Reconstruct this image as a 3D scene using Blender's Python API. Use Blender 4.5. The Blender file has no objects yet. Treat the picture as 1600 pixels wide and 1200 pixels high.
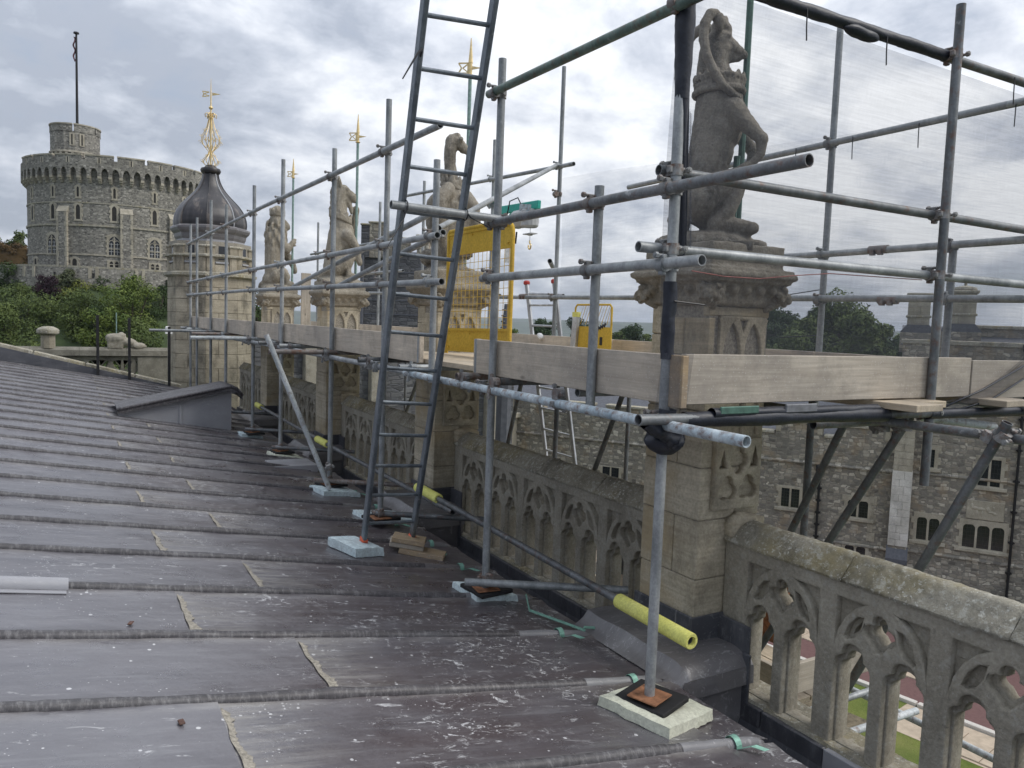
import bpy, bmesh, math, random
from mathutils import Vector, Matrix, noise
random.seed(7)
SC = bpy.context.scene
COL = SC.collection
rad = math.radians

# ---------------------------------------------------------------- camera
cam_d = bpy.data.cameras.new('camera')
cam = bpy.data.objects.new('camera', cam_d)
COL.objects.link(cam)
cam_d.sensor_width = 36.0
cam_d.lens = 1202.0 / 1600.0 * 36.0
cam_d.clip_start = 0.05
cam_d.clip_end = 30000.0
PITCH, ROLL, YAW = math.atan(97 / 1202.0), rad(2.0), rad(30.2)
fw = Vector((math.sin(YAW) * math.cos(PITCH), math.cos(YAW) * math.cos(PITCH), -math.sin(PITCH)))
r0 = Vector((math.cos(YAW), -math.sin(YAW), 0))
u0 = r0.cross(fw)
rt = r0 * math.cos(ROLL) + u0 * math.sin(ROLL)
up = -r0 * math.sin(ROLL) + u0 * math.cos(ROLL)
cam.matrix_world = Matrix(((rt.x, up.x, -fw.x, 0), (rt.y, up.y, -fw.y, 0), (rt.z, up.z, -fw.z, 0), (0, 0, 0, 1)))
SC.camera = cam

# ---------------------------------------------------------------- light
SUN_DIR = Vector((0.60, -0.55, 0.80)).normalized()      # towards the sun
sun_d = bpy.data.lights.new('sun', 'SUN')
sun_d.energy = 1.1
sun_d.angle = rad(24)
sun_d.color = (1.0, 0.95, 0.88)
sun = bpy.data.objects.new('sun', sun_d)
COL.objects.link(sun)
sun.rotation_euler = SUN_DIR.to_track_quat('Z', 'Y').to_euler()

world = bpy.data.worlds.new('World')
SC.world = world
world.use_nodes = True
nt = world.node_tree
nt.nodes.clear()
def wn(t, **kw):
    n = nt.nodes.new(t)
    for k, v in kw.items():
        setattr(n, k, v)
    return n
def wl(a, b): nt.links.new(a, b)
def wmath(op, a, b=None, c=None):
    n = wn('ShaderNodeMath', operation=op)
    for i, v in enumerate((a, b, c)):
        if v is None: continue
        if isinstance(v, (int, float)): n.inputs[i].default_value = v
        else: wl(v, n.inputs[i])
    return n.outputs[0]
sky = wn('ShaderNodeTexSky', sky_type='NISHITA', sun_disc=False)
sky.sun_elevation = math.asin(SUN_DIR.z)
sky.sun_rotation = math.atan2(SUN_DIR.x, SUN_DIR.y)
sky.altitude = 60
tc = wn('ShaderNodeTexCoord')
sep = wn('ShaderNodeSeparateXYZ'); wl(tc.outputs['Generated'], sep.inputs[0])
zc = wmath('ADD', wmath('MAXIMUM', sep.outputs['Z'], 0.0), 0.34)
px_ = wmath('DIVIDE', sep.outputs['X'], zc)
py_ = wmath('DIVIDE', sep.outputs['Y'], zc)
cmb = wn('ShaderNodeCombineXYZ'); wl(px_, cmb.inputs[0]); wl(py_, cmb.inputs[1])
def wnoise(scale, detail, rough, dist, off):
    mp = wn('ShaderNodeMapping'); mp.inputs['Location'].default_value = off
    wl(cmb.outputs[0], mp.inputs[0])
    n = wn('ShaderNodeTexNoise'); n.inputs['Scale'].default_value = scale
    n.inputs['Detail'].default_value = detail; n.inputs['Roughness'].default_value = rough
    n.inputs['Distortion'].default_value = dist
    wl(mp.outputs[0], n.inputs['Vector'])
    return n.outputs['Fac']
def wramp(fac, stops):
    r = wn('ShaderNodeValToRGB')
    el = r.color_ramp.elements
    while len(el) < len(stops): el.new(0.5)
    for e, (p, c) in zip(el, stops):
        e.position = p; e.color = (*c, 1) if len(c) == 3 else c
    wl(fac, r.inputs[0])
    return r.outputs['Color']
big = wnoise(0.75, 5, 0.5, 0.3, (3.1, 1.7, 0))
fine = wnoise(3.3, 12, 0.60, 0.15, (0.4, 5.2, 0))
shape = wmath('ADD', wmath('MULTIPLY', big, 0.42), wmath('MULTIPLY', fine, 0.58))
# brighter towards the sun side of the sky (south-west), duller to the north-east
sd = wn('ShaderNodeVectorMath', operation='DOT_PRODUCT')
wl(tc.outputs['Generated'], sd.inputs[0]); sd.inputs[1].default_value = Vector((0.93, 0.15, 0.34)).normalized()
side = wmath('MULTIPLY', wmath('SUBTRACT', sd.outputs['Value'], 0.62), 0.10)
shape2 = wmath('ADD', shape, side)
cloud = wramp(shape2, [(0.41, (3.5, 3.85, 4.55)), (0.46, (4.6, 4.95, 5.65)), (0.50, (5.8, 6.1, 6.7)), (0.535, (7.0, 7.25, 7.7)), (0.59, (8.7, 8.85, 9.1))])
# an overcast sky grows brighter towards the zenith
zen = wmath('ADD', wmath('MULTIPLY', wmath('MAXIMUM', sep.outputs['Z'], 0.0), 0.9), 0.78)
zv = wn('ShaderNodeVectorMath', operation='SCALE'); wl(cloud, zv.inputs[0]); wl(zen, zv.inputs['Scale']); cloud = zv.outputs[0]
cover = wramp(shape, [(0.30, (0.55, 0.55, 0.55)), (0.42, (0.96, 0.96, 0.96))])
mix = wn('ShaderNodeMix', data_type='RGBA')
wl(cover, mix.inputs['Factor']); wl(sky.outputs[0], mix.inputs['A']); wl(cloud, mix.inputs['B'])
bg = wn('ShaderNodeBackground'); bg.inputs['Strength'].default_value = 0.085
wl(mix.outputs['Result'], bg.inputs['Color'])
wo = wn('ShaderNodeOutputWorld'); wl(bg.outputs[0], wo.inputs['Surface'])

vs = SC.view_settings
vs.view_transform = 'Standard'
try: vs.look = 'None'
except Exception: pass
vs.gamma = 1.0
vs.use_curve_mapping = False
vs.exposure = 0.70
SC.cycles.max_bounces = 6
SC.cycles.transparent_max_bounces = 16

# ---------------------------------------------------------------- mesh helpers
class MB:
    def __init__(s): s.v = []; s.f = []
    def add(s, vs, fs):
        n = len(s.v); s.v += [tuple(v) for v in vs]; s.f += [tuple(i + n for i in f) for f in fs]; return s
    def box(s, c, d, R=None, b=0.0):
        """box centre c, size d; b = chamfer"""
        c = Vector(c); hx, hy, hz = d[0] / 2, d[1] / 2, d[2] / 2
        if b <= 0:
            vs = [Vector((x * hx, y * hy, z * hz)) for x in (-1, 1) for y in (-1, 1) for z in (-1, 1)]
            fs = [(0, 1, 3, 2), (4, 6, 7, 5), (0, 4, 5, 1), (2, 3, 7, 6), (0, 2, 6, 4), (1, 5, 7, 3)]
        else:
            b = min(b, hx * .9, hy * .9, hz * .9)
            vs = []; idx = {}
            for x in (-1, 1):
                for y in (-1, 1):
                    for z in (-1, 1):
                        for a in range(3):
                            p = [x * (hx - b), y * (hy - b), z * (hz - b)]
                            p[a] = (x * hx, y * hy, z * hz)[a]
                            idx[(x, y, z, a)] = len(vs); vs.append(Vector(p))
            fs = []
            for a in range(3):
                o = [i for i in range(3) if i != a]
                for sg in (-1, 1):
                    q = []
                    for (m, n) in ((-1, -1), (1, -1), (1, 1), (-1, 1)):
                        k = [0, 0, 0]; k[a] = sg; k[o[0]] = m; k[o[1]] = n
                        q.append(idx[(*k, a)])
                    fs.append(tuple(q if (sg > 0) == (a != 1) else q[::-1]))
            for a in range(3):
                o = [i for i in range(3) if i != a]
                for m in (-1, 1):
                    for n in (-1, 1):
                        k0 = [0, 0, 0]; k0[o[0]] = m; k0[o[1]] = n; k1 = list(k0); k0[a] = -1; k1[a] = 1
                        fs.append((idx[(*k0, o[0])], idx[(*k1, o[0])], idx[(*k1, o[1])], idx[(*k0, o[1])]))
            for x in (-1, 1):
                for y in (-1, 1):
                    for z in (-1, 1):
                        fs.append(tuple(idx[(x, y, z, a)] for a in range(3)))
        if R is not None: vs = [R @ v for v in vs]
        return s.add([v + c for v in vs], fs)
    def beam(s, p, q, w, h, upv=(0, 0, 1), b=0.0):
        p = Vector(p); q = Vector(q); d = q - p; L = d.length; d.normalize()
        u = Vector(upv); sx = d.cross(u)
        if sx.length < 1e-4: sx = Vector((1, 0, 0))
        sx.normalize(); u = sx.cross(d)
        R = Matrix((d, sx, u)).transposed()
        return s.box((p + q) / 2, (L, w, h), R, b)
    def tube(s, p, q, r, n=14, hollow=True, r2=None, cap=True):
        p = Vector(p); q = Vector(q); d = (q - p).normalized(); r2 = r if r2 is None else r2
        a = d.orthogonal().normalized(); e = d.cross(a)
        def ring(c, rr): return [c + (a * math.cos(2 * math.pi * i / n) + e * math.sin(2 * math.pi * i / n)) * rr for i in range(n)]
        if not hollow:
            vs = ring(p, r) + ring(q, r2)
            fs = [(i, (i + 1) % n, n + (i + 1) % n, n + i) for i in range(n)]
            if cap: fs += [tuple(range(n - 1, -1, -1)), tuple(range(n, 2 * n))]
            return s.add(vs, fs)
        dep = min(0.12, (q - p).length * .3); ri = r * .83
        vs = ring(p + d * dep, ri) + ring(p, ri) + ring(p, r) + ring(q, r2) + ring(q, r2 * .83) + ring(q - d * dep, r2 * .83)
        fs = []
        for k in range(5):
            fs += [(k * n + i, k * n + (i + 1) % n, (k + 1) * n + (i + 1) % n, (k + 1) * n + i) for i in range(n)]
        fs += [tuple(range(n)), tuple(range(6 * n - 1, 5 * n - 1, -1))]
        return s.add(vs, fs)
    def path(s, pts, r, n=6, closed_ends=True, flat=None):
        """tube along a polyline, r number or list; flat=(w,h,normal) gives a strip section"""
        P = [Vector(p) for p in pts]; m = len(P)
        rr = r if isinstance(r, (list, tuple)) else [r] * m
        a = None; vs = []
        for i in range(m):
            d = (P[min(i + 1, m - 1)] - P[max(i - 1, 0)]).normalized()
            if a is None: a = d.orthogonal().normalized()
            a = (a - d * a.dot(d)).normalized(); e = d.cross(a)
            vs += [P[i] + (a * math.cos(2 * math.pi * k / n) + e * math.sin(2 * math.pi * k / n)) * rr[i] for k in range(n)]
        fs = []
        for i in range(m - 1):
            fs += [(i * n + k, i * n + (k + 1) % n, (i + 1) * n + (k + 1) % n, (i + 1) * n + k) for k in range(n)]
        if closed_ends: fs += [tuple(range(n - 1, -1, -1)), tuple(range((m - 1) * n, m * n))]
        return s.add(vs, fs)
    def strip(s, pts, w, wv, t=0.003):
        """thin band with thickness: centre line pts, width w along wv"""
        P = [Vector(p) for p in pts]; wv = Vector(wv).normalized(); vs = []; m = len(P)
        for i in range(m):
            d = (P[min(i + 1, m - 1)] - P[max(i - 1, 0)]).normalized()
            nn = d.cross(wv).normalized()
            for sx, sn in ((-1, 0), (1, 0), (1, 1), (-1, 1)):
                vs.append(P[i] + wv * w / 2 * sx + nn * t * sn)
        fs = []
        for i in range(m - 1):
            fs += [(i * 4 + k, i * 4 + (k + 1) % 4, (i + 1) * 4 + (k + 1) % 4, (i + 1) * 4 + k) for k in range(4)]
        fs += [(3, 2, 1, 0), tuple(range((m - 1) * 4, m * 4))]
        return s.add(vs, fs)
    def lathe(s, prof, n=24, c=(0, 0, 0), a0=0.0, capped=True):
        c = Vector(c); vs = []; m = len(prof)
        for (r, z) in prof:
            vs += [c + Vector((r * math.cos(a0 + 2 * math.pi * i / n), r * math.sin(a0 + 2 * math.pi * i / n), z)) for i in range(n)]
        fs = []
        for k in range(m - 1):
            fs += [(k * n + i, k * n + (i + 1) % n, (k + 1) * n + (i + 1) % n, (k + 1) * n + i) for i in range(n)]
        if capped: fs += [tuple(range(n - 1, -1, -1)), tuple(range((m - 1) * n, m * n))]
        return s.add(vs, fs)
    def prism(s, pts, ext, o=(0, 0, 0), ax=(1, 0, 0), ay=(0, 0, 1)):
        """polygon pts in plane (ax, ay) from o, extruded by vector ext"""
        o = Vector(o); ax = Vector(ax); ay = Vector(ay); e = Vector(ext); n = len(pts)
        b = [o + ax * x + ay * y for x, y in pts]
        vs = b + [v + e for v in b]
        fs = [(i, (i + 1) % n, n + (i + 1) % n, n + i) for i in range(n)] + [tuple(range(n - 1, -1, -1)), tuple(range(n, 2 * n))]
        return s.add(vs, fs)
    def grid(s, fn, nu, nv):
        vs = [fn(i / nu, j / nv) for j in range(nv + 1) for i in range(nu + 1)]
        fs = [(j * (nu + 1) + i, j * (nu + 1) + i + 1, (j + 1) * (nu + 1) + i + 1, (j + 1) * (nu + 1) + i) for j in range(nv) for i in range(nu)]
        return s.add(vs, fs)
    def mesh(s, name, smooth=False, fix=True):
        me = bpy.data.meshes.new(name)
        me.from_pydata(s.v, [], s.f)
        if fix:
            bm = bmesh.new(); bm.from_mesh(me); bmesh.ops.recalc_face_normals(bm, faces=bm.faces); bm.to_mesh(me); bm.free()
        if smooth:
            set_smooth(me, smooth)
        return me
def set_smooth(me, ang=True):
    me.polygons.foreach_set('use_smooth', [True] * len(me.polygons))
    if ang is not True:
        bm = bmesh.new(); bm.from_mesh(me)
        lim = rad(ang)
        for e in bm.edges:
            e.smooth = not (len(e.link_faces) == 2 and e.calc_face_angle(0) > lim)
        bm.to_mesh(me); bm.free()

def tag(o, label=None, cat=None, group=None, kind=None):
    if label: o['label'] = label
    if cat: o['category'] = cat
    if group: o['group'] = group
    if kind: o['kind'] = kind
    return o
def parent_to(o, p):
    o.parent = p
    M = p.matrix_basis.copy()
    o.matrix_parent_inverse = M.inverted()
def obj(name, mb, m, parent=None, smooth=False, **kw):
    me = mb if isinstance(mb, bpy.types.Mesh) else mb.mesh(name, smooth)
    o = bpy.data.objects.new(name, me)
    if m is not None and not me.materials: me.materials.append(m)
    COL.objects.link(o)
    if parent is not None: parent_to(o, parent)
    return tag(o, **kw)
def thing(name, label, cat, loc=(0, 0, 0), group=None):
    o = bpy.data.objects.new(name, None); COL.objects.link(o)
    o.empty_display_size = 0.2; o.location = loc
    return tag(o, label, cat, group)
def kids(o): return [c for c in bpy.data.objects if c.parent == o]
def copy_tree(o, delta=(0, 0, 0), label=None, parent=None):
    c = o.copy(); COL.objects.link(c)
    if parent is not None: c.parent = parent
    else:
        c.location = o.location + Vector(delta)
    if label: c['label'] = label
    for k in kids(o): copy_tree(k, parent=c)
    return c
# ---------------------------------------------------------------- materials
class NB:
    def __init__(s, name):
        s.m = bpy.data.materials.new(name); s.m.use_nodes = True
        s.t = s.m.node_tree; s.t.nodes.clear()
        s.out = s.n('ShaderNodeOutputMaterial'); s.b = s.n('ShaderNodeBsdfPrincipled')
        s.l(s.b.outputs[0], s.out.inputs['Surface'])
        s.co = s.n('ShaderNodeTexCoord').outputs['Object']
        s.rnd = s.n('ShaderNodeObjectInfo').outputs['Random']
    def n(s, t, **kw):
        x = s.t.nodes.new(t)
        for k, v in kw.items(): setattr(x, k, v)
        return x
    def l(s, a, b): s.t.links.new(a, b)
    def put(s, v, sock):
        if isinstance(v, (int, float)): sock.default_value = v
        elif isinstance(v, (tuple, list)): sock.default_value = (*v, 1) if len(v) == 3 and sock.type == 'RGBA' else v
        else: s.l(v, sock)
    def map(s, scale=(1, 1, 1), rot=(0, 0, 0), loc=(0, 0, 0), src=None):
        x = s.n('ShaderNodeMapping'); x.inputs['Scale'].default_value = scale; x.inputs['Rotation'].default_value = rot
        x.inputs['Location'].default_value = loc; s.l(src or s.co, x.inputs[0]); return x.outputs[0]
    def noise(s, scale, detail=4, rough=.55, vec=None, dist=0.0):
        x = s.n('ShaderNodeTexNoise'); x.inputs['Scale'].default_value = scale; x.inputs['Detail'].default_value = detail
        x.inputs['Roughness'].default_value = rough; x.inputs['Distortion'].default_value = dist
        s.l(vec or s.co, x.inputs['Vector']); return x.outputs['Fac']
    def vor(s, scale, feature='F1', vec=None, out='Distance', rnd=1.0):
        x = s.n('ShaderNodeTexVoronoi', feature=feature); x.inputs['Scale'].default_value = scale
        x.inputs['Randomness'].default_value = rnd
        s.l(vec or s.co, x.inputs['Vector']); return x.outputs[out]
    def ramp(s, f, stops, interp='LINEAR'):
        x = s.n('ShaderNodeValToRGB'); el = x.color_ramp.elements; x.color_ramp.interpolation = interp
        while len(el) < len(stops): el.new(.5)
        for e, (p, c) in zip(el, stops):
            e.position = p; e.color = (c, c, c, 1) if isinstance(c, (int, float)) else (*c, 1)
        s.l(f, x.inputs[0]); return x.outputs['Color']
    def mix(s, f, a, b, mode='MIX'):
        x = s.n('ShaderNodeMix', data_type='RGBA', blend_type=mode)
        s.put(f, x.inputs['Factor']); s.put(a, x.inputs['A']); s.put(b, x.inputs['B']); return x.outputs['Result']
    def math(s, op, a, b=None, clamp=False):
        x = s.n('ShaderNodeMath', operation=op, use_clamp=clamp); s.put(a, x.inputs[0])
        if b is not None: s.put(b, x.inputs[1])
        return x.outputs[0]
    def xyz(s):
        x = s.n('ShaderNodeSeparateXYZ'); s.l(s.co, x.inputs[0]); return x.outputs
    def bump(s, h, strength=.3, dist=.01):
        x = s.n('ShaderNodeBump'); x.inputs['Strength'].default_value = strength; x.inputs['Distance'].default_value = dist
        s.l(h, x.inputs['Height']); s.l(x.outputs[0], s.b.inputs['Normal'])
    def set(s, col=None, rough=None, metal=None, spec=None):
        if col is not None: s.put(col, s.b.inputs['Base Color'])
        if rough is not None: s.put(rough, s.b.inputs['Roughness'])
        if metal is not None: s.put(metal, s.b.inputs['Metallic'])
        if spec is not None: s.put(spec, s.b.inputs['Specular IOR Level'])
        return s.m
M = {}

def m_plain(name, col, rough=.6, metal=0.0, var=.25, scale=30, bump=.15):
    k = NB(name)
    f = k.noise(scale, 5, .6)
    lo = tuple(c * (1 - var) for c in col); hi = tuple(min(1, c * (1 + var)) for c in col)
    c = k.ramp(f, [(.3, lo), (.7, hi)])
    k.bump(f, bump, .004)
    M[name] = k.set(c, rough, metal); return k

def m_stone(name, c1, c2, dark=(.05, .048, .042), dirt=.5, lichen=0.0, lich_col=(.6, .6, .55), bump=.5, scale=1.0, ochre=None, bed=0.0):
    k = NB(name)
    base = k.ramp(k.noise(3.2 * scale, 8, .65), [(.32, c1), (.68, c2)])
    fine = k.noise(55 * scale, 6, .7)
    base = k.mix(.55, base, k.ramp(fine, [(.3, .55), (.7, 1.3)]), 'MULTIPLY')
    base = k.mix(k.math('MULTIPLY', k.rnd, .35), base, k.mix(1, base, (.72, .70, .66), 'MULTIPLY'))
    if bed:
        bd = k.noise(2.6, 7, .65, k.map((.45, .45, 13)), .3)
        base = k.mix(bed, base, k.ramp(bd, [(.32, .62), (.68, 1.28)]), 'MULTIPLY')
    if ochre:
        base = k.mix(k.ramp(k.noise(1.7 * scale, 6, .6, k.map(loc=(4, 2, 9))), [(.52, 0), (.66, .7)]), base, ochre)
    g = k.noise(2.1 * scale, 9, .72, k.map((1, 1, .55), loc=(7, 3, 1)))
    gm = k.ramp(g, [(.5, 0), (.66, dirt)])
    base = k.mix(gm, base, dark)
    if lichen > 0:
        warp = k.n('ShaderNodeTexNoise'); warp.inputs['Scale'].default_value = 38 * scale; warp.inputs['Detail'].default_value = 4; k.l(k.co, warp.inputs['Vector'])
        wm = k.n('ShaderNodeVectorMath', operation='MULTIPLY_ADD'); k.l(warp.outputs['Color'], wm.inputs[0]); wm.inputs[1].default_value = (.05, .05, .05); k.l(k.co, wm.inputs[2])
        v = k.vor(30 * scale, vec=k.map(loc=(1, 5, 2), src=wm.outputs[0]))
        sz = k.noise(5 * scale, 4, .6)
        lm = k.math('LESS_THAN', v, k.math('MULTIPLY', k.math('SUBTRACT', sz, .38), lichen))
        base = k.mix(k.math('MULTIPLY', lm, .8), base, lich_col)
        v2 = k.noise(11 * scale, 6, .7, k.map(loc=(9, 9, 4)))
        base = k.mix(k.ramp(v2, [(.54, 0), (.64, .55 if lichen > .7 else .3)]), base, lich_col)
        v3 = k.noise(30 * scale, 8, .75, k.map(loc=(2, 6, 8)))
        base = k.mix(k.ramp(v3, [(.55, 0), (.63, .6 if lichen > .7 else .35)]), base, lich_col)
        v4 = k.noise(24 * scale, 8, .75, k.map(loc=(12, 3, 8)))
        base = k.mix(k.ramp(v4, [(.60, 0), (.70, .5)]), base, dark)
    hgt = k.math('ADD', k.math('MULTIPLY', k.noise(14 * scale, 8, .7), 1.0), k.math('MULTIPLY', fine, .5))
    k.bump(hgt, bump, .015)
    M[name] = k.set(base, .9, 0, .25); return k

m_stone('pier_stone', (.42, .37, .275), (.60, .54, .42), dirt=.42, bump=.6, bed=.55, ochre=(.40, .31, .18))
m_stone('beast_stone', (.24, .215, .175), (.42, .38, .315), dirt=.75, lichen=.35, lich_col=(.50, .48, .42), bump=1.0, scale=1.5)
m_stone('beast_pale', (.235, .21, .165), (.40, .36, .29), dirt=.8, lichen=.4, lich_col=(.50, .48, .42), bump=.8, scale=1.3)
m_stone('parapet_stone', (.28, .255, .205), (.44, .41, .34), dirt=.5, lichen=.5, lich_col=(.45, .44, .40), bump=.6)
m_stone('coping_stone', (.29, .27, .215), (.46, .43, .35), dark=(.05, .048, .042), dirt=.55, lichen=1.1, lich_col=(.62, .61, .54), bump=1.0, scale=1.25, ochre=(.30, .25, .12))
m_stone('turret_stone', (.32, .285, .22), (.49, .44, .345), dirt=.75, bed=.4, bump=.5)
m_stone('dressed_stone', (.36, .33, .26), (.52, .48, .39), dirt=.35, bump=.3, scale=.5)
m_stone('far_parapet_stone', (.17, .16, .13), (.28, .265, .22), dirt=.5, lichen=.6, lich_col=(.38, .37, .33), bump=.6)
m_stone('white_ashlar', (.55, .53, .48), (.74, .72, .67), dirt=.35, bump=.3, scale=.6)

def m_rubble(name, cols, mortar, sx, sz, joint=.06, big=.3):
    k = NB(name)
    vec = k.map((1 / sx, 1 / sx, 1 / sz))
    wob = k.noise(2.0, 3, .5)
    c = k.vor(1.0, vec=vec, out='Color')
    bw = k.n('ShaderNodeSeparateColor'); k.l(c, bw.inputs[0])
    n = len(cols)
    col = k.ramp(bw.outputs[0], [(i / n, cc) for i, cc in enumerate(cols)], 'CONSTANT')
    col = k.mix(.5, col, k.ramp(bw.outputs[1], [(0, .65), (1, 1.35)]), 'MULTIPLY')
    e = k.vor(1.0, 'DISTANCE_TO_EDGE', vec)
    jm = k.ramp(e, [(joint * .5, 1), (joint * 1.3, 0)])
    col = k.mix(jm, col, mortar)
    st = k.noise(big, 7, .65, k.map((1, 1, .6)))
    col = k.mix(.7, col, k.ramp(st, [(.3, .6), (.7, 1.2)]), 'MULTIPLY')
    k.bump(k.math('SUBTRACT', k.ramp(e, [(0, 0), (.15, 1)]), k.math('MULTIPLY', k.noise(8, 4), .3)), .6, .04)
    M[name] = k.set(col, .92, 0, .2)

def m_block(name, cols, mortar, w, h, axis=None, joint=.10, stain=.5, warm=None):
    """random squared rubble: box-metric cells in rough courses"""
    k = NB(name)
    z = k.xyz()[2]
    wz = k.n('ShaderNodeTexNoise'); wz.inputs['Scale'].default_value = 2.2; wz.inputs['Detail'].default_value = 3; k.l(k.co, wz.inputs['Vector'])
    wob = k.math('MULTIPLY', k.math('SUBTRACT', wz.outputs['Fac'], .5), h * .9)
    cb = k.n('ShaderNodeCombineXYZ')
    if axis:
        d = k.n('ShaderNodeVectorMath', operation='DOT_PRODUCT'); k.l(k.co, d.inputs[0]); d.inputs[1].default_value = axis
        k.l(k.math('DIVIDE', k.math('ADD', d.outputs['Value'], wob), w), cb.inputs[0])
    else:
        x = k.xyz(); k.l(k.math('DIVIDE', x[0], w), cb.inputs[0]); k.l(k.math('DIVIDE', x[1], w), cb.inputs[2])
    k.l(k.math('DIVIDE', k.math('ADD', z, wob), h), cb.inputs[1])
    def vv(feat):
        t = k.n('ShaderNodeTexVoronoi', feature=feat, distance='CHEBYCHEV'); t.inputs['Scale'].default_value = 1; t.inputs['Randomness'].default_value = .72
        k.l(cb.outputs[0], t.inputs['Vector']); return t
    f1, f2 = vv('F1'), vv('F2')
    sp = k.n('ShaderNodeSeparateColor'); k.l(f1.outputs['Color'], sp.inputs[0])
    n = len(cols); col = k.ramp(sp.outputs[0], [(i / n, c) for i, c in enumerate(cols)], 'CONSTANT')
    col = k.mix(.6, col, k.ramp(sp.outputs[1], [(0, .6), (1, 1.4)]), 'MULTIPLY')
    e = k.math('SUBTRACT', f2.outputs['Distance'], f1.outputs['Distance'])
    jm = k.ramp(e, [(joint * .4, 1), (joint * 1.4, 0)])
    col = k.mix(jm, col, mortar)
    col = k.mix(.7, col, k.ramp(k.noise(stain, 8, .7, k.map((1, 1, .5))), [(.3, .58), (.7, 1.22)]), 'MULTIPLY')
    col = k.mix(.4, col, k.ramp(k.noise(12, 6, .7), [(.3, .6), (.7, 1.3)]), 'MULTIPLY')
    if warm: col = k.mix(k.ramp(k.noise(.9, 5, .6, k.map(loc=(4, 4, 1))), [(.55, 0), (.66, .45)]), col, warm)
    k.bump(k.math('ADD', k.ramp(e, [(0, 0), (.2, 1)]), k.math('MULTIPLY', k.noise(9, 5, .7), .4)), .6, .03)
    M[name] = k.set(col, .92, 0, .2)
m_block('lodging_rubble', [(.26, .24, .205), (.35, .32, .26), (.44, .405, .335), (.29, .265, .22), (.38, .345, .28), (.21, .195, .17), (.52, .48, .40)], (.25, .235, .20), .27, .145, (-math.sin(rad(33)), math.cos(rad(33)), 0), .11, .45, (.34, .25, .15))
m_block('tower_rubble', [(.20, .192, .172), (.26, .25, .22), (.32, .305, .265), (.225, .215, .19), (.40, .38, .335), (.16, .153, .138)], (.29, .275, .24), .33, .19, None, .10, .22)
m_block('chapel_rubble', [(.115, .118, .125), (.14, .14, .145), (.165, .165, .165), (.125, .126, .13)], (.10, .10, .105), .42, .15, (.87, -.49, 0), .08, .5)

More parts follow.
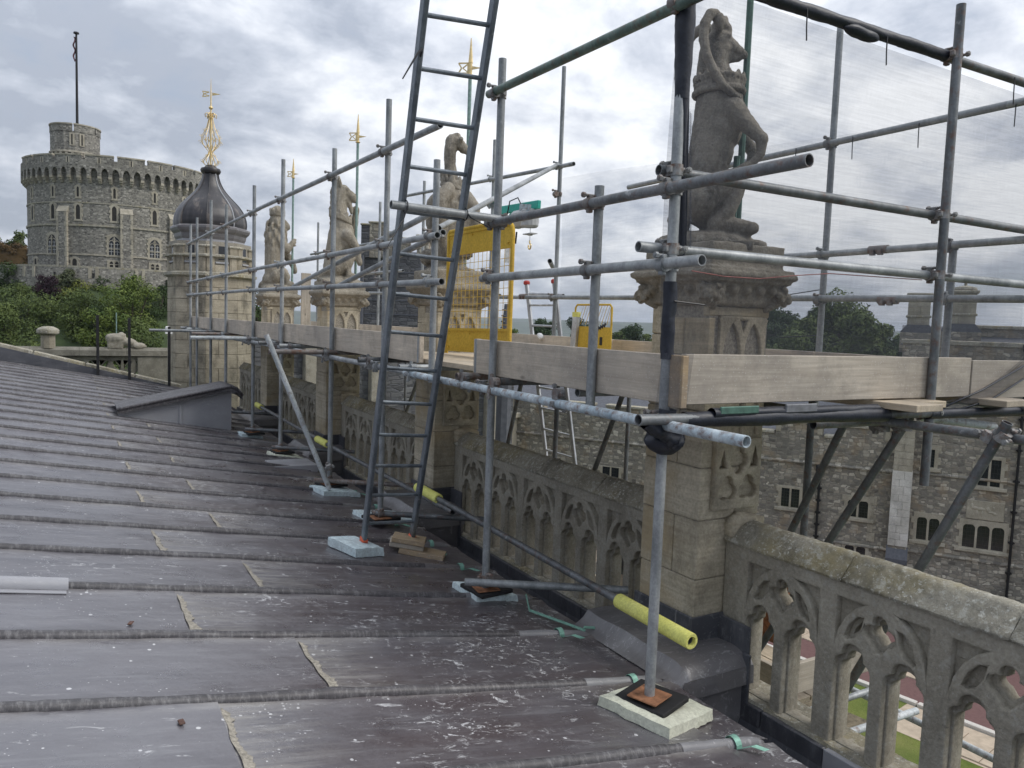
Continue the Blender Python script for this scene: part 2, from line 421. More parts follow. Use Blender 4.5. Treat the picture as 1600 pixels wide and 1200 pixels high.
def m_lead(name, base, dull, drop=1.0, streak=0.0, rough=.42, patina=1.0, spec=.6, ior=1.5, runs=False):
    k = NB(name)
    x = k.xyz()
    f = k.noise(2.2, 7, .62, k.map((.7, 2.2, 1)))
    col = k.ramp(f, [(.3, base), (.7, dull)])
    col = k.mix(k.math('MULTIPLY', k.rnd, .55), col, k.mix(1, col, (.78, .72, .74), 'MULTIPLY'))
    # brown-red patina that grows towards the eaves
    pat = k.math('MULTIPLY', k.ramp(x[0], [(.25, 0), (1.0, 1)]), k.ramp(k.noise(1.6, 6, .6, k.map((.5, 1.6, 1), loc=(2, 2, 2))), [(.35, .15), (.65, .85)]))
    col = k.mix(k.math('MULTIPLY', pat, patina), col, (.058, .040, .042))
    # fine down-slope streaks
    s1 = k.noise(9, 6, .7, k.map((.22, 2.6, 1)))
    col = k.mix(k.ramp(s1, [(.5, 0), (.78, .35)]), col, (.30, .30, .31))
    if drop:
        # lime splashes: round spots, and scraped diagonal smears
        v = k.vor(13, vec=k.map((1, 1, 0)), out='Distance')
        sz = k.noise(3.0, 5, .7, k.map(loc=(3, 8, 0)))
        spots = k.math('LESS_THAN', v, k.math('MULTIPLY', k.math('SUBTRACT', sz, .41), .62))
        v2 = k.vor(42, vec=k.map((1, 1, 0), loc=(5, 5, 0)))
        sp2 = k.math('LESS_THAN', v2, k.math('MULTIPLY', k.math('SUBTRACT', k.noise(1.9, 5, .7), .44), 1.0))
        sm = k.noise(9, 8, .72, k.map((.75, 2.6, 1), rot=(0, 0, rad(-38))), .8)
        den = k.math('ADD', k.ramp(k.noise(1.3, 3, .5, k.map(loc=(1, 7, 3))), [(.42, 0), (.62, 1)]), k.ramp(x[0], [(.5, 0), (1.4, .25)]))
        sm2 = k.noise(16, 9, .75, k.map((1.0, 1.6, 1), rot=(0, 0, rad(20)), loc=(4, 4, 0)), 1.2)
        den2 = k.math('MULTIPLY', k.ramp(k.noise(1.9, 4, .6, k.map(loc=(7, 2, 3))), [(.48, 0), (.60, 1)]), k.ramp(x[0], [(.6, 0), (1.1, 1)]))
        smear = k.math('MAXIMUM', k.math('MULTIPLY', k.ramp(sm, [(.60, 0), (.68, 1)]), den, True), k.math('MULTIPLY', k.ramp(sm2, [(.56, 0), (.60, 1)]), den2, True))
        allw = k.math('MAXIMUM', k.math('MAXIMUM', k.math('MULTIPLY', spots, .85), k.math('MULTIPLY', sp2, .7)), k.math('MULTIPLY', smear, .9))
        col = k.mix(k.math('MULTIPLY', allw, drop), col, (.62, .62, .62))
    if streak:
        t = k.noise(60, 8, .75, k.map((1, .35, .35)))
        col = k.mix(k.math('MULTIPLY', k.ramp(t, [(.48, 0), (.66, 1)]), streak), col, (.42, .41, .41))
        t2 = k.noise(26, 8, .7, k.map((1, .5, .5), loc=(3, 1, 1)))
        col = k.mix(k.ramp(t2, [(.5, 0), (.7, .6)]), col, (.03, .028, .03))
    k.bump(k.math('ADD', k.math('MULTIPLY', k.noise(12, 7, .6), .35), k.noise(2.6, 3, .5, k.map((.6, 1.4, 1)))), .45, .02)
    r = k.ramp(k.noise(6, 5, .6), [(.3, rough - .08), (.7, rough + .14)])
    if runs:
        # deposits washed down from each lap, and grime lying against the rolls
        q = k.math('DIVIDE', k.math('SUBTRACT', x[1], 2.93), .653); fl = k.math('FLOOR', q); fr = k.math('SUBTRACT', q, fl)
        par = k.math('MULTIPLY', k.math('FRACT', k.math('MULTIPLY', k.math('ADD', fl, 40), .5)), 2)
        dx = k.math('SUBTRACT', x[0], k.math('SUBTRACT', .925, k.math('MULTIPLY', par, .45)))
        pl = k.math('MULTIPLY', k.ramp(dx, [(0, 1), (.42, 0)]), k.math('GREATER_THAN', dx, 0.0))
        st = k.noise(14, 6, .7, k.map((.15, 2.2, 1), loc=(3, 3, 3)))
        col = k.mix(k.math('MULTIPLY', pl, k.ramp(st, [(.40, 0), (.66, .75)])), col, (.30, .28, .25))
        ed = k.math('MINIMUM', fr, k.math('SUBTRACT', 1.0, fr))
        gr = k.math('MULTIPLY', k.ramp(ed, [(.04, 1), (.13, 0)]), k.ramp(k.noise(5, 7, .7, k.map((.5, 2, 1), loc=(1, 4, 4))), [(.42, 0), (.62, .6)]))
        col = k.mix(gr, col, (.27, .255, .24))
    k.b.inputs['IOR'].default_value = ior
    M[name] = k.set(col, r, 0.0, spec)
m_lead('lead_sheet', (.082, .078, .090), (.130, .124, .136), rough=.31, spec=.5, ior=2.2, runs=True)
m_lead('lead_roll', (.040, .038, .043), (.07, .067, .07), drop=0, streak=.30, rough=.5, patina=.3)
m_lead('lead_dark', (.05, .053, .062), (.10, .104, .116), drop=.25, rough=.35, patina=0)
m_lead('lead_light', (.19, .195, .20), (.29, .295, .305), drop=.3, rough=.45, patina=.25)
m_lead('lead_mid', (.15, .15, .152), (.25, .248, .25), drop=.35, rough=.36, patina=.45, spec=.8)
m_lead('lead_pale', (.30, .31, .33), (.44, .455, .47), drop=.3, rough=.45, patina=.12)
k = NB('dome_lead')
x_ = k.noise(4, 7, .65, k.map((1, 1, .12)))
k.bump(x_, .3, .02)
M['dome_lead'] = k.set(k.ramp(x_, [(.34, (.012, .011, .013)), (.52, (.03, .027, .03)), (.62, (.12, .10, .085)), (.74, (.24, .23, .225))]), .42, 0, .6)
m_plain('seam_deposit', (.285, .26, .215), .85, var=.45, scale=60, bump=.5)
m_plain('copper_clip', (.22, .42, .34), .6, .2, .3)

def m_galv(name, lo, hi, rust=.0, rough=.5, metal=.35):
    k = NB(name)
    f = k.noise(7, 8, .72, k.map((1, 1, .5)))
    c = k.ramp(f, [(.36, tuple(v * .82 for v in lo)), (.64, tuple(v * 1.12 for v in hi))])
    c = k.mix(.35, c, k.ramp(k.noise(70, 4, .6), [(.3, .6), (.7, 1.35)]), 'MULTIPLY')
    c = k.mix(k.math('MULTIPLY', k.rnd, .6), c, k.mix(1, c, (.62, .64, .66), 'MULTIPLY'))
    c = k.mix(k.ramp(k.noise(16, 6, .7, k.map(loc=(2, 2, 5))), [(.62, 0), (.72, .6)]), c, (.52, .53, .52))
    if rust:
        c = k.mix(k.ramp(k.noise(22, 6, .7, k.map(loc=(8, 1, 5))), [(.55 - .3 * rust, 0), (.75 - .3 * rust, .9)]), c, (.14, .065, .035))
    k.bump(f, .1, .002)
    M[name] = k.set(c, rough, metal)
m_galv('galvanised', (.25, .265, .27), (.40, .415, .415))
m_galv('galvanised_shaded', (.12, .13, .135), (.21, .22, .225), rust=.10)  # darker galvanised copy: backlit shade put into the colour, with some rust
m_galv('green_tube', (.11, .17, .14), (.20, .27, .23), rust=.15)
m_galv('white_tube', (.42, .46, .47), (.60, .63, .63), rust=.1, metal=.0)
m_galv('pale_blue_tube', (.30, .40, .46), (.52, .58, .60), rust=.22, metal=.0)
m_galv('rusty_tube', (.18, .16, .145), (.27, .25, .235), rust=.32, metal=.1)
m_galv('coupler_steel', (.17, .17, .17), (.32, .32, .31), rust=.2, rough=.6, metal=.3)
m_galv('aluminium', (.42, .43, .44), (.60, .61, .62), metal=.5, rough=.4)
m_galv('ladder_steel', (.16, .185, .21), (.25, .28, .305), metal=.45, rough=.4)
M['tube_bore'] = m_plain('tube_bore', (.03, .028, .027), .9).m

def m_wood(name, lo, hi, axis=0):
    k = NB(name)
    sc = [14, 14, 14]; sc[axis] = .9
    g = k.noise(2.2, 7, .6, k.map(tuple(sc)), .6)
    sc2 = [70, 70, 70]; sc2[axis] = 2
    g2 = k.noise(1.5, 4, .6, k.map(tuple(sc2)))
    c = k.ramp(g, [(.28, lo), (.7, hi)])
    c = k.mix(.5, c, k.ramp(g2, [(.3, .7), (.7, 1.2)]), 'MULTIPLY')
    c = k.mix(k.math('MULTIPLY', k.rnd, .5), c, k.mix(1, c, (.80, .78, .75), 'MULTIPLY'))
    kn = k.vor(2.6, vec=k.map(tuple(2.2 if i != axis else .9 for i in range(3))))
    c = k.mix(k.ramp(kn, [(.05, .8), (.10, 0)]), c, tuple(v * .35 for v in lo))
    st = k.noise(3, 8, .75, k.map(loc=(5, 5, 5)))
    c = k.mix(k.ramp(st, [(.47, 0), (.70, .6)]), c, (.17, .15, .13))
    st2 = k.noise(1.2, 6, .7, k.map(loc=(1, 9, 5)))
    c = k.mix(k.ramp(st2, [(.42, 0), (.62, .45)]), c, (.27, .25, .225))
    sp = k.vor(60, vec=k.map(loc=(2, 2, 2)))
    c = k.mix(k.math('MULTIPLY', k.math('LESS_THAN', sp, .16), .5), c, (.62, .60, .56))
    k.bump(g2, .25, .003)
    M[name] = k.set(c, .8, 0, .25)
m_wood('board_y', (.50, .43, .345), (.68, .60, .49), 1)
m_wood('board_x', (.40, .35, .285), (.555, .495, .41), 0)  # darker than board_y: shade of the right-hand face put into the colour
m_wood('board_z', (.40, .345, .28), (.56, .495, .41), 2)
m_wood('deck_y', (.44, .36, .26), (.60, .51, .38), 1)
m_wood('timber_block', (.33, .23, .13), (.50, .37, .22), 0)

m_stone('yellow_paint', (.60, .39, .055), (.72, .49, .08), dark=(.24, .15, .06), dirt=.35, bump=.08)
m_plain('orange_plastic', (.62, .10, .03), .5, 0, .15)
m_plain('red_plastic', (.42, .04, .03), .5, 0, .15)
m_stone('foam_blue', (.54, .66, .69), (.70, .80, .81), dark=(.22, .23, .23), dirt=.55, bump=.5)
m_stone('foam_cream', (.60, .62, .50), (.74, .75, .63), dark=(.25, .24, .20), dirt=.5, bump=.5)
m_stone('foam_yellow', (.80, .79, .20), (.90, .89, .30), dark=(.42, .39, .16), dirt=.3, bump=.3, scale=1.6)
m_plain('rubber', (.012, .012, .013), .8, 0, .3)
m_plain('rust_plate', (.26, .12, .06), .85, .1, .5, 25, .4)
m_plain('black_net', (.011, .014, .024), .45, 0, .4, 60, .4)
m_plain('black_plastic', (.012, .013, .016), .5, 0, .3)
m_plain('black_iron', (.014, .014, .015), .55, .2, .3)
m_plain('gold', (.78, .60, .30), .38, .7, .2, 25, .2)
m_plain('verdigris', (.22, .32, .29), .7, .1, .3)
m_plain('verdigris_dark', (.07, .15, .115), .6, .1, .3)
m_plain('teal_paint', (.02, .36, .28), .45, 0, .15)
m_plain('dark_grey_plastic', (.16, .165, .175), .5)
m_plain('grey_paint', (.42, .43, .43), .45, .1, .15)
m_plain('white_paint', (.74, .74, .72), .5, 0, .08)
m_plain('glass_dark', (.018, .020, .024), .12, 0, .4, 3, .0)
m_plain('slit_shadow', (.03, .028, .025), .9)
m_plain('red_cord', (.26, .10, .09), .8)
m_plain('flag_cloth', (.14, .06, .075), .8, 0, .6, 3)
m_plain('paper_and_lit_pane', (.72, .72, .68), .8)
m_plain('leather_brown', (.10, .05, .035), .7)
k = NB('lawn')
g_ = k.ramp(k.noise(1.1, 6, .65), [(.3, (.085, .125, .025)), (.7, (.165, .185, .05))])
g_ = k.mix(.7, g_, k.ramp(k.noise(22, 5, .75), [(.3, .55), (.7, 1.4)]), 'MULTIPLY')
k.bump(k.noise(40, 4, .7), .6, .03)
M['lawn'] = k.set(k.mix(k.ramp(k.noise(.5, 6, .7, k.map(loc=(3, 1, 1))), [(.5, 0), (.7, .5)]), g_, (.21, .19, .08)), .95, 0, .2)
m_plain('soil', (.14, .115, .075), .95, 0, .5, 6, .6)
m_plain('red_tarmac', (.14, .075, .07), .9, 0, .15, 8, .3)
m_plain('tan_paving', (.44, .36, .27), .9, 0, .2, 3, .2)
m_plain('kerb_stone', (.55, .52, .47), .9, 0, .15)
m_plain('hill_grass', (.05, .075, .025), .95, 0, .4, .25, .2)
m_plain('far_land', (.055, .075, .045), .95, 0, .35, .01, 0)
m_plain('bark', (.07, .055, .04), .95, 0, .3)
m_plain('slate', (.10, .105, .12), .6, 0, .25, 8, .4)
def m_leaf(name, lo, hi):
    k = NB(name)
    c = k.ramp(k.noise(.45, 4, .6), [(.35, lo), (.65, hi)])
    c = k.mix(.5, c, k.ramp(k.noise(4, 3, .6), [(.3, .6), (.7, 1.35)]), 'MULTIPLY')
    M[name] = k.set(c, .75, 0, .25)
    k.b.inputs['Subsurface Weight'].default_value = 0
m_leaf('leaf_dark', (.025, .045, .014), (.06, .095, .028))
m_leaf('leaf_mid', (.055, .085, .022), (.12, .155, .045))
m_leaf('leaf_bright', (.06, .10, .018), (.15, .19, .04))
m_leaf('leaf_yellow', (.10, .13, .025), (.18, .19, .04))
m_leaf('leaf_grey', (.06, .08, .04), (.12, .13, .07))
m_leaf('leaf_purple', (.022, .012, .018), (.05, .026, .035))
m_leaf('leaf_far', (.03, .055, .022), (.06, .095, .035))
m_leaf('hedge_red', (.07, .045, .018), (.12, .075, .03))

# net: woven mesh that lets most light through
k = NB('net_fabric')
wv = k.noise(1.0, 6, .6, k.map((3, 3, 90)), .25)
wv2 = k.noise(1.0, 3, .5, k.map((170, 170, 1.2)))
a = k.math('ADD', k.ramp(wv, [(.30, .20), (.75, .34)]), k.math('MULTIPLY', wv2, .10))
tr = k.n('ShaderNodeBsdfTransparent'); df = k.n('ShaderNodeBsdfDiffuse'); df.inputs['Color'].default_value = (.055, .06, .072, 1)
tl = k.n('ShaderNodeBsdfTranslucent'); tl.inputs['Color'].default_value = (.05, .054, .064, 1)
ad = k.n('ShaderNodeAddShader'); k.l(df.outputs[0], ad.inputs[0]); k.l(tl.outputs[0], ad.inputs[1])
mx = k.n('ShaderNodeMixShader'); k.l(a, mx.inputs[0]); k.l(tr.outputs[0], mx.inputs[1]); k.l(ad.outputs[0], mx.inputs[2])
k.l(mx.outputs[0], k.out.inputs['Surface'])
M['net_fabric'] = k.m
M['net_far'] = k.m.copy(); M['net_far'].name = 'net_far'
for n_ in M['net_far'].node_tree.nodes:
    if n_.type == 'VALTORGB':
        n_.color_ramp.elements[0].color = (.03, .03, .03, 1); n_.color_ramp.elements[1].color = (.10, .10, .10, 1)
# ================================================================ SETTING
def ground_z(r):
    if r < 170: return -12.0
    if r < 650: return -12.0 - 38 * ((r - 170) / 480) ** 1.0
    return -50.0
mb = MB()
rings = [0, 30, 60, 110, 170, 260, 380, 520, 650, 1200, 2500, 5000, 9000, 20000]
NS = 48
vs = [(0, 0, -12)]
for r in rings[1:]:
    for i in range(NS):
        a = 2 * math.pi * i / NS
        vs.append((r * math.cos(a), r * math.sin(a), ground_z(r)))
fs = [(0, 1 + i, 1 + (i + 1) % NS) for i in range(NS)]
for kx in range(len(rings) - 2):
    b0 = 1 + kx * NS; b1 = b0 + NS
    fs += [(b0 + i, b1 + i, b1 + (i + 1) % NS, b0 + (i + 1) % NS) for i in range(NS)]
mb.add(vs, fs)
g = obj('ground', mb, M['far_land'], kind='structure')

mb = MB()
def hill(cx, cy, L, h, az, z=-50, w=500):
    d = Vector((math.sin(az), math.cos(az), 0)); n = Vector((d.y, -d.x, 0)); c = Vector((cx, cy, z))
    def fn(u, v):
        s = (u - .5) * 2; t = (v - .5) * 2
        hh = h * max(0, 1 - s * s) * max(0, 1 - t * t) * (1 + .35 * noise.noise(Vector((s * 4 + cx, t * 2, 0))))
        return c + d * (s * L) + n * (t * w) + Vector((0, 0, hh))
    mb.grid(fn, 40, 8)
for az, dist, L, h in ((25, 4200, 2600, 62), (38, 5200, 3000, 75), (52, 4600, 2500, 60), (66, 5600, 3500, 80), (10, 4800, 2600, 70), (-8, 4500, 2400, 60)):
    hill(dist * math.sin(rad(az)), dist * math.cos(rad(az)), L, h, rad(az + 90))
obj('hills', mb, M['far_land'], smooth=True, kind='structure')

# courtyard surfaces (z = -12), laid out along the chapel with a small turn
CT = rad(-9.5)
cd = Vector((-math.sin(-CT), math.cos(CT), 0)); cn = Vector((cd.y, -cd.x, 0))
def court(s, t, z): return Vector((23.45, 15.88, 0)) + cn * s + cd * t + Vector((0, 0, z))
def sheet(name, s0, s1, t0, t1, z, m, n=1):
    mb = MB()
    mb.grid(lambda u, v: court(s0 + (s1 - s0) * u, t0 + (t1 - t0) * v, z), 1, n)
    return obj(name, mb, M[m], kind='structure')
sheet('lawn', -14, .0, -22, 60, -11.992, 'lawn', 8)
sheet('soil_border', -3.2, -2.2, -1.5, 60, -11.986, 'soil')
mb = MB()
for i in range(60):
    mb.box(court(.12, -22 + i * 1.3, -11.95), (.22, 1.24, .14), Matrix.Rotation(-math.atan2(cd.x, cd.y), 3, 'Z'), .015)
obj('path_kerb', mb, M['kerb_stone'], kind='structure')
sheet('tarmac_path', .25, 2.0, -22, 60, -11.985, 'red_tarmac')
sheet('road', 3.6, 9.0, -22, 60, -11.985, 'red_tarmac')
pv = sheet('paved_path', 2.0, 3.6, -22, 60, -11.99, 'tan_paving')
slab = MB().box((0, 0, 0), (.78, 1.18, .06), None, .012).mesh('slab'); slab.materials.append(M['tan_paving'])
slab2 = MB().box((0, 0, 0), (.78, .78, .06), None, .012).mesh('slab'); slab2.materials.append(M['tan_paving'])
for i in range(26):
    for j in range(2):
        o = obj('slab', slab, None, pv)
        o.location = court(2.4 + j * .8, -8 + i * 1.2 + j * .5, -11.975); o.rotation_euler.z = -math.atan2(cd.x, cd.y) + random.uniform(-.004, .004)
pv2 = sheet('cross_path', -2.1, -.02, -22, -1.6, -11.984, 'tan_paving')
for i in range(9):
    for j in range(2):
        o = obj('slab', slab2, None, pv2)
        o.location = court(-1.6 + j * .8, -9.6 + i * .8, -11.97); o.rotation_euler.z = -math.atan2(cd.x, cd.y) + random.uniform(-.006, .006)

# motte below the round tower
TC = Vector((7.4833, 129.784, 0))
mb = MB()
prof = [(13, 3.4), (17, 2.2), (22, -1.5), (30, -6.5), (38, -10), (46, -12.1), (60, -12.6)]
n = 64; vs = []
for r, z in prof:
    for i in range(n):
        a = 2 * math.pi * i / n
        vs.append(TC + Vector((r * math.cos(a), r * math.sin(a), z + .5 * noise.noise(Vector((r * .3, a * 5, 1))))))
fs = [(k2 * n + i, k2 * n + (i + 1) % n, (k2 + 1) * n + (i + 1) % n, (k2 + 1) * n + i) for k2 in range(len(prof) - 1) for i in range(n)]
mb.add(vs, fs)
obj('motte', mb, M['hill_grass'], smooth=True, kind='structure')

# ================================================================ LEAD ROOF
ZR, SR = -1.38, 0.176
def roof_z(x): return ZR - SR * x
roof = thing('lead_roof', 'low pitched grey lead aisle roof with raised rolls across it', 'roof', (0, 3, ZR))
PITCHY = 0.653; Y0 = 2.93
XE = 2.745
bays = range(-4, 24)
YEND = Y0 + 24 * PITCHY       # 18.6
mb = MB().prism([(-7, roof_z(-7) - .02), (XE - .02, roof_z(XE - .02) - .02), (XE - .02, -2.3), (-7, -2.3)], (0, YEND + 6, 0), (0, -6, 0))
obj('roof_deck', mb, M['lead_dark'], roof)
def lead_sheet(x0, x1, ya, yb, seed, lap):
    nx = max(6, int((x1 - x0) / .1)); ny = 8
    def fn(u, v):
        x = x0 + (x1 - x0) * u; y = ya + (yb - ya) * v
        e = min(v, 1 - v)
        z = roof_z(x) + .004 * noise.noise(Vector((x * 2.2, y * 3.1, seed))) + .0025 * noise.noise(Vector((x * 7, y * 9, seed)))
        z += .014 * math.exp(-(e / .05) ** 2)
        if lap: z += (.013 if x1 == 2.44 else .004) * (u ** 6)
        wig = .012 * noise.noise(Vector((y * 7, seed, 0))) if lap and u == 1 else 0
        return Vector((x + wig, y, z))
    mb = MB(); mb.grid(fn, nx, ny)
    b = len(mb.v)
    # turned-down lower edge
    edge = [mb.v[j * (nx + 1) + nx] for j in range(ny + 1)]
    mb.add(edge + [(e[0], e[1], e[2] - .007) for e in edge], [(j, ny + 1 + j, ny + 2 + j, j + 1) for j in range(ny)])
    return mb
for kx in bays:
    ya = Y0 + kx * PITCHY; yb = ya + PITCHY
    xs = .475 if kx % 2 else .925
    xb = xs - 2.45
    for i, (a, b_, lap) in enumerate(((-4.6 if kx % 2 else -4.2, xb, True), (xb - .03, xs, True), (xs - .03, 2.44, True), (2.40, XE, False))):
        obj('lead_sheet', lead_sheet(a, b_, ya + .015, yb - .015, kx * 7.3 + i, lap), M['lead_sheet'], roof, smooth=True)
    # weathered deposit along the seam
    mb = MB(); prev = None
    def fn(u, v, xs=xs, ya=ya, kx=kx):
        y = ya + .03 + (PITCHY - .06) * v
        wdt = .014 + .030 * (1 - v) * (.4 + 1.2 * abs(noise.noise(Vector((y * 5, kx, 0))))) + .030 * abs(noise.noise(Vector((y * 22, kx, 3)))) + .014 * abs(noise.noise(Vector((y * 70, kx, 6))))
        x = xs + .005 + .012 * noise.noise(Vector((y * 7, kx * 3.1, 0))) + wdt * u
        return Vector((x, y, roof_z(x) + .0075 - .004 * u + .002 * noise.noise(Vector((x * 90, y * 60, kx)))))
    mb.grid(fn, 4, 60)
    obj('seam', mb, M['seam_deposit'], roof, smooth=True)
# rolls
def lead_roll(y, x0, x1, seed, xs, slim=1.0, taper=True):
    mb = MB(); n = 10; m = int((x1 - x0) / .035); vs = []
    for i in range(m + 1):
        u = i / m; x = x0 + (x1 - x0) * u
        tail = min(1, (m - i) / 2.2) if taper else 1
        r = (.0255 + .0035 * noise.noise(Vector((x * 5, y, seed))) + .0035 * noise.noise(Vector((x * 23, y, seed)))) * slim
        if abs(x - xs) < .03: r *= 1.14
        r *= math.sqrt(max(.05, tail))
        cy = y + .006 * noise.noise(Vector((x * 1.7, seed, 5)))
        z = roof_z(x) + .010 + .004 * noise.noise(Vector((x * 1.3, seed, 9)))
        for k2 in range(n + 1):
            a = math.pi * (-.12 + 1.24 * k2 / n)
            vs.append(Vector((x, cy + r * 1.02 * math.cos(a), z + r * 1.18 * math.sin(a))))
    w = n + 1
    fs = [(i * w + k2, i * w + k2 + 1, (i + 1) * w + k2 + 1, (i + 1) * w + k2) for i in range(m) for k2 in range(n)]
    fs += [tuple(range(w)), tuple(range(m * w, (m + 1) * w))]
    mb.add(vs, fs)
    return mb
for kx in list(bays) + [24]:
    y = Y0 + kx * PITCHY
    xs = .475 if kx % 2 else .925
    xe = 2.70 + random.uniform(-.03, .04)
    if 17 <= kx < 24: xe = 2.2
    obj('lead_roll', lead_roll(y, -4.6, xe - .46, kx * 3.7, xs, 1.0, False), M['lead_roll'], roof, smooth=70)
    obj('roll_end', lead_roll(y, xe - .50, xe, kx * 3.7, xs, 1.04), M['lead_light'] if kx < 3 else M['lead_mid'], roof, smooth=70)
    if kx < 9:
        xc = xe - .20 + random.uniform(-.03, .03)
        pts = []
        for i in range(9):
            a = math.pi * (1 - i / 8)
            pts.append((xc, y + .036 * math.cos(a), roof_z(xc) + .012 + .041 * math.sin(a)))
        tail = [(xc + .05, y - .07, roof_z(xc) + .03), (xc + .10, y - .10, roof_z(xc) + .012)]
        mb = MB().strip(pts[::-1] + tail if kx % 2 else pts[::-1], .032, (1, 0, 0), .002)
        obj('copper_clip', mb, M['copper_clip'], roof)
# copper straps trailing off the third roll end
for (a, b_, c_, d_) in (((2.62, 4.22), (2.50, 3.98), (2.62, 3.72), (2.66, 3.60)), ((2.66, 3.62), (2.80, 3.62), (2.93, 3.72), (3.0, 3.70)), ((2.40, 5.60), (2.35, 5.40), (2.42, 5.28), (2.5, 5.2))):
    pts = [(p[0], p[1], roof_z(min(p[0], 2.7)) + h) for p, h in zip((a, b_, c_, d_), (.045, .02, .025, .03))]
    obj('copper_clip', MB().strip(pts, .028, (0, 0, 1) if False else (.7, .7, .1), .003), M['copper_clip'], roof)
# new bright capping on one roll, left
y = Y0 + 2 * PITCHY; vs = []; mb = MB(); n = 8
def capf(u, v):
    x = -1.2 + 1.20 * u; a = math.pi * (1.18 - 1.36 * v)
    return Vector((x, y + .040 * math.cos(a), roof_z(x) + .014 + .046 * math.sin(a)))
mb.grid(capf, 10, 10)
mb.box((-.6, y - .06, roof_z(-.6) + .008), (1.2, .05, .004), Matrix.Rotation(math.atan(SR), 3, 'Y'))
obj('roll_cap', mb, M['lead_pale'], roof, smooth=60, label='new pale grey capping on one roll')
# leaf litter
for (x, y) in ((.335, 2.78), (.24, 3.75)):
    mb = MB().box((x, y, roof_z(x) + .012), (.035, .02, .006), Matrix.Rotation(x * 5, 3, 'Z'), .002)
    LB_ = {.335: 'brown dead leaf beside a pale seam at the bottom left of the roof', .05: 'dead leaf close below the bright roll capping', .24: 'dead leaf just left of a seam below the bright roll capping', 2.35: 'dead leaf near the nearest standard foot', 1.2: 'dead leaf in the middle of the nearest roof bay'}
    tag(obj('dead_leaf', mb, M['leather_brown']), LB_[x], 'leaf', 'dead leaves on the lead roof')

# lead covered hatch (little gabled cover) on the roof slope
hatch = thing('roof_hatch', 'lead clad wedge shaped hatch cover rising from the roof slope', 'hatch', (1.4, 12.1, roof_z(1.4)))
def hz(x): return roof_z(.45) + .03 + (x - .45) * .20
mb = MB()
xs_ = [.62, 1.0, 1.4, 1.8, 2.12]
for yy in (11.9, 12.75):
    vs = [(x, yy, roof_z(x) - .02) for x in xs_] + [(x, yy, hz(x) - .03) for x in xs_]
    mb.add(vs, [(i, i + 1, 6 + i, 5 + i) for i in range(4)])
mb.add([(2.12, 11.9, roof_z(2.12) - .02), (2.12, 12.75, roof_z(2.12) - .02), (2.12, 12.75, hz(2.12) - .03), (2.12, 11.9, hz(2.12) - .03)], [(0, 1, 2, 3)])
mb.box((1.42, 11.89, roof_z(1.42) + .14), (.03, .02, .30))
obj('side_panel', mb, M['lead_pale'], hatch)
mb = MB()
def lid(u, v):
    x = .60 + 1.66 * u; yy = 11.80 + 1.05 * v
    z = hz(x) + .03 * math.sin(math.pi * v)
    if u > .9: z -= .9 * (u - .9) ** 1.0
    if u > .97: z -= .08
    return Vector((x, yy, z))
mb.grid(lid, 30, 8)
mb.grid(lambda u, v: lid(u, 0) - Vector((0, 0, .055 * v)), 30, 1)
mb.grid(lambda u, v: lid(1, u) - Vector((.0, 0, .06 * v)), 8, 1)
obj('lid', mb, M['lead_roll'], hatch, smooth=40)
mb = MB().path([lid(u / 20, 0) + Vector((0, 0, .01)) for u in range(21)], .022, 8)
obj('rolled_edge', mb, M['lead_roll'], hatch, smooth=True)
# smaller wedge further down
mb = MB()
mb.add([(2.02, 8.75, roof_z(2.02) + .01), (2.52, 8.75, roof_z(2.02) - .0), (2.52, 9.2, roof_z(2.02)), (2.02, 9.2, roof_z(2.02) + .01), (2.52, 8.75, roof_z(2.52)), (2.52, 9.2, roof_z(2.52)), (2.02, 8.75, roof_z(2.02) - .01), (2.02, 9.2, roof_z(2.02) - .01)],
       [(0, 1, 2, 3), (0, 6, 4, 1), (1, 4, 5, 2), (3, 2, 5, 7), (0, 3, 7, 6)])
tag(obj('vent_cowl', mb, M['lead_pale']), 'small grey lead wedge cowl beside the leaning tube', 'vent')

# far verge of the roof: stone kerb with lead upstand
verge = thing('verge_kerb', 'narrow stone kerb closing the far end of the lead roof', 'kerb', (0, 18.7, roof_z(0)))
def vz(x): return -1.69 - .26 * (x - 2.1)
for i in range(8):
    xa = 2.25 - i * .95; xb = xa - .93
    mb = MB().beam((xb, 18.85, vz(xb)), (xa, 18.85, vz(xa)), .26, .10, b=.015)
    obj('kerb_stone', mb, M['coping_stone'], verge)
mb = MB().prism([(-6, vz(-6) - .02), (2.25, vz(2.25) - .02), (2.25, -2.3), (-6, -2.3)], (0, .12, 0), (0, 18.68, 0))
obj('lead_upstand', mb, M['lead_dark'], verge)
for i, (x, zt) in enumerate(((.59, -.16), (1.195, -.21), (1.99, -.37))):
    mb = MB().box((x, 18.62, (zt + roof_z(x) - .05) / 2 + .0), (.055, .055, zt - roof_z(x) + .05), None, .004)
    tag(obj('iron_post', mb, M['black_iron']), ('square black iron post left of the headless stone stump', 'square black iron post in front of the broken stone stump', 'black iron post standing against the domed turret')[i], 'post', 'black posts along the roof verge')
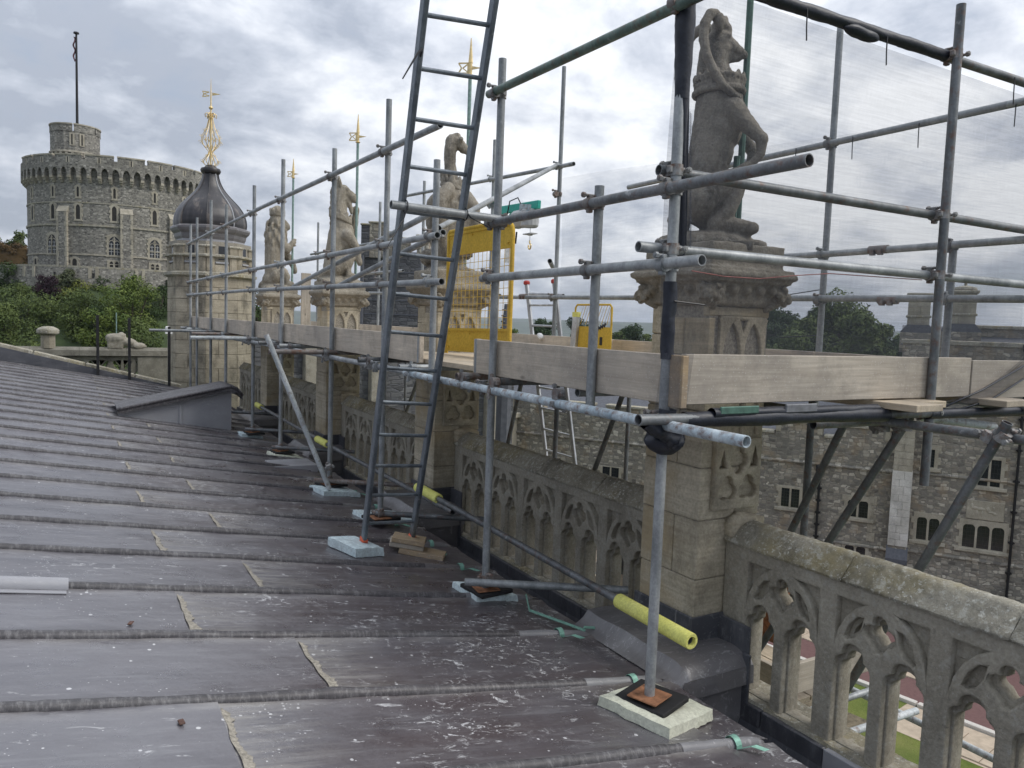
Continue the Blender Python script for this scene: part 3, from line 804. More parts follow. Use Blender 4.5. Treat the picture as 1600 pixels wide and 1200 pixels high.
# ================================================================ PARAPET
def polar_union(circles, a0, a1, n, c=(0, 0)):
    out = []
    for i in range(n + 1):
        a = a0 + (a1 - a0) * i / n; d = (math.cos(a), math.sin(a)); best = 0.002
        for (x, y, r) in circles:
            ox, oy = c[0] - x, c[1] - y; b = ox * d[0] + oy * d[1]; q = ox * ox + oy * oy - r * r; D = b * b - q
            if D >= 0: best = max(best, -b + math.sqrt(D))
        out.append((c[0] + d[0] * best, c[1] + d[1] * best))
    return out
def light_hole(cx, w, z0, zs):
    """narrow light with trefoil head"""
    h = w / 2
    head = polar_union([(cx - h * .44, zs + .012, h * .56), (cx + h * .44, zs + .012, h * .56), (cx, zs + h * .80, h * .58)], -.16, math.pi + .16, 28, (cx, zs + .022))
    return [(cx - h, z0), (cx + h, z0)] + head
def pointed(cx, w, z0, zs, za, n=8):
    h = w / 2; H = za - zs; R = (h * h + H * H) / (2 * h); pts = [(cx - h, z0), (cx + h, z0)]
    a_end = math.asin(H / R)
    pts += [(cx + h - R + R * math.cos(a_end * i / n), zs + R * math.sin(a_end * i / n)) for i in range(n + 1)]
    pts += [(cx - h + R - R * math.cos(a_end * i / n), zs + R * math.sin(a_end * i / n)) for i in range(n - 1, -1, -1)]
    return pts
def plate(name, splines, depth, bev):
    cu = bpy.data.curves.new(name, 'CURVE'); cu.dimensions = '2D'; cu.fill_mode = 'BOTH'
    cu.extrude = max(.001, depth / 2 - bev); cu.bevel_depth = bev; cu.bevel_resolution = 1; cu.offset = -bev
    for pts in splines:
        sp = cu.splines.new('POLY'); sp.points.add(len(pts) - 1); sp.use_cyclic_u = True
        for p, q in zip(sp.points, pts): p.co = (q[0], q[1], 0, 1)
    o = bpy.data.objects.new(name, cu); COL.objects.link(o)
    dg = bpy.context.evaluated_depsgraph_get()
    me = bpy.data.meshes.new_from_object(o.evaluated_get(dg))
    bpy.data.objects.remove(o); bpy.data.curves.remove(cu)
    set_smooth(me, 35); me.materials.clear()
    return me
# plate plane (u, z) -> world: u along -Y (so it runs left to right seen from the roof), normal towards -X
def to_wall(me, x, y0):
    for v in me.vertices:
        u, z, d = v.co
        v.co = (x - d, y0 - u, z)
    me.flip_normals() if False else None
    bm = bmesh.new(); bm.from_mesh(me); bmesh.ops.recalc_face_normals(bm, faces=bm.faces); bm.to_mesh(me); bm.free()
    return me
UN = .57; NU = 5; LB = 3.10; JAMB = (LB - NU * UN) / 2
ZS0, ZC0 = -2.04, -1.200
frame_sp = [[(0, ZS0 - .09), (LB, ZS0 - .09), (LB, ZC0), (0, ZC0)]]
trac_sp = [[(.02, ZS0 - .08), (LB - .02, ZS0 - .08), (LB - .02, ZC0 - .02), (.02, ZC0 - .02)]]
def trefoil(cx, z, k):
    q = polar_union([(cx, z + .036 * k, .034 * k), (cx - .038 * k, z - .012 * k, .034 * k), (cx + .038 * k, z - .012 * k, .034 * k)], -math.pi / 2 + .75, 1.5 * math.pi - .75, 36, (cx, z))
    return q + [(cx - .010 * k, z - .088 * k), (cx + .010 * k, z - .088 * k)]
for i in range(NU):
    c = JAMB + UN * (i + .5)
    for sg in (-1, 1):
        lx = c + sg * .1325
        frame_sp.append(light_hole(lx, .196, ZS0 + .004, -1.63 + .0043 * sg + .0011 * i))
        trac_sp.append(light_hole(lx, .172, ZS0 + .012, -1.655 + .0037 * sg + .0013 * i))
        x0 = c + sg * (UN / 2 - .052)
        tri = [(x0, -1.285), (c + sg * .085, -1.285), (c + sg * .135, -1.318), (c + sg * .185, -1.375), (c + sg * .222, -1.45), (x0, -1.5)]
        frame_sp.append(tri if sg < 0 else tri[::-1])
        cr = [(c + sg * .086, -1.348), (c + sg * .118, -1.355), (c + sg * .160, -1.405), (c + sg * .184, -1.47), (c + sg * .170, -1.48), (c + sg * .128, -1.46), (c + sg * .098, -1.41)]
        frame_sp.append(cr)
        if (i + (sg > 0)) % 2: trac_sp.append([(c + sg * .115, -1.385), (c + sg * .150, -1.43), (c + sg * .155, -1.455), (c + sg * .125, -1.425)])
    frame_sp.append(trefoil(c, -1.392, 1.12)); trac_sp.append(trefoil(c, -1.392, .80))
frame_me = to_wall(plate('parapet_frame', frame_sp, .15, .010), 3.345, 0)
trac_me = to_wall(plate('tracery', trac_sp, .07, .008), 3.345, 0)
for me in (frame_me, trac_me): me.materials.append(M['parapet_stone'])
def rough_block(c, d, seed, amp=.008, sub=(4, 8, 3), prof=None):
    """stone with worn faces; prof maps local (x,z) offsets for copings"""
    mb = MB()
    return mb
def coping_stone(ya, yb, seed):
    prof = [(3.262, -1.208), (3.250, -1.204), (3.246, -1.192), (3.254, -1.182), (3.296, -1.135), (3.336, -1.090), (3.356, -1.079), (3.392, -1.079), (3.412, -1.090), (3.452, -1.135), (3.494, -1.182), (3.502, -1.192), (3.498, -1.204), (3.486, -1.208)]
    # denser profile
    P = []
    for a, b in zip(prof, prof[1:]):
        nn_ = 5 if math.hypot(b[0] - a[0], b[1] - a[1]) > .06 else 2
        for k2 in range(nn_): P.append((a[0] + (b[0] - a[0]) * k2 / nn_, a[1] + (b[1] - a[1]) * k2 / nn_))
    P.append(prof[-1]); n = len(P); m = max(6, int((yb - ya) / .02)); vs = []
    for j in range(m + 1):
        y = ya + (yb - ya) * j / m
        e = min(j, m - j)
        for (x, z) in P:
            nv = noise.noise(Vector((x * 9, y * 9, z * 9 + seed))) * .007 + noise.noise(Vector((x * 28, y * 28, z * 28 + seed))) * .006 - max(0, noise.noise(Vector((x * 17, y * 17, z * 17 + seed + 40))) - .35) * .03
            sh = -.006 if e == 0 else 0
            cx_, cz_ = 3.374, -1.16
            dv = Vector((x - cx_, z - cz_)); L = dv.length; dv /= L
            nv = nv + sh if z > -1.206 else 0
            vs.append(Vector((x + dv.x * nv, y, z + dv.y * nv)))
    fs = [(j * n + k2, j * n + k2 + 1, (j + 1) * n + k2 + 1, (j + 1) * n + k2) for j in range(m) for k2 in range(n - 1)]
    fs += [(j * n + n - 1, j * n, (j + 1) * n, (j + 1) * n + n - 1) for j in range(m)]
    fs += [tuple(range(n)), tuple(range(m * n, (m + 1) * n))]
    return MB().add(vs, fs)
cop_me = [coping_stone(-(i + 1) * LB / 4 + .002, -i * LB / 4 - .002, i * 11.3).mesh('coping', 50) for i in range(4)]
for me in cop_me: me.materials.append(M['coping_stone'])
sill_mb = MB()
def sillf(u, v):
    prof = [(3.235, -2.22), (3.235, -2.065), (3.258, -2.034), (3.49, -2.034), (3.53, -2.08), (3.53, -2.22)]
    k2 = min(4, int(v * 5 - 1e-9)); t = v * 5 - k2
    x = prof[k2][0] + (prof[k2 + 1][0] - prof[k2][0]) * t; z = prof[k2][1] + (prof[k2 + 1][1] - prof[k2][1]) * t
    y = -LB * u
    return Vector((x - .006 * noise.noise(Vector((x * 20, y * 14, z * 20))), y, z + .008 * noise.noise(Vector((x * 12, y * 12, 3)))))
sill_mb.grid(sillf, 90, 15)
sill_me = sill_mb.mesh('sill', 25); sill_me.materials.append(M['coping_stone'])
base_me = MB().box((3.38, -LB / 2, -3.2), (.26, LB, 1.96)).mesh('wall_base'); base_me.materials.append(M['parapet_stone'])
fl_dark = []
PY = [3.12 + 3.57 * i for i in range(4)]        # near face of each pier
PW = .48
tops = [3.115] + [PY[i + 1] - .004 for i in range(3)] + [PY[3] + PW + LB + .004]
plab = ['pierced stone parapet with lichen covered coping in the right foreground',
        'dark stained pierced stone parapet between the nearest pier and the bird statue pier',
        'pierced stone parapet half hidden behind the tall ladder',
        'distant pierced stone parapet in shade under the scaffold boards',
        'farthest pierced parapet, deep in shade next to the domed turret']
for i, yt in enumerate(tops):
    p = thing('parapet', plab[i], 'parapet', (3.38, yt - LB / 2, -2.2))
    for nm, me in (('arcade_frame', frame_me), ('tracery', trac_me), ('sill', sill_me), ('wall_base', base_me)):
        o = obj(nm, me, None, p); o.location = (0, yt, 0)
    for me in cop_me:
        o = obj('coping_stone', me, None, p); o.location = (0, yt, 0)
    # lead flashings dressed up to the sill
    y = yt - .01; k2 = 0
    while y > yt - LB + .05:
        L = random.uniform(.26, .46); yb = max(y - L, yt - LB)
        mm = M['lead_pale'] if (i == 0 and k2 in (2, 5)) else M['lead_dark']
        mb = MB().beam((3.222 - random.uniform(0, .004), y, -2.125), (3.222, yb + .006, -2.125), .014, .16, b=.004)
        mb.beam((3.245, y, -2.052), (3.245, yb + .006, -2.052), .06, .008, b=.003)
        obj('lead_flashing', mb, mm, p); y = yb; k2 += 1
# lead gutter
gut = MB()
gut.prism([(2.73, -1.90), (2.742, -1.90), (2.80, -2.20), (3.18, -2.225), (3.225, -2.12), (3.225, -2.3), (2.73, -2.3)], (0, 19.5, 0), (0, -.9, 0))
obj('gutter', gut, M['lead_dark'], roof)

# ================================================================ sculpting (statues, carved stone)
def capsule(mb, p, q, r1, r2, n=12, sq=(1, 1)):
    p = Vector(p); q = Vector(q); d = q - p
    if d.length < 1e-5: d = Vector((0, 0, 1e-3)); q = p + d
    d.normalize(); a = d.orthogonal().normalized(); e = d.cross(a); vs = []; k2 = 4
    prof = [(math.sin(i / k2 * math.pi / 2), -math.cos(i / k2 * math.pi / 2), 0) for i in range(1, k2 + 1)] + [(math.cos(i / k2 * math.pi / 2), math.sin(i / k2 * math.pi / 2), 1) for i in range(0, k2)]
    for (rr, h, w) in prof:
        c, r = ((p, r1), (q, r2))[w]
        for i in range(n):
            t = 2 * math.pi * i / n
            vs.append(c + d * (h * r) + (a * math.cos(t) + e * math.sin(t)) * (rr * r))
    m = len(prof); b = len(vs); vs += [p - d * r1, q + d * r2]
    fs = [(j * n + i, j * n + (i + 1) % n, (j + 1) * n + (i + 1) % n, (j + 1) * n + i) for j in range(m - 1) for i in range(n)]
    fs += [(b, (i + 1) % n, i) for i in range(n)] + [(b + 1, (m - 1) * n + i, (m - 1) * n + (i + 1) % n) for i in range(n)]
    mb.add(vs, fs)
def ellip(mb, c, rx, ry, rz, rot=None, n=14, m=9):
    c = Vector(c); vs = []
    for j in range(1, m):
        ph = math.pi * j / m
        for i in range(n):
            t = 2 * math.pi * i / n
            v = Vector((rx * math.sin(ph) * math.cos(t), ry * math.sin(ph) * math.sin(t), rz * math.cos(ph)))
            vs.append(c + (rot @ v if rot else v))
    b = len(vs)
    for z in (1, -1):
        v = Vector((0, 0, rz * z)); vs.append(c + (rot @ v if rot else v))
    fs = [(j * n + i, (j + 1) * n + i, (j + 1) * n + (i + 1) % n, j * n + (i + 1) % n) for j in range(m - 2) for i in range(n)]
    fs += [(b, i, (i + 1) % n) for i in range(n)] + [(b + 1, (m - 2) * n + (i + 1) % n, (m - 2) * n + i) for i in range(n)]
    mb.add(vs, fs)
def chain(mb, pts):
    for (a, b) in zip(pts, pts[1:]): capsule(mb, a[:3], b[:3], a[3], b[3])
tex_c = bpy.data.textures.new('erosion', 'CLOUDS'); tex_c.noise_scale = .032; tex_c.noise_depth = 3
tex_b = bpy.data.textures.new('erosion_wide', 'CLOUDS'); tex_b.noise_scale = .16; tex_b.noise_depth = 2
def sculpt(name, mb, voxel, smooth_it=3, erode=.012, wide=.0, decim=0):
    """weld a cluster of closed shapes into one continuous stone surface and weather it"""
    me = mb.mesh(name)
    o = bpy.data.objects.new(name, me); COL.objects.link(o)
    r = o.modifiers.new('r', 'REMESH'); r.mode = 'VOXEL'; r.voxel_size = voxel
    s = o.modifiers.new('s', 'SMOOTH'); s.iterations = smooth_it; s.factor = .5
    if wide:
        d = o.modifiers.new('w', 'DISPLACE'); d.texture = tex_b; d.strength = wide; d.mid_level = .5; d.texture_coords = 'LOCAL'
    if erode:
        d = o.modifiers.new('d', 'DISPLACE'); d.texture = tex_c; d.strength = erode; d.mid_level = .5; d.texture_coords = 'LOCAL'
    dg = bpy.context.evaluated_depsgraph_get()
    res = bpy.data.meshes.new_from_object(o.evaluated_get(dg))
    bpy.data.objects.remove(o); bpy.data.meshes.remove(me)
    res.materials.clear(); set_smooth(res)
    res.name = name
    return res

# ================================================================ PIERS
X0P = 3.05
def arch_panel(w, z0, z1, t):
    """two blind pointed arches in a sunk panel"""
    sp = [[(0, z0), (w, z0), (w, z1), (0, z1)]]
    for c in (w * .27, w * .73):
        sp.append(pointed(c, w * .36, z0 + .012, z0 + (z1 - z0) * .5, z1 - .04, 7))
    for c in (w * .05, w * .5, w * .95):
        hw = .028 if c == w * .5 else .018
        sp.append([(c - hw, z1 - .022), (c + hw, z1 - .022), (c, z1 - .022 - hw * 2.4)][::-1])
    return plate('blind_arches', sp, t, .008)
arch_me = arch_panel(.36, -.335, .075, .045)
def tracery_panel():
    w = .36; sp = [[(0, 0), (w, 0), (w, .40), (0, .40)]]
    for c in (.10, .26):
        sp.append(polar_union([(c - .03, .10, .042), (c + .03, .10, .042), (c, .15, .042)], 0, 2 * math.pi * .985, 30, (c, .115)))
    sp.append(polar_union([(.18 - .03, .28, .04), (.18 + .03, .28, .04), (.18, .33, .04), (.18, .24, .04)], 0, 2 * math.pi * .985, 34, (.18, .285)))
    sp.append([(.03, .24), (.09, .24), (.05, .36), (.03, .37)]); sp.append([(.33, .24), (.33, .37), (.31, .36), (.27, .24)])
    return plate('tracery_panel', sp, .05, .012)
tp_me = tracery_panel()
def cornice_mesh(voxel):
    mb = MB(); c = X0P + PW / 2
    mb.box((c, 0, .145), (.51, .51, .03)); mb.box((c, 0, .175), (.53, .53, .05))
    for k3 in range(6):
        t = k3 / 5; w = .50 + .13 * t ** 1.8; mb.box((c, 0, .20 + .075 * t), (w, w, .03))
    mb.box((c, 0, .300), (.68, .68, .030)); mb.box((c, 0, .325), (.65, .65, .03)); mb.box((c, 0, .40), (.56, .56, .15))
    for k2 in range(5):
        t = (k2 - 2) * .1
        ellip(mb, (c - .275, t, .22), .028, .032, .028); ellip(mb, (c + t, -.275, .22), .032, .028, .028)
    return sculpt('cornice', mb, voxel, 1, .014, .008)
def grotesque_mesh(voxel):
    mb = MB()
    ellip(mb, (0, 0, .205), .085, .075, .075)
    for (x, y, z, r) in ((.06, 0, .19, .05), (.085, 0, .165, .035), (.03, .05, .245, .035), (.03, -.05, .245, .035), (.055, .03, .225, .022), (.055, -.03, .225, .022), (-.02, .07, .20, .035), (-.02, -.07, .20, .035), (.05, 0, .135, .03), (-.03, 0, .265, .05), (.01, .06, .16, .03), (.01, -.06, .16, .03)):
        ellip(mb, (x, y, z), r, r, r * .85)
    capsule(mb, (-.02, 0, .15), (-.10, 0, .09), .05, .03)
    return sculpt('grotesque', mb, voxel, 1, .02)
corn_me = [cornice_mesh(.0105), cornice_mesh(.016)]; grot_me = [grotesque_mesh(.008), grotesque_mesh(.012)]
for me in corn_me + grot_me: me.materials.append(M['beast_pale'])
for me in (arch_me, tp_me): me.materials.append(M['pier_stone'])
plabs = ['nearest stone pier, carrying the horned beast statue', 'stone pier under the bird statue, behind the ladder',
         'stone pier under the maned open-jawed beast', 'farthest stone pier, under the crowned lion statue']
for i, y0 in enumerate(PY):
    yc = y0 + PW / 2; c = X0P + PW / 2
    p = thing('stone_pier', plabs[i], 'pier', (c, yc, -2.2))
    obj('core', MB().box((c, yc, -1.05), (PW - .024, PW - .024, 2.4)), M['seam_deposit'], p)
    courses = [-2.2, -1.78, -1.42, -1.08, -.78, -.46, -.345]
    for j, (za, zb) in enumerate(zip(courses, courses[1:])):
        for sy in (0, 1):
            # two stones per course, alternately split
            if j % 2: a, b = ((0, .58) if sy == 0 else (.58, 1)); bx = (X0P + PW * a, X0P + PW * b, y0, y0 + PW)
            else: a, b = ((0, .42) if sy == 0 else (.42, 1)); bx = (X0P, X0P + PW, y0 + PW * a, y0 + PW * b)
            pr = random.uniform(-.004, .004)
            mb = MB().box(((bx[0] + bx[1]) / 2, (bx[2] + bx[3]) / 2, (za + zb) / 2), (bx[1] - bx[0] - .004 + pr, bx[3] - bx[2] - .004 + pr, zb - za - .005), None, .006)
            obj('stone', mb, M['pier_stone'], p)
    # upper stage, a little narrower on plan
    obj('upper_core', MB().box((c, yc, -.10), (PW - .04, PW - .04, .52), None, .004), M['pier_stone'], p)
    for (za, zb) in ((-.345, -.04), (-.04, .13)):
        for sy in (0, 1):
            mb = MB().box((c - PW * .25 + PW * .5 * sy, yc + PW / 2 - .09, (za + zb) / 2), (PW * .5 - .004, .17, zb - za - .005), None, .005)
            obj('stone', mb, M['pier_stone'], p)
    # faces: blind arches to the near side and to the roof side
    o = obj('blind_arches', arch_me, None, p); o.location = (c - .18 + .02, y0 + .012, 0); o.rotation_euler = (rad(90), 0, 0)
    mb = MB().box((X0P + .03, y0 + .10, -.14), (.05, .19, .40), None, .006); obj('stone', mb, M['pier_stone'], p)
    mb = MB().box((X0P + .03, y0 + .295, -.14), (.05, .19, .40), None, .006); obj('stone', mb, M['pier_stone'], p)
    mb = MB().box((X0P + PW / 2, y0 + .03, .10), (PW - .006, .05, .055), None, .006); obj('stone', mb, M['pier_stone'], p)
    o = obj('cornice', corn_me[0 if i < 1 else 1], None, p); o.location = (0, yc, 0)
    for sx in (-1, 1):
        for sy in (-1, 1):
            o = obj('grotesque', grot_me[0 if i < 1 else 1], None, p); o.scale = (.72, .72, .72); o.location = (c + sx * .262, yc + sy * .262, .055); o.rotation_euler.z = math.atan2(sy, sx) + (.3 if sx > 0 else -.2)
    # carved panel on the near face
    o = obj('carved_panel', tp_me, None, p); o.location = (c - .16, y0 - .012, -1.02); o.rotation_euler = (rad(90), 0, 0)
    mb = MB(); mb.tube((X0P + PW - .06, y0 - .004, -.6), (X0P + PW - .06, y0 - .004, -.36), .018, 8, False); mb.tube((X0P + .30, y0 - .004, -.6), (X0P + .30, y0 - .004, -.36), .018, 8, False)
    obj('shaft', mb, M['pier_stone'], p, smooth=40)
    # worn shelf stone where the parapet meets the pier
    mb = MB(); mb.box((3.385, y0 - .02, -1.13), (.25, .09, .12)); ellip(mb, (3.36, y0 - .03, -1.09), .12, .06, .05)
    me = sculpt('weathering', mb, .018, 3, .03); me.materials.append(M['pier_stone']); obj('weathering', me, None, p)
    # lead dressing round the foot of the pier, over the gutter
    mb = MB()
    def top(u, v, y0=y0):
        yy = y0 - .26 + .90 * v; x = 2.68 + .59 * u
        z = -1.765 + .012 * noise.noise(Vector((x * 4, yy * 4, 1)))
        z = max(z - .085 * max(0, 1 - u / .25), roof_z(x) + .008) if x < 2.76 else z
        e = v
        if e < .16: z -= .075 * (1 - math.sqrt(max(0, 1 - (1 - e / .16) ** 2)))
        return Vector((x, yy, z))
    mb.grid(top, 16, 26)
    mb.grid(lambda u, v: Vector((2.76 + .51 * u, y0 - .262 - .006 * v + .004 * noise.noise(Vector((u * 4, v * 4, 2))), -1.84 - .10 * v)), 8, 3)
    mb.grid(lambda u, v: Vector((2.76 + .51 * u, y0 - .235 + .004 * noise.noise(Vector((u * 4, v * 4, 7))), -1.93 - .30 * v)), 8, 4)
    obj('lead_saddle', mb, M['lead_mid'], p, smooth=45)
    mb = MB()
    mb.box((X0P - .012, yc, -1.70), (.016, PW + .03, .15), None, .004); mb.box((X0P + .10, y0 - .012, -1.70), (.26, .016, .15), None, .004)
    mb.box((3.242, y0 - .13, -1.78), (.016, .24, .30), None, .004); mb.box((3.225, y0 - .25, -2.0), (.02, .05, .45), None, .004)
    obj('lead_apron', mb, M['lead_dark'], p)
# ================================================================ STONE BEASTS
# local frame: f forward, s to the beast's right-hand viewer side (towards the camera), z up
def place(o, y0, az):
    o.location = (X0P + PW / 2, y0 + PW / 2, 0); o.rotation_euler.z = rad(90 - az)
def S(pts):      # (f, s, z, r)
    return [tuple(p) for p in pts]
def beast(label, y0, az, voxel, build, erode=.012, wide=.01, name='beast_statue', col='beast_stone', extra=None):
    t = thing(name, label, 'statue'); place(t, y0, az)
    if y0 == PY[0]: t.location += Vector((-.075, .055, -.022))
    mb = MB(); build(mb)
    me = sculpt('body', mb, voxel, 3 if voxel < .01 else 1, erode, wide); me.materials.append(M[col])
    slim = {PY[2]: .84, PY[3]: .80, PY[1]: .82}.get(y0, .96); t.scale = (slim * (.95 if y0 == PY[0] else 1), slim, 1)
    o = bpy.data.objects.new('body', me); COL.objects.link(o); o.parent = t
    for nm, fn, vx in (extra or []):
        mb = MB(); fn(mb); me = sculpt(nm, mb, vx, 1, erode * .7); me.materials.append(M[col])
        o = bpy.data.objects.new(nm, me); COL.objects.link(o); o.parent = t
    return t

# horned antelope-like beast, sitting up --------------------------------------
def yale(mb):
    # mound
    ellip(mb, (.05, 0, .515), .33, .25, .075); mb.box((.33, 0, .495), (.12, .22, .04)); mb.box((.03, 0, .49), (.54, .50, .05)); ellip(mb, (.34, 0, .51), .09, .15, .035)
    # rump and upright torso (back on the left, chest on the right)
    ellip(mb, (.045, 0, .77), .15, .155, .17)
    for (f, z, rf, rs, rz) in ((.035, .93, .115, .135, .16), (.060, 1.06, .135, .14, .16), (.085, 1.17, .155, .15, .14), (.093, 1.27, .152, .15, .12), (.090, 1.34, .145, .14, .09)):
        ellip(mb, (f, 0, z), rf, rs, rz)
    capsule(mb, (.012, 0, .80), (.085, 0, 1.32), .128, .146)
    # haunches and lower hind legs
    for s in (-1, 1):
        chain(mb, [(.0, s * .10, .75, .115), (.09, s * .125, .82, .085), (.20, s * .13, .882, .060)])
        chain(mb, [(.205, s * .13, .88, .058), (.195, s * .13, .79, .054), (.15, s * .13, .68, .050), (.10, s * .13, .63, .050)])
        chain(mb, [(.08, s * .13, .615, .05), (.20, s * .13, .612, .046), (.285, s * .13, .60, .040)])
        for t_ in (-.028, .028): ellip(mb, (.305, s * .13 + t_, .595), .042, .026, .036)
    # forelegs: elbow out, hoof resting on the raised hind knee
    for s in (-1, 1):
        chain(mb, [(.15, s * .11, 1.26, .080), (.215, s * .125, 1.20, .058), (.27, s * .13, 1.150, .045), (.335, s * .135, 1.085, .036)])
        chain(mb, [(.337, s * .135, 1.08, .036), (.332, s * .135, 1.01, .028), (.285, s * .135, .955, .025), (.255, s * .135, .935, .034), (.235, s * .135, .925, .036)])
        ellip(mb, (.338, s * .135, 1.088), .038, .042, .042)
    # neck and head
    chain(mb, [(.085, 0, 1.36, .128), (.068, 0, 1.45, .098), (.050, 0, 1.53, .080), (.056, 0, 1.60, .076)])
    ellip(mb, (.058, 0, 1.665), .074, .064, .074)
    chain(mb, [(.08, 0, 1.665, .066), (.13, 0, 1.640, .049), (.175, 0, 1.615, .036), (.212, 0, 1.597, .027), (.226, 0, 1.590, .022)])
    chain(mb, [(.08, 0, 1.60, .052), (.13, 0, 1.578, .034), (.19, 0, 1.570, .020)])
    for s in (-1, 1):
        ellip(mb, (.112, s * .050, 1.684), .024, .016, .014); ellip(mb, (.085, s * .045, 1.62), .045, .022, .03)
        chain(mb, [(.05, s * .07, 1.72, .025), (.042, s * .105, 1.755, .034), (.05, s * .10, 1.70, .022)])
        ellip(mb, (.045, s * .125, 1.735), .028, .02, .045)
    for (f, z, r) in ((.05, 1.745, .040), (.085, 1.755, .038), (.112, 1.735, .030), (.09, 1.785, .026), (.06, 1.78, .028), (.118, 1.705, .026)): ellip(mb, (f, .0, z), r, r * 1.25, r)
    chain(mb, [(-.005, 0, 1.66, .04), (-.02, 0, 1.55, .042), (-.02, 0, 1.44, .05)])
    # tail curling up the side
    chain(mb, [(-.10, 0, .62, .045), (-.16, .08, .66, .036), (-.13, .15, .76, .030), (-.09, .17, .82, .038)])
def yale_horn(s):
    def fn(mb):
        pts = [(.04, s * .075, 1.755), (.02, s * .10, 1.780), (-.018, s * .125, 1.772), (-.048, s * .145, 1.715), (-.052, s * .155, 1.624), (-.028, s * .165, 1.532), (.018, s * .168, 1.45), (.08, s * .165, 1.375), (.150, s * .155, 1.325), (.185, s * .15, 1.312)]
        if s > 0: pts = [(.03, s * .075, 1.755), (-.02, s * .11, 1.785), (-.08, s * .15, 1.76), (-.13, s * .18, 1.69), (-.15, s * .19, 1.60), (-.155, s * .195, 1.52), (-.15, s * .19, 1.44), (-.13, s * .18, 1.38)]
        rs = [.028, .030, .031, .031, .030, .029, .027, .025, .021, .013]
        chain(mb, [(*p, r) for p, r in zip(pts, rs)])
        for i_, (p, r) in enumerate(zip(pts[1:-2], rs[1:-2])): ellip(mb, p, r * 1.12, r * 1.12, r * .5)
    return fn
def yale_crown(mb):
    c = Vector((.080, 0, 1.375)); n = 26
    for (z, k_, r) in ((0, 1.0, .019), (.035, .97, .012)):
        pts = [c + Vector((.150 * k_ * math.cos(2 * math.pi * i / n), .148 * k_ * math.sin(2 * math.pi * i / n), z + .006 * math.cos(2 * math.pi * i / n))) for i in range(n + 1)]
        chain(mb, [(*p, r) for p in pts])
    for i in range(14):
        a = 2 * math.pi * i / 14; q = c + Vector((.150 * math.cos(a), .148 * math.sin(a), .075))
        ellip(mb, q, .016, .016, .030)
        for da in (-.14, .14): ellip(mb, c + Vector((.152 * math.cos(a + da), .150 * math.sin(a + da), .072)), .014, .014, .014)
        a2 = a + math.pi / 14; ellip(mb, c + Vector((.150 * math.cos(a2), .148 * math.sin(a2), .055)), .013, .013, .016)
def local(fn):       # mirror the viewer side: the camera is on the -s side after rotation
    return fn
beast('nearest statue: dark stone horned beast sitting upright with crown collar', PY[0], 126, .0085, yale, .009, .006,
      extra=[('horn', yale_horn(-1), .0085), ('horn', yale_horn(1), .0085), ('crown_collar', yale_crown, .0065)])

# long-necked bird ------------------------------------------------------------
def swan(mb):
    ellip(mb, (0, 0, .46), .34, .26, .075); mb.box((0, 0, .45), (.56, .50, .06))
    capsule(mb, (-.02, 0, .62), (.00, 0, 1.12), .20, .19); ellip(mb, (.0, 0, 1.14), .20, .19, .16); ellip(mb, (.04, 0, .85), .22, .19, .3)
    for s in (-1, 1):      # folded wings, shoulder high
        chain(mb, [(-.10, s * .20, 1.22, .09), (-.19, s * .25, 1.14, .085), (-.20, s * .27, .98, .075), (-.17, s * .26, .80, .06), (-.12, s * .22, .62, .04)])
        chain(mb, [(.12, s * .20, 1.18, .07), (.22, s * .24, 1.08, .06), (.24, s * .25, .94, .05), (.20, s * .24, .80, .04)])
        for k2 in range(7):
            chain(mb, [(-.10 + .05 * k2, s * .215, 1.12 - .01 * k2, .035), (-.13 + .055 * k2, s * .235, .82, .03), (-.10 + .05 * k2, s * .20, .62, .02)])
        chain(mb, [(.05, s * .09, .62, .06), (.06, s * .09, .52, .05), (.14, s * .10, .50, .04)])
    for row in range(7):
        for j in range(7):
            a = -1.5 + j * .5 + (row % 2) * .25; z = 1.10 - .075 * row
            for bs in (0, math.pi):
                ellip(mb, (.205 * math.sin(a) * (1 if bs == 0 else -1), -.195 * math.cos(a) * (1 if bs == 0 else -1), z), .045, .03, .055)
    ellip(mb, (-.27, .05, .60), .10, .10, .085); chain(mb, [(-.14, 0, .62, .09), (-.26, .04, .60, .08)])
    chain(mb, [(.0, 0, 1.22, .12), (-.02, 0, 1.36, .080), (-.045, 0, 1.50, .070), (-.05, 0, 1.62, .072), (-.03, 0, 1.70, .080)])
    ellip(mb, (-.01, 0, 1.72), .100, .075, .078)
    chain(mb, [(.07, 0, 1.70, .062), (.14, 0, 1.665, .042), (.20, 0, 1.64, .028), (.235, 0, 1.632, .022)])
    chain(mb, [(.09, 0, 1.655, .03), (.21, 0, 1.612, .016)])
    for s in (-1, 1): ellip(mb, (.07, s * .07, 1.745), .03, .022, .025)
    ellip(mb, (.03, 0, 1.785), .05, .05, .03)
def ring_crown(cf, cz, rf, rs, nf=9, r=.024, tilt=0.0):
    def fn(mb):
        n = 22
        for dz in (0, .045):
            pts = [(cf + rf * math.cos(2 * math.pi * i / n), rs * math.sin(2 * math.pi * i / n), cz + dz + tilt * math.cos(2 * math.pi * i / n), r) for i in range(n + 1)]
            chain(mb, pts)
        for i in range(nf):
            a = 2 * math.pi * (i + .5) / nf
            ellip(mb, (cf + rf * 1.03 * math.cos(a), rs * 1.03 * math.sin(a), cz + .085 + tilt * math.cos(a)), .026, .026, .042)
    return fn
beast('stone bird statue with a long neck and crown collar behind the ladder', PY[1], 104, .012, swan, .012, .012, 'bird_statue',
      extra=[('crown_collar', ring_crown(-.01, 1.28, .125, .12, 9, .024, -.03), .013)])

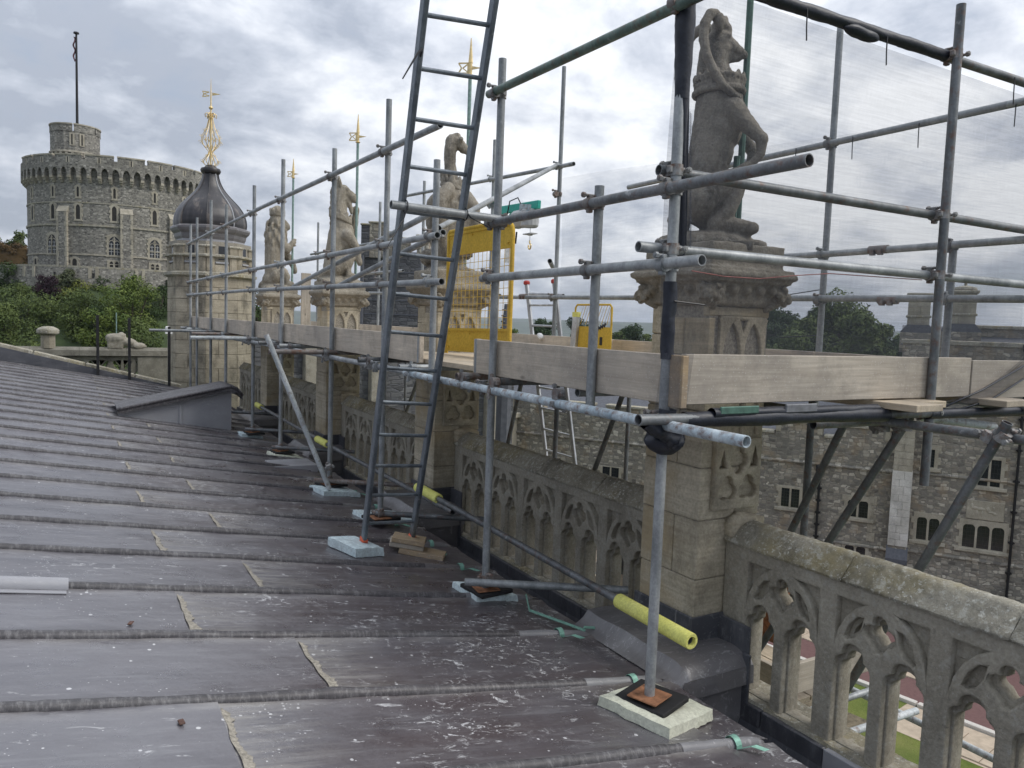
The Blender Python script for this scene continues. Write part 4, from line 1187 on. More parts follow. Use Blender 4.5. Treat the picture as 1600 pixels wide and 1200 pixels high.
# maned open-jawed beast ------------------------------------------------------
def horse(mb):
    ellip(mb, (0, 0, .48), .36, .26, .07); mb.box((0, 0, .46), (.60, .52, .06)); mb.box((.0, 0, .39), (.55, .5, .14))
    capsule(mb, (-.10, 0, .66), (-.04, 0, 1.12), .17, .155); ellip(mb, (.03, 0, 1.12), .20, .165, .22); ellip(mb, (.07, 0, 1.00), .17, .155, .16)
    ellip(mb, (-.03, 0, .68), .20, .18, .18)
    for s in (-1, 1):
        chain(mb, [(-.05, s * .14, .66, .12), (.10, s * .15, .78, .09), (.16, s * .15, .80, .07), (.12, s * .15, .66, .05), (.12, s * .15, .56, .05), (.20, s * .15, .55, .045)])
        for k2 in range(4): ellip(mb, (.10 + .03 * k2, s * .15, .84 + .02 * (k2 % 2)), .04, .05, .04)
    chain(mb, [(.10, .12, 1.12, .10), (.20, .14, 1.14, .075), (.25, .14, 1.28, .06), (.265, .14, 1.42, .052), (.27, .14, 1.48, .06)])
    chain(mb, [(.10, -.12, 1.10, .10), (.20, -.15, 1.00, .07), (.26, -.15, .92, .055), (.28, -.15, .80, .05), (.30, -.15, .74, .05)])
    chain(mb, [(.02, 0, 1.22, .16), (-.02, 0, 1.40, .135), (-.03, 0, 1.56, .115), (.0, 0, 1.68, .105)])
    ellip(mb, (.03, 0, 1.70), .11, .09, .10)
    chain(mb, [(.05, 0, 1.71, .09), (.13, 0, 1.67, .065), (.20, 0, 1.64, .058), (.22, 0, 1.60, .045)])
    chain(mb, [(.05, 0, 1.62, .06), (.13, 0, 1.55, .042), (.17, 0, 1.48, .04), (.175, 0, 1.43, .032)])
    for s in (-1, 1):
        chain(mb, [(-.02, s * .07, 1.78, .035), (-.05, s * .10, 1.86, .028), (-.055, s * .10, 1.90, .014)])
        ellip(mb, (.09, s * .07, 1.735), .032, .025, .025)
    chain(mb, [(-.12, -.03, 1.82, .03), (-.19, -.04, 1.85, .018)])
    for k2 in range(10):        # mane locks
        z = 1.74 - .07 * k2
        for sd in (-1, 0, 1):
            chain(mb, [(-.10 - .02 * (sd == 0), sd * .05, z, .036), (-.135 - .015 * (sd == 0), sd * .075, z - .06, .030), (-.12, sd * .085, z - .11, .015)])
    chain(mb, [(-.20, 0, .60, .05), (-.28, 0, .56, .05), (-.33, 0, .50, .04)])
beast('stone statue of a maned beast with open jaws and raised paw', PY[2], 100, .014, horse, .012, .010, col='beast_pale',
      extra=[('crown_collar', ring_crown(.0, 1.32, .165, .155, 9, .026, -.05), .015)])

# crowned lion ----------------------------------------------------------------
def lion(mb):
    ellip(mb, (.02, 0, .46), .40, .28, .09); mb.box((0, 0, .42), (.62, .54, .08))
    capsule(mb, (-.10, 0, .62), (-.10, 0, 1.10), .19, .20); ellip(mb, (-.06, 0, 1.30), .23, .20, .30); ellip(mb, (-.03, 0, 1.62), .17, .16, .18)
    ellip(mb, (-.10, 0, .60), .24, .20, .17)
    for k2 in range(44):
        a = k2 * 2.399; z = 1.66 - .0135 * k2; r0 = .165 + .05 * math.sin(math.pi * min(1, k2 / 40))
        x, y = math.cos(a), math.sin(a)
        chain(mb, [(-.06 + r0 * x, r0 * .88 * y, z, .030), (-.06 + (r0 + .02) * x, (r0 + .02) * .88 * y, z - .06, .027), (-.06 + (r0 + .015) * x + .012, (r0 + .015) * .88 * y + .01, z - .12, .016)])
    chain(mb, [(.08, 0, 1.60, .10), (.16, 0, 1.56, .075), (.19, 0, 1.54, .06)]); ellip(mb, (.14, 0, 1.49), .06, .06, .035); ellip(mb, (.155, 0, 1.43), .035, .05, .02)
    for s in (-1, 1): ellip(mb, (.13, s * .07, 1.63), .03, .025, .025)
    chain(mb, [(.05, .13, 1.18, .11), (.20, .16, 1.04, .085), (.31, .16, .93, .075), (.36, .16, .83, .06), (.37, .16, .79, .065)])
    chain(mb, [(.05, -.13, 1.25, .10), (.18, -.14, 1.14, .08), (.24, -.13, 1.20, .06), (.29, -.12, 1.26, .055)])
    for dz in (-.05, 0, .05): ellip(mb, (.33, -.12, 1.27 + dz), .05, .03, .022)
    for s in (-1, 1):
        chain(mb, [(-.05, s * .15, .66, .13), (.10, s * .17, .72, .10), (.17, s * .17, .66, .075), (.15, s * .17, .55, .06), (.28, s * .17, .52, .055)])
    chain(mb, [(-.28, .0, .55, .06), (-.36, .05, .50, .05), (-.38, .1, .46, .04)])
def lion_crown(mb):
    ring_crown(-.03, 1.74, .145, .14, 9, .028)(mb); capsule(mb, (-.03, 0, 1.70), (-.03, 0, 1.78), .13, .13)
beast('farthest statue: crowned stone lion sitting up beside the domed turret', PY[3], 98, .015, lion, .012, .008, 'lion_statue', col='beast_pale',
      extra=[('crown', lion_crown, .017)])

# gilded vanes on green rods, held by the beasts -------------------------------
def vane(label, p, z0, z1, gold=True, rod='verdigris', sc=1.0):
    t = thing('vane', label, 'vane', (p[0], p[1], z0), 'gilded vanes held by the stone beasts' if gold else None)
    zt = z1 - .62 * sc if gold else z1
    obj('rod', MB().tube((p[0], p[1], z0), (p[0], p[1], zt), .019, 8, False), M[rod], t, smooth=40)
    if gold:
        mb = MB(); mb.tube((p[0], p[1], zt), (p[0], p[1], zt + .22 * sc), .020, 8, False); mb.tube((p[0], p[1], zt + .22 * sc), (p[0], p[1], z1), .024, 8, False, .004)
        mb.lathe([(.02, 0), (.035, .012), (.02, .024)], 10, (p[0], p[1], zt))
        obj('spike', mb, M['gold'], t, smooth=40)
        d = Vector((.78, -.62, 0)); c = Vector((p[0], p[1], zt + .14 * sc)); mb = MB()
        def q(u, v): return c + d * (u * sc) + Vector((0, 0, v * sc))
        for a, b, w in (((.02, .0), (.20, 0), .05), ((-.02, .08), (-.20, .08), .022), ((-.02, -.08), (-.20, -.08), .022), ((-.04, .08), (-.04, -.08), .025),
                        ((-.20, .08), (-.15, .0), .022), ((-.15, 0), (-.20, -.08), .022), ((-.05, .06), (-.13, .0), .018), ((-.13, 0), (-.05, -.06), .018)):
            A, B = q(*a), q(*b)
            dd = (B - A).normalized(); nn = d.cross(Vector((0, 0, 1))); ss = dd.cross(nn)
            if w == .05: mb.add([A + ss * .03 * sc, A - ss * .03 * sc, B, A + ss * .03 * sc + nn * .008, A - ss * .03 * sc + nn * .008, B + nn * .008], [(0, 1, 2), (5, 4, 3), (0, 2, 5, 3), (1, 4, 5, 2), (0, 3, 4, 1)])
            else: mb.beam(A, B, .008, w * sc, ss)
        obj('flag_plate', mb, M['gold'], t)
    return t
vane('dark green rod beside the muzzle of the nearest horned beast', (3.425, 3.315), .55, 2.6, False, 'verdigris_dark')
vane('dark green inner rod close to the belly of the horned beast', (3.375, 3.30), .6, 1.0, False, 'verdigris_dark')
vane('gilded vane on a green rod seen through the upper ladder rungs', (3.50, 7.05), .5, 2.78, True, sc=.6)
vane('gilded vane on a green rod in front of the maned beast', (3.50, 10.45), .5, 2.756, True, sc=.62)
vane('smaller gilded vane rising behind the crowned lion', (3.52, 14.0), .5, 2.738, True, sc=.55)
# ================================================================ SCAFFOLD
TR = 0.02415
scaf = thing('scaffold', 'tube and coupler scaffold platform standing on the lead roof and over the parapet', 'scaffold', (2.3, 8, -1.75))
def tube(name, p, q, m='galvanised', par=None, r=TR, n=14, **kw):
    return obj(name, MB().tube(p, q, r, n), M[m], par or scaf, smooth=50, **kw)
def coupler_mesh():
    mb = MB()
    for (c, ax) in (((0, -.026, 0), 'Z'), ((0, .026, 0), 'X')):
        c = Vector(c); d = Vector((0, 0, 1)) if ax == 'Z' else Vector((1, 0, 0)); o = Vector((1, 0, 0)) if ax == 'Z' else Vector((0, 0, 1))
        mb.tube(c - d * .024, c + d * .024, .0305, 12, False)
        sy = -1 if ax == 'Z' else 1
        for sg in (-1, 1):
            mb.box(c + o * (.034 * sg), (.022, .026, .030) if ax == 'Z' else (.030, .026, .022), None, .004)
        e = c + o * .040
        mb.tube(e + Vector((0, -.030 * sy, 0)), e + Vector((0, .050 * sy, 0)), .0075, 6, False)
        mb.tube(e + Vector((0, .030 * sy, 0)), e + Vector((0, .046 * sy, 0)), .014, 6, False)
    mb.box((0, 0, 0), (.05, .02, .05), None, .004)
    return mb.mesh('coupler', 40)
cp_mesh = coupler_mesh(); cp_mesh.materials.append(M['coupler_steel'])
cp_grey = cp_mesh.copy(); cp_grey.materials.clear(); cp_grey.materials.append(M['galvanised'])
cp_rust = cp_mesh.copy(); cp_rust.materials.clear(); cp_rust.materials.append(M['rusty_tube'])
def coup(pos, off, a=(0, 0, 1), which=None, par=None, name='coupler'):
    """pos: between the two tubes; off: direction from the first tube (along a) to the second"""
    z = Vector(a).normalized(); y = Vector(off).normalized(); x = y.cross(z)
    R = Matrix((x, y, z)).transposed().to_4x4()
    me = which or random.choice((cp_mesh, cp_mesh, cp_grey, cp_rust))
    o = bpy.data.objects.new(name, me); COL.objects.link(o); parent_to(o, par or scaf)
    o.matrix_basis = Matrix.Translation(pos) @ R @ (Matrix.Scale(-1, 4, (1, 0, 0)) if random.random() < .4 else Matrix.Identity(4))
    return o
XA, XR = 2.30, 2.25
rowA = [(2.60, -1.68, 1.85, 'galvanised'), (4.20, -1.69, 1.58, 'galvanised'), (6.10, -1.69, 1.77, 'galvanised'), (7.56, -1.69, 1.63, 'galvanised'),
        (9.63, -1.69, 1.86, 'galvanised'), (11.28, -1.69, 1.77, 'galvanised'), (13.43, -1.69, 1.75, 'galvanised'), (14.97, -1.69, 2.0, 'galvanised'),
        (16.69, -1.69, 1.86, 'galvanised'), (17.6, -1.69, 1.82, 'galvanised')]
for (y, za, zb, m) in rowA: tube('standard', (XA, y, za), (XA, y, zb), m)
tube('standard', (XA + .01, 3.17, -.46), (XA + .01, 3.17, .69)); tube('standard', (XA, 5.12, -.46), (XA, 5.12, 1.13))
# guard rails on the roof side
tube('guard_rail', (XR, 2.42, 1.352), (XR, 4.27, 1.378), 'green_tube')
tube('guard_rail', (XR, 1.86, .598), (XR, 4.22, .596), 'galvanised_shaded')
tube('guard_rail', (XR, 2.36, .278), (XR, 4.28, .262), 'galvanised')
tube('guard_rail', (XR, 4.97, 1.335), (XR, 10.9, 1.39)); tube('guard_rail', (XR, 10.7, 1.385), (XR, 17.7, 1.40))
tube('guard_rail', (XR, 4.97, .585), (XR, 11.4, .598)); tube('guard_rail', (XR, 11.2, .60), (XR, 17.7, .60))
tube('guard_rail', (XR, 4.88, .26), (XR, 11.4, .315)); tube('guard_rail', (XR, 11.2, .315), (XR, 17.7, .33))
for y in (4.20, 2.60):
    for z in (1.37, .597, .27): coup((2.275, y, z), (-1, 0, 0))
for z in (.597, .27): coup((2.28, 3.17, z), (-1, 0, 0))
for y in (5.12, 6.10, 7.56, 9.63, 11.28, 13.43, 14.97, 16.69, 17.6):
    for z in (1.34 + (y - 5) * .006, .592, .27 + (min(y, 11) - 5) * .008):
        if y == 5.12 and z > 1: continue
        coup((2.275, y, z), (-1, 0, 0))
# braces behind the rails
tube('brace', (2.38, 9.4, .33), (2.38, 5.3, .80)); tube('brace', (2.40, 7.7, .30), (2.40, 5.2, .635))
tube('brace', (2.50, 5.5, .70), (4.98, 7.66, 1.845))
# transom stub the ladder is tied to
tube('transom', (1.585, 4.14, .632), (2.36, 4.14, .615)); coup((2.30, 4.165, .60), (0, -1, 0))
# platform level tubes
LZ = -.412
tube('ledger', (2.21, 2.03, -.418), (2.21, 5.4, -.410), 'pale_blue_tube'); tube('ledger', (2.26, 5.3, -.41), (2.26, 11.3, -.405)); tube('ledger', (2.21, 11.2, -.40), (2.21, 17.9, -.40))
tube('ledger', (5.05, 2.3, LZ), (5.05, 9.6, LZ), 'galvanised_shaded'); tube('ledger', (5.05, 9.5, LZ), (5.05, 18, LZ), 'galvanised_shaded')
tr_y = [(3.36, 2.36), (4.05, 2.27), (4.46, 2.18), (5.3, 2.12), (6.25, 2.13), (7.5, 1.67), (8.9, 2.1), (9.75, 2.05), (11.2, 1.46), (11.45, 1.70), (13.3, 1.75), (14.9, 1.27), (16.6, 2.1), (17.6, 2.1)]
for i, (y, xs0) in enumerate(tr_y):
    xe = 5.12 if i % 3 else 4.9
    # stop short where a pier stands in the way
    hit = [p for p in PY if p - .05 < y < p + PW + .05]
    if hit: xe = 2.98
    tube('transom', (xs0, y, -.363), (xe, y, -.363), ('white_tube', 'galvanised', 'rusty_tube', 'galvanised')[i % 4] if y > 11 else ('galvanised', 'galvanised_shaded', 'rusty_tube')[i % 3])
    coup((2.22, y - .03, -.39), (0, 0, 1), (0, 1, 0))
for y in (2.60, 4.20, 6.10, 7.56, 9.63, 11.28, 13.43, 14.97, 16.69, 17.6): coup((2.262, y, LZ), (-1, 0, 0))
# leaning tube propped against the standard
tube('raker', (2.23, 7.33, -1.70), (1.63, 7.42, -.20), 'white_tube'); coup((2.255, 7.44, -1.50), (.2, 1, 0), (.4, 0, -1))
# bottom tubes near the roof
for (y0, xa, xb, z0, m) in ((4.22, 2.15, 3.06, -1.635, 'galvanised'), (6.14, 2.26, 3.10, -1.66, 'galvanised_shaded'), (7.60, 2.15, 3.1, -1.655, 'rusty_tube'), (9.66, 2.2, 3.1, -1.65, 'galvanised_shaded'), (11.3, 2.2, 3.1, -1.65, 'galvanised_shaded'), (13.45, 2.2, 3.1, -1.65, 'galvanised_shaded')):
    tube('transom', (xa, y0 - .02, z0), (xb, y0 - .05 - .50 * (xb - xa), z0 - .03), m); coup((2.30, y0 - .025, z0), (0, -1, 0), which=cp_rust)
for (ya, yb, za, zb, m) in ((2.82, 6.25, -1.588, -1.52, 'galvanised_shaded'), (5.6, 9.5, -1.575, -1.56, 'galvanised_shaded'), (9.1, 13.1, -1.56, -1.52, 'galvanised_shaded')):
    tube('ledger', (2.74, ya, za), (2.74, yb, zb), m)
for y in (3.75, 4.08, 5.95, 7.42, 9.5): coup((2.715, y, -1.59), (1, 0, 0), (1, 0, 0), cp_rust)
tube('transom', (3.42, 4.6, -1.63), (4.3, 4.55, -1.60), 'galvanised_shaded'); tube('transom', (3.5, 4.02, -1.7), (4.4, 3.98, -1.66), 'galvanised_shaded')
# base plates on black rubber
for i, (y, za, zb, m) in enumerate(rowA[:7]):
    z = za - .004
    obj('base_plate', MB().box((XA, y, z), (.15, .15, .008), Matrix.Rotation(.33 if i == 0 else .12 * (i - 2), 3, 'Z'), .002), M['rust_plate'], scaf)
# front (near) row
tube('standard', (4.145, 2.505, -.83), (4.14, 2.505, 1.765), 'galvanised_shaded')
def fy(x): return 2.655 - (x - 2.3) * .048
for (xa, za, xb, zb, m) in ((2.25, .684, 5.3, .655, 'galvanised_shaded'), (2.16, .346, 5.3, .332, 'galvanised'), (2.2, 1.545, 5.2, 1.492, 'galvanised_shaded')):
    tube('guard_rail', (xa, fy(xa), za), (xb, fy(xb), zb), m)
for z in (.68, .342): coup((XA, 2.628, z + .0), (0, 1, 0))
for z in (.664, .337, 1.51): coup((4.143, 2.537, z), (0, 1, 0))
tube('ledger', (2.04, 2.46, -.385), (5.2, 2.50, -.44), 'galvanised_shaded')
tube('transom', (3.30, 2.60, -.47), (3.95, 2.62, -.475), 'galvanised_shaded'); tube('transom', (4.2, 2.60, -.455), (4.86, 2.53, -.53), 'white_tube'); tube('transom', (3.775, 1.74, -.455), (3.775, 4.5, -.47), 'galvanised_shaded')
for p in ((3.98, 2.62, -.45), (4.02, 2.58, -.50), (4.15, 2.53, -.42), (4.0, 2.70, -.52)): coup(p, (0, 1, 0), which=cp_mesh)
# outer row
for (y, za, zb) in ((2.95, -.6, .585), (3.93, -.6, 2.3), (7.65, -.6, 2.95), (9.27, -.6, 2.42), (11.6, -.6, 2.2), (13.6, -.6, 2.1), (15.6, -.6, 2.1), (17.6, -.6, 2.1)):
    tube('standard', (5.0, y, za), (5.0, y, zb), 'galvanised')
for (ya, za, yb, zb) in ((2.3, 1.415, 6.3, 1.40), (2.3, .595, 4.2, .588), (2.3, .24, 9.0, .32), (4.1, .590, 6.9, .60), (7.3, 1.79, 12.5, 2.05), (8.9, .34, 14.0, .45), (12.3, .8, 18, .85), (12.4, 1.36, 18, 1.40)):
    tube('guard_rail', (4.95, ya, za), (4.95, yb, zb), 'galvanised')
tube('guard_rail', (4.2, 6.55, .62), (4.95, 7.6, .60), 'galvanised')
for (y, zs) in ((2.95, (.59, .25)), (3.93, (1.41, .59, .245)), (7.65, (1.82, .30, 1.5)), (9.27, (1.9, 1.55, .34)), (13.6, (.8, 1.36)), (15.6, (.82, 1.38)), (17.6, (.85, 1.4))):
    for z in zs: coup((4.975, y, z), (-1, 0, 0))
for (y, z) in ((3.45, .595), (3.35, .243), (5.6, .275), (8.3, .325)):
    obj('sleeve_coupler', MB().tube((4.95, y - .07, z), (4.95, y + .07, z), .031, 10, False).box((4.925, y - .03, z - .02), (.03, .03, .04)).box((4.925, y + .03, z - .02), (.03, .03, .04)), M['rusty_tube'], scaf, smooth=40)

# boards
def board(name, c, d, m, rz=0, label=None):
    mb = MB().box((0, 0, 0), d, Matrix.Rotation(rz, 3, 'Z'), .003)
    mb.v = [(v[0] + c[0], v[1] + c[1], v[2] + c[2]) for v in mb.v]
    return obj(name, mb, M[m], scaf)
for (yb_, zz_) in ((4.50, 0), (5.46, .006), (6.155, .006), (6.215, 0), (7.595, 0), (7.655, .004), (9.875, .004), (9.935, 0)):
    obj('end_band', MB().box((2.352, yb_, -.232 + zz_), (.0395, .028, .2255), None, .002), M['galvanised'], scaf)
for (ya, yb, dz) in ((2.585, 4.53, 0), (5.43, 6.18, .006), (6.19, 7.62, 0), (7.63, 9.9, .004), (9.91, 13.4, 0), (13.41, 17.7, .004)):
    board('toe_board', (2.352, (ya + yb) / 2, -.232 + dz), (.036, yb - ya, .222), 'board_y')
board('toe_board', (3.46, 2.555, -.228), (2.18, .036, .225), 'board_x', -.012); board('toe_board', (4.92, 2.535, -.242), (.72, .036, .225), 'board_x', -.012)
board('toe_board', (2.318, 2.545, -.235), (.036, .10, .23), 'timber_block')
for (ya, yb) in ((2.6, 3.9), (3.91, 6.4), (6.41, 9.9), (9.91, 13.5), (13.51, 17.8)):
    board('toe_board', (4.93, (ya + yb) / 2, -.245), (.036, yb - ya - .01, .20), 'board_y')
board('upright_board', (4.9, 18.2, .32), (.22, .05, 1.3), 'board_z')
segs = [(2.58, 6.3), (6.31, 10.2), (10.21, 14.05), (14.06, 18.0)]
for (ya, yb) in segs:
    for i in range(3): board('deck_board', (2.482 + .198 * i, (ya + yb) / 2 + random.uniform(-.02, .02), -.324), (.193, yb - ya, .036), 'deck_y')
    for i in range(6): board('deck_board', (3.69 + .215 * i, (ya + yb) / 2 + random.uniform(-.03, .03), -.324), (.21, yb - ya, .036), 'deck_y')
for (ya, yb) in ((2.58, 3.0), (3.68, 6.6), (7.26, 10.15), (10.85, 13.7), (14.4, 18)):
    for i in range(3): board('deck_board', (3.07 + .2 * i, (ya + yb) / 2, -.325), (.195, yb - ya, .036), 'deck_y')
for (xa, xb, ys, rz) in ((3.66, 3.90, 2.30, .03), (3.93, 4.17, 2.42, -.02), (4.56, 4.85, 2.33, .02)):
    board('deck_board', ((xa + xb) / 2, ys + 1.0, -.366), (xb - xa, 2.0, .036), 'deck_y', rz)

# ---------------------------------------------------------------- lower lift over the court
low = thing('lower_scaffold', 'lower scaffold lift seen through the pierced parapet, over the courtyard', 'scaffold', (4.7, 6, -12))
for y in (3.42, 6.5, 9.6, 12.8):
    for x in (4.32, 5.25):
        if y == 3.42 and x > 5: continue
        tube('standard', (x, y, -12), (x, y, -.46), 'galvanised_shaded', low)
for z in (-2.75, -4.75, -6.8, -8.9):
    tube('ledger', (4.37, 3.1, z), (4.37, 13, z), 'galvanised', low); tube('ledger', (5.2, 1.2, z + .02), (5.2, 13, z + .05), 'white_tube', low)
    for y in (3.47, 6.55, 9.65, 12.85): tube('transom', (3.75, y, z + .055), (5.4, y, z + .055), 'galvanised', low)
    for y in (3.42, 6.5, 9.6): coup((4.345, y, z), (1, 0, 0), par=low)
    tube('transom', (3.7, 3.0, z + .2), (5.0, 2.95, z + .2), 'white_tube', low)
for (p, q, m) in (((4.1, 3.10, -1.30), (4.1, 2.62, -.46), 'galvanised_shaded'), ((4.1, 5.0, -4.8), (4.1, 2.56, -.40), 'galvanised_shaded'), ((3.72, 3.7, -4.4), (3.72, 1.88, -.38), 'galvanised_shaded'), ((4.2, 4.9, -4.6), (4.2, 3.05, -.5), 'galvanised_shaded'),
                  ((4.35, 6.4, -1.2), (4.35, 5.2, -.45), 'galvanised_shaded'), ((4.35, 7.4, -4.5), (4.35, 5.4, -.46), 'galvanised_shaded'), ((4.35, 8.6, -4.5), (4.35, 7.2, -.46), 'galvanised_shaded'), ((4.2, 11.2, -2.6), (4.2, 9.5, -.46), 'galvanised_shaded')):
    if p[2] == -1.30 or p[2] == -1.2: continue
    tube('brace', p, q, m, low)
for z in (-2.6, -4.6):
    for i in range(4): obj('deck_board', MB().box((4.42 + .22 * i, 7.4, z - .1), (.21, 7.6, .036), None, .003), M['deck_y'], low)
obj('toe_board', MB().box((4.28, 5.2, -2.45), (.036, 3.3, .22), None, .003), M['board_y'], low)
obj('toe_board', MB().box((4.8, 3.52, -2.45), (1.0, .036, .22), None, .003), M['board_x'], low)
obj('panel', MB().box((5.3, 5.6, -2.2), (.03, 2.6, 1.0), None, .004), M['rust_plate'], low, label='rusty red sheet panel fixed behind the lower rails')

for p in ((3.748, 1.96, -.46), (3.748, 1.90, -.45), (4.07, 2.62, -.50), (4.03, 2.66, -.47), (4.2, 3.02, -.50)): coup(p, (1, 0, 0), (.2, -.6, 1), cp_mesh)
# ================================================================ THINGS ON AND AROUND THE SCAFFOLD
# foam pads (worn slabs of insulation) under the standards
def pad(label, cx, cy, w, l, h, rz, m, seed, z=None):
    mb = MB(); z0 = roof_z(cx) + .006 if z is None else z
    n1, n2 = 12, 12
    def side(u, v, top):
        x = (u - .5) * w; y = (v - .5) * l
        e = min(u, 1 - u, v, 1 - v)
        rag = .012 * noise.noise(Vector((x * 14, y * 14, seed))) + .010 * noise.noise(Vector((x * 40, y * 40, seed)))
        k3 = 1 + rag / max(w, l) * 1.6 * (1 if e < .001 else 0) * (.7 if top else 1)
        x *= k3 * (.975 if top else 1); y *= k3 * (.975 if top else 1)
        zz = (h + .004 * noise.noise(Vector((x * 20, y * 20, seed + 3))) - (.008 if e < .001 else 0)) if top else 0
        c, s = math.cos(rz), math.sin(rz)
        X, Y = cx + x * c - y * s, cy + x * s + y * c
        return Vector((X, Y, (z0 if z is not None else roof_z(X) + .006) + zz))
    mb.grid(lambda u, v: side(u, v, True), n1, n2)
    per = [(i / n1, 0) for i in range(n1)] + [(1, j / n2) for j in range(n2)] + [(1 - i / n1, 1) for i in range(n1)] + [(0, 1 - j / n2) for j in range(n2)]
    N = len(per); b = [side(u, v, False) for u, v in per]; t = [side(u, v, True) for u, v in per]
    mid = [(p * .5 + q * .5) + Vector((.004 * noise.noise(p * 40), .004 * noise.noise(p * 41), 0)) for p, q in zip(b, t)]
    mb.add(b + mid + t, [(k3 * N + i, k3 * N + (i + 1) % N, (k3 + 1) * N + (i + 1) % N, (k3 + 1) * N + i) for k3 in range(2) for i in range(N)] + [tuple(range(N))])
    return tag(obj('foam_pad', mb, M[m], smooth=50), label, 'foam pad', 'foam pads protecting the lead roof')
pad('cream foam pad under the nearest standard, largest in view', 2.37, 2.62, .43, .37, .055, .33, 'foam_cream', 1)
pad('pale blue foam pad under the second standard, chipped at its corner', 2.36, 4.32, .32, .30, .05, .1, 'foam_blue', 2)
pad('pale blue foam block under the left foot of the tall ladder', 1.80, 5.27, .25, .33, .07, .35, 'foam_blue', 3)
pad('white foam pad behind the ladder, under the third standard', 2.46, 6.42, .46, .34, .05, .2, 'foam_blue', 4)
pad('pale foam pad under the foot of the leaning tube', 2.33, 7.47, .42, .28, .055, .25, 'foam_blue', 5)
pad('small pale foam pad under the standard beside the lead wedge', 2.36, 9.62, .36, .30, .05, .1, 'foam_cream', 6)
pad('small white foam scrap near the roof hatch', 2.28, 11.35, .30, .24, .05, .1, 'foam_blue', 7)
pad('tiny pale foam pad beyond the roof hatch', 2.1, 17.2, .35, .3, .06, .1, 'foam_blue', 8)
for i, (x, y, rz, lb) in enumerate(((2.33, 2.62, .33, 'black rubber mat on the cream foam pad, nearest standard'), (2.33, 4.24, .1, 'black rubber mat under the second standard'),
                                    (2.33, 6.16, .2, 'black rubber mat under the standard behind the ladder'), (2.33, 7.60, .2, 'black rubber mat beside the foot of the leaning tube'),
                                    (2.32, 9.63, .1, 'black rubber mat under the standard beside the lead wedge'), (2.32, 11.28, .1, 'black rubber mat near the roof hatch'))):
    zc = roof_z(x) + .075
    tag(obj('rubber_mat', MB().box((x, y, zc), (.24, .26, .026), Matrix.Rotation(rz, 3, 'Z'), .004), M['rubber']), lb, 'rubber mat', 'black mats under the base plates')
# timber packing under the ladder
for i, (x, y, z, sx, sy, rz, lb) in enumerate(((2.33, 5.26, .024, .34, .22, -.55, 'bottom board of the timber packing stack, sticking out towards the gutter'),
                                              (2.24, 5.36, .060, .26, .22, -.42, 'grey weathered middle block of the timber packing stack'),
                                              (2.25, 5.34, .098, .25, .22, -.48, 'top brown block of the timber packing stack under the ladder foot'))):
    Rt = Matrix.Rotation(math.atan(SR), 3, 'Y') @ Matrix.Rotation(rz, 3, 'Z')
    tag(obj('timber_block', MB().box((x, y, roof_z(x) + z), (sx, sy, .036), Rt, .004), M['board_x' if i == 1 else 'timber_block']), lb, 'timber block', 'timber blocks packed under the ladder')
# yellow foam sleeves on the low ledgers
for (ya, yb, za, zb, lb) in ((2.80, 3.40, -1.589, -1.577, 'yellow foam sleeve on the end of the low tube, nearest and largest'), (5.88, 6.34, -1.527, -1.518, 'yellow foam sleeve seen through the bottom of the ladder'),
                             (9.10, 9.55, -1.562, -1.56, 'yellow foam sleeve right of the leaning white tube'), (12.75, 13.15, -1.525, -1.52, 'small yellow foam sleeve beside the roof hatch')):
    mb = MB(); p, q = Vector((2.74, ya, za)), Vector((2.74, yb, zb)); d = (q - p).normalized(); a = d.orthogonal().normalized(); e = d.cross(a); n = 20
    def rg(c, r): return [c + (a * math.cos(2 * math.pi * i / n) + e * math.sin(2 * math.pi * i / n)) * r for i in range(n)]
    vs = rg(p + d * .05, .026) + rg(p, .026) + rg(p, .040) + rg(p + d * .006, .043) + rg(q - d * .006, .043) + rg(q, .040) + rg(q, .026)
    mb.add(vs, [(k3 * n + i, k3 * n + (i + 1) % n, (k3 + 1) * n + (i + 1) % n, (k3 + 1) * n + i) for k3 in range(6) for i in range(n)])
    tag(obj('foam_sleeve', mb, M['foam_yellow'], smooth=50), lb, 'foam sleeve', 'yellow foam sleeves on the low tubes')

# ---------------------------------------------------------------- tall ladder
FL, FR = Vector((1.862, 5.262, -1.615)), Vector((2.288, 5.372, -1.670))
TL, TRR = Vector((1.668, 4.19, .630)), Vector((2.050, 4.19, .622))
dl = (TL - FL); dr = (TRR - FR)
lad = thing('tall_ladder', 'tall dark steel ladder leaning across the middle of the scaffold', 'ladder', FL)
fac = 1.92
LT, RTp = FL + dl * fac, FR + dr * fac
for nm, a, b in (('stile', FL, LT), ('stile', FR, RTp)):
    obj(nm, MB().beam(a, b, .030, .060, (0, 1, 0), .006), M['ladder_steel'], lad)
    obj('foot', MB().beam(a - (b - a).normalized() * .035, a + (b - a).normalized() * .02, .046, .072, (0, 1, 0), .01), M['orange_plastic'], lad)
N_R = 18
for i in range(N_R):
    t = (.06 + i * .1035) * 1.0
    a, b = FL + dl * t, FR + dr * t
    obj('rung', MB().tube(a, b, .0125, 10, False), M['ladder_steel'], lad, smooth=50)
def tie(c, tail, par, r=.004):
    mb = MB(); c = Vector(c)
    ring = [c + Vector((0, .034 * math.cos(a), .034 * math.sin(a))) for a in [2 * math.pi * i / 12 for i in range(13)]]
    mb.path(ring, r, 5); pts = [c + Vector((0, -.034, 0))] + [Vector(p) for p in tail]; mb.path(pts, [r * 1.3, r, r * .6][:len(pts)] if len(pts) <= 3 else r, 5)
    obj('cable_tie', mb, M['black_plastic'], par)
tie((1.672, 4.14, .630), [(1.645, 4.10, .55), (1.52, 4.05, .36)], lad); tie((2.05, 4.14, .622), [(2.07, 4.10, .60), (2.19, 4.08, .55)], lad)
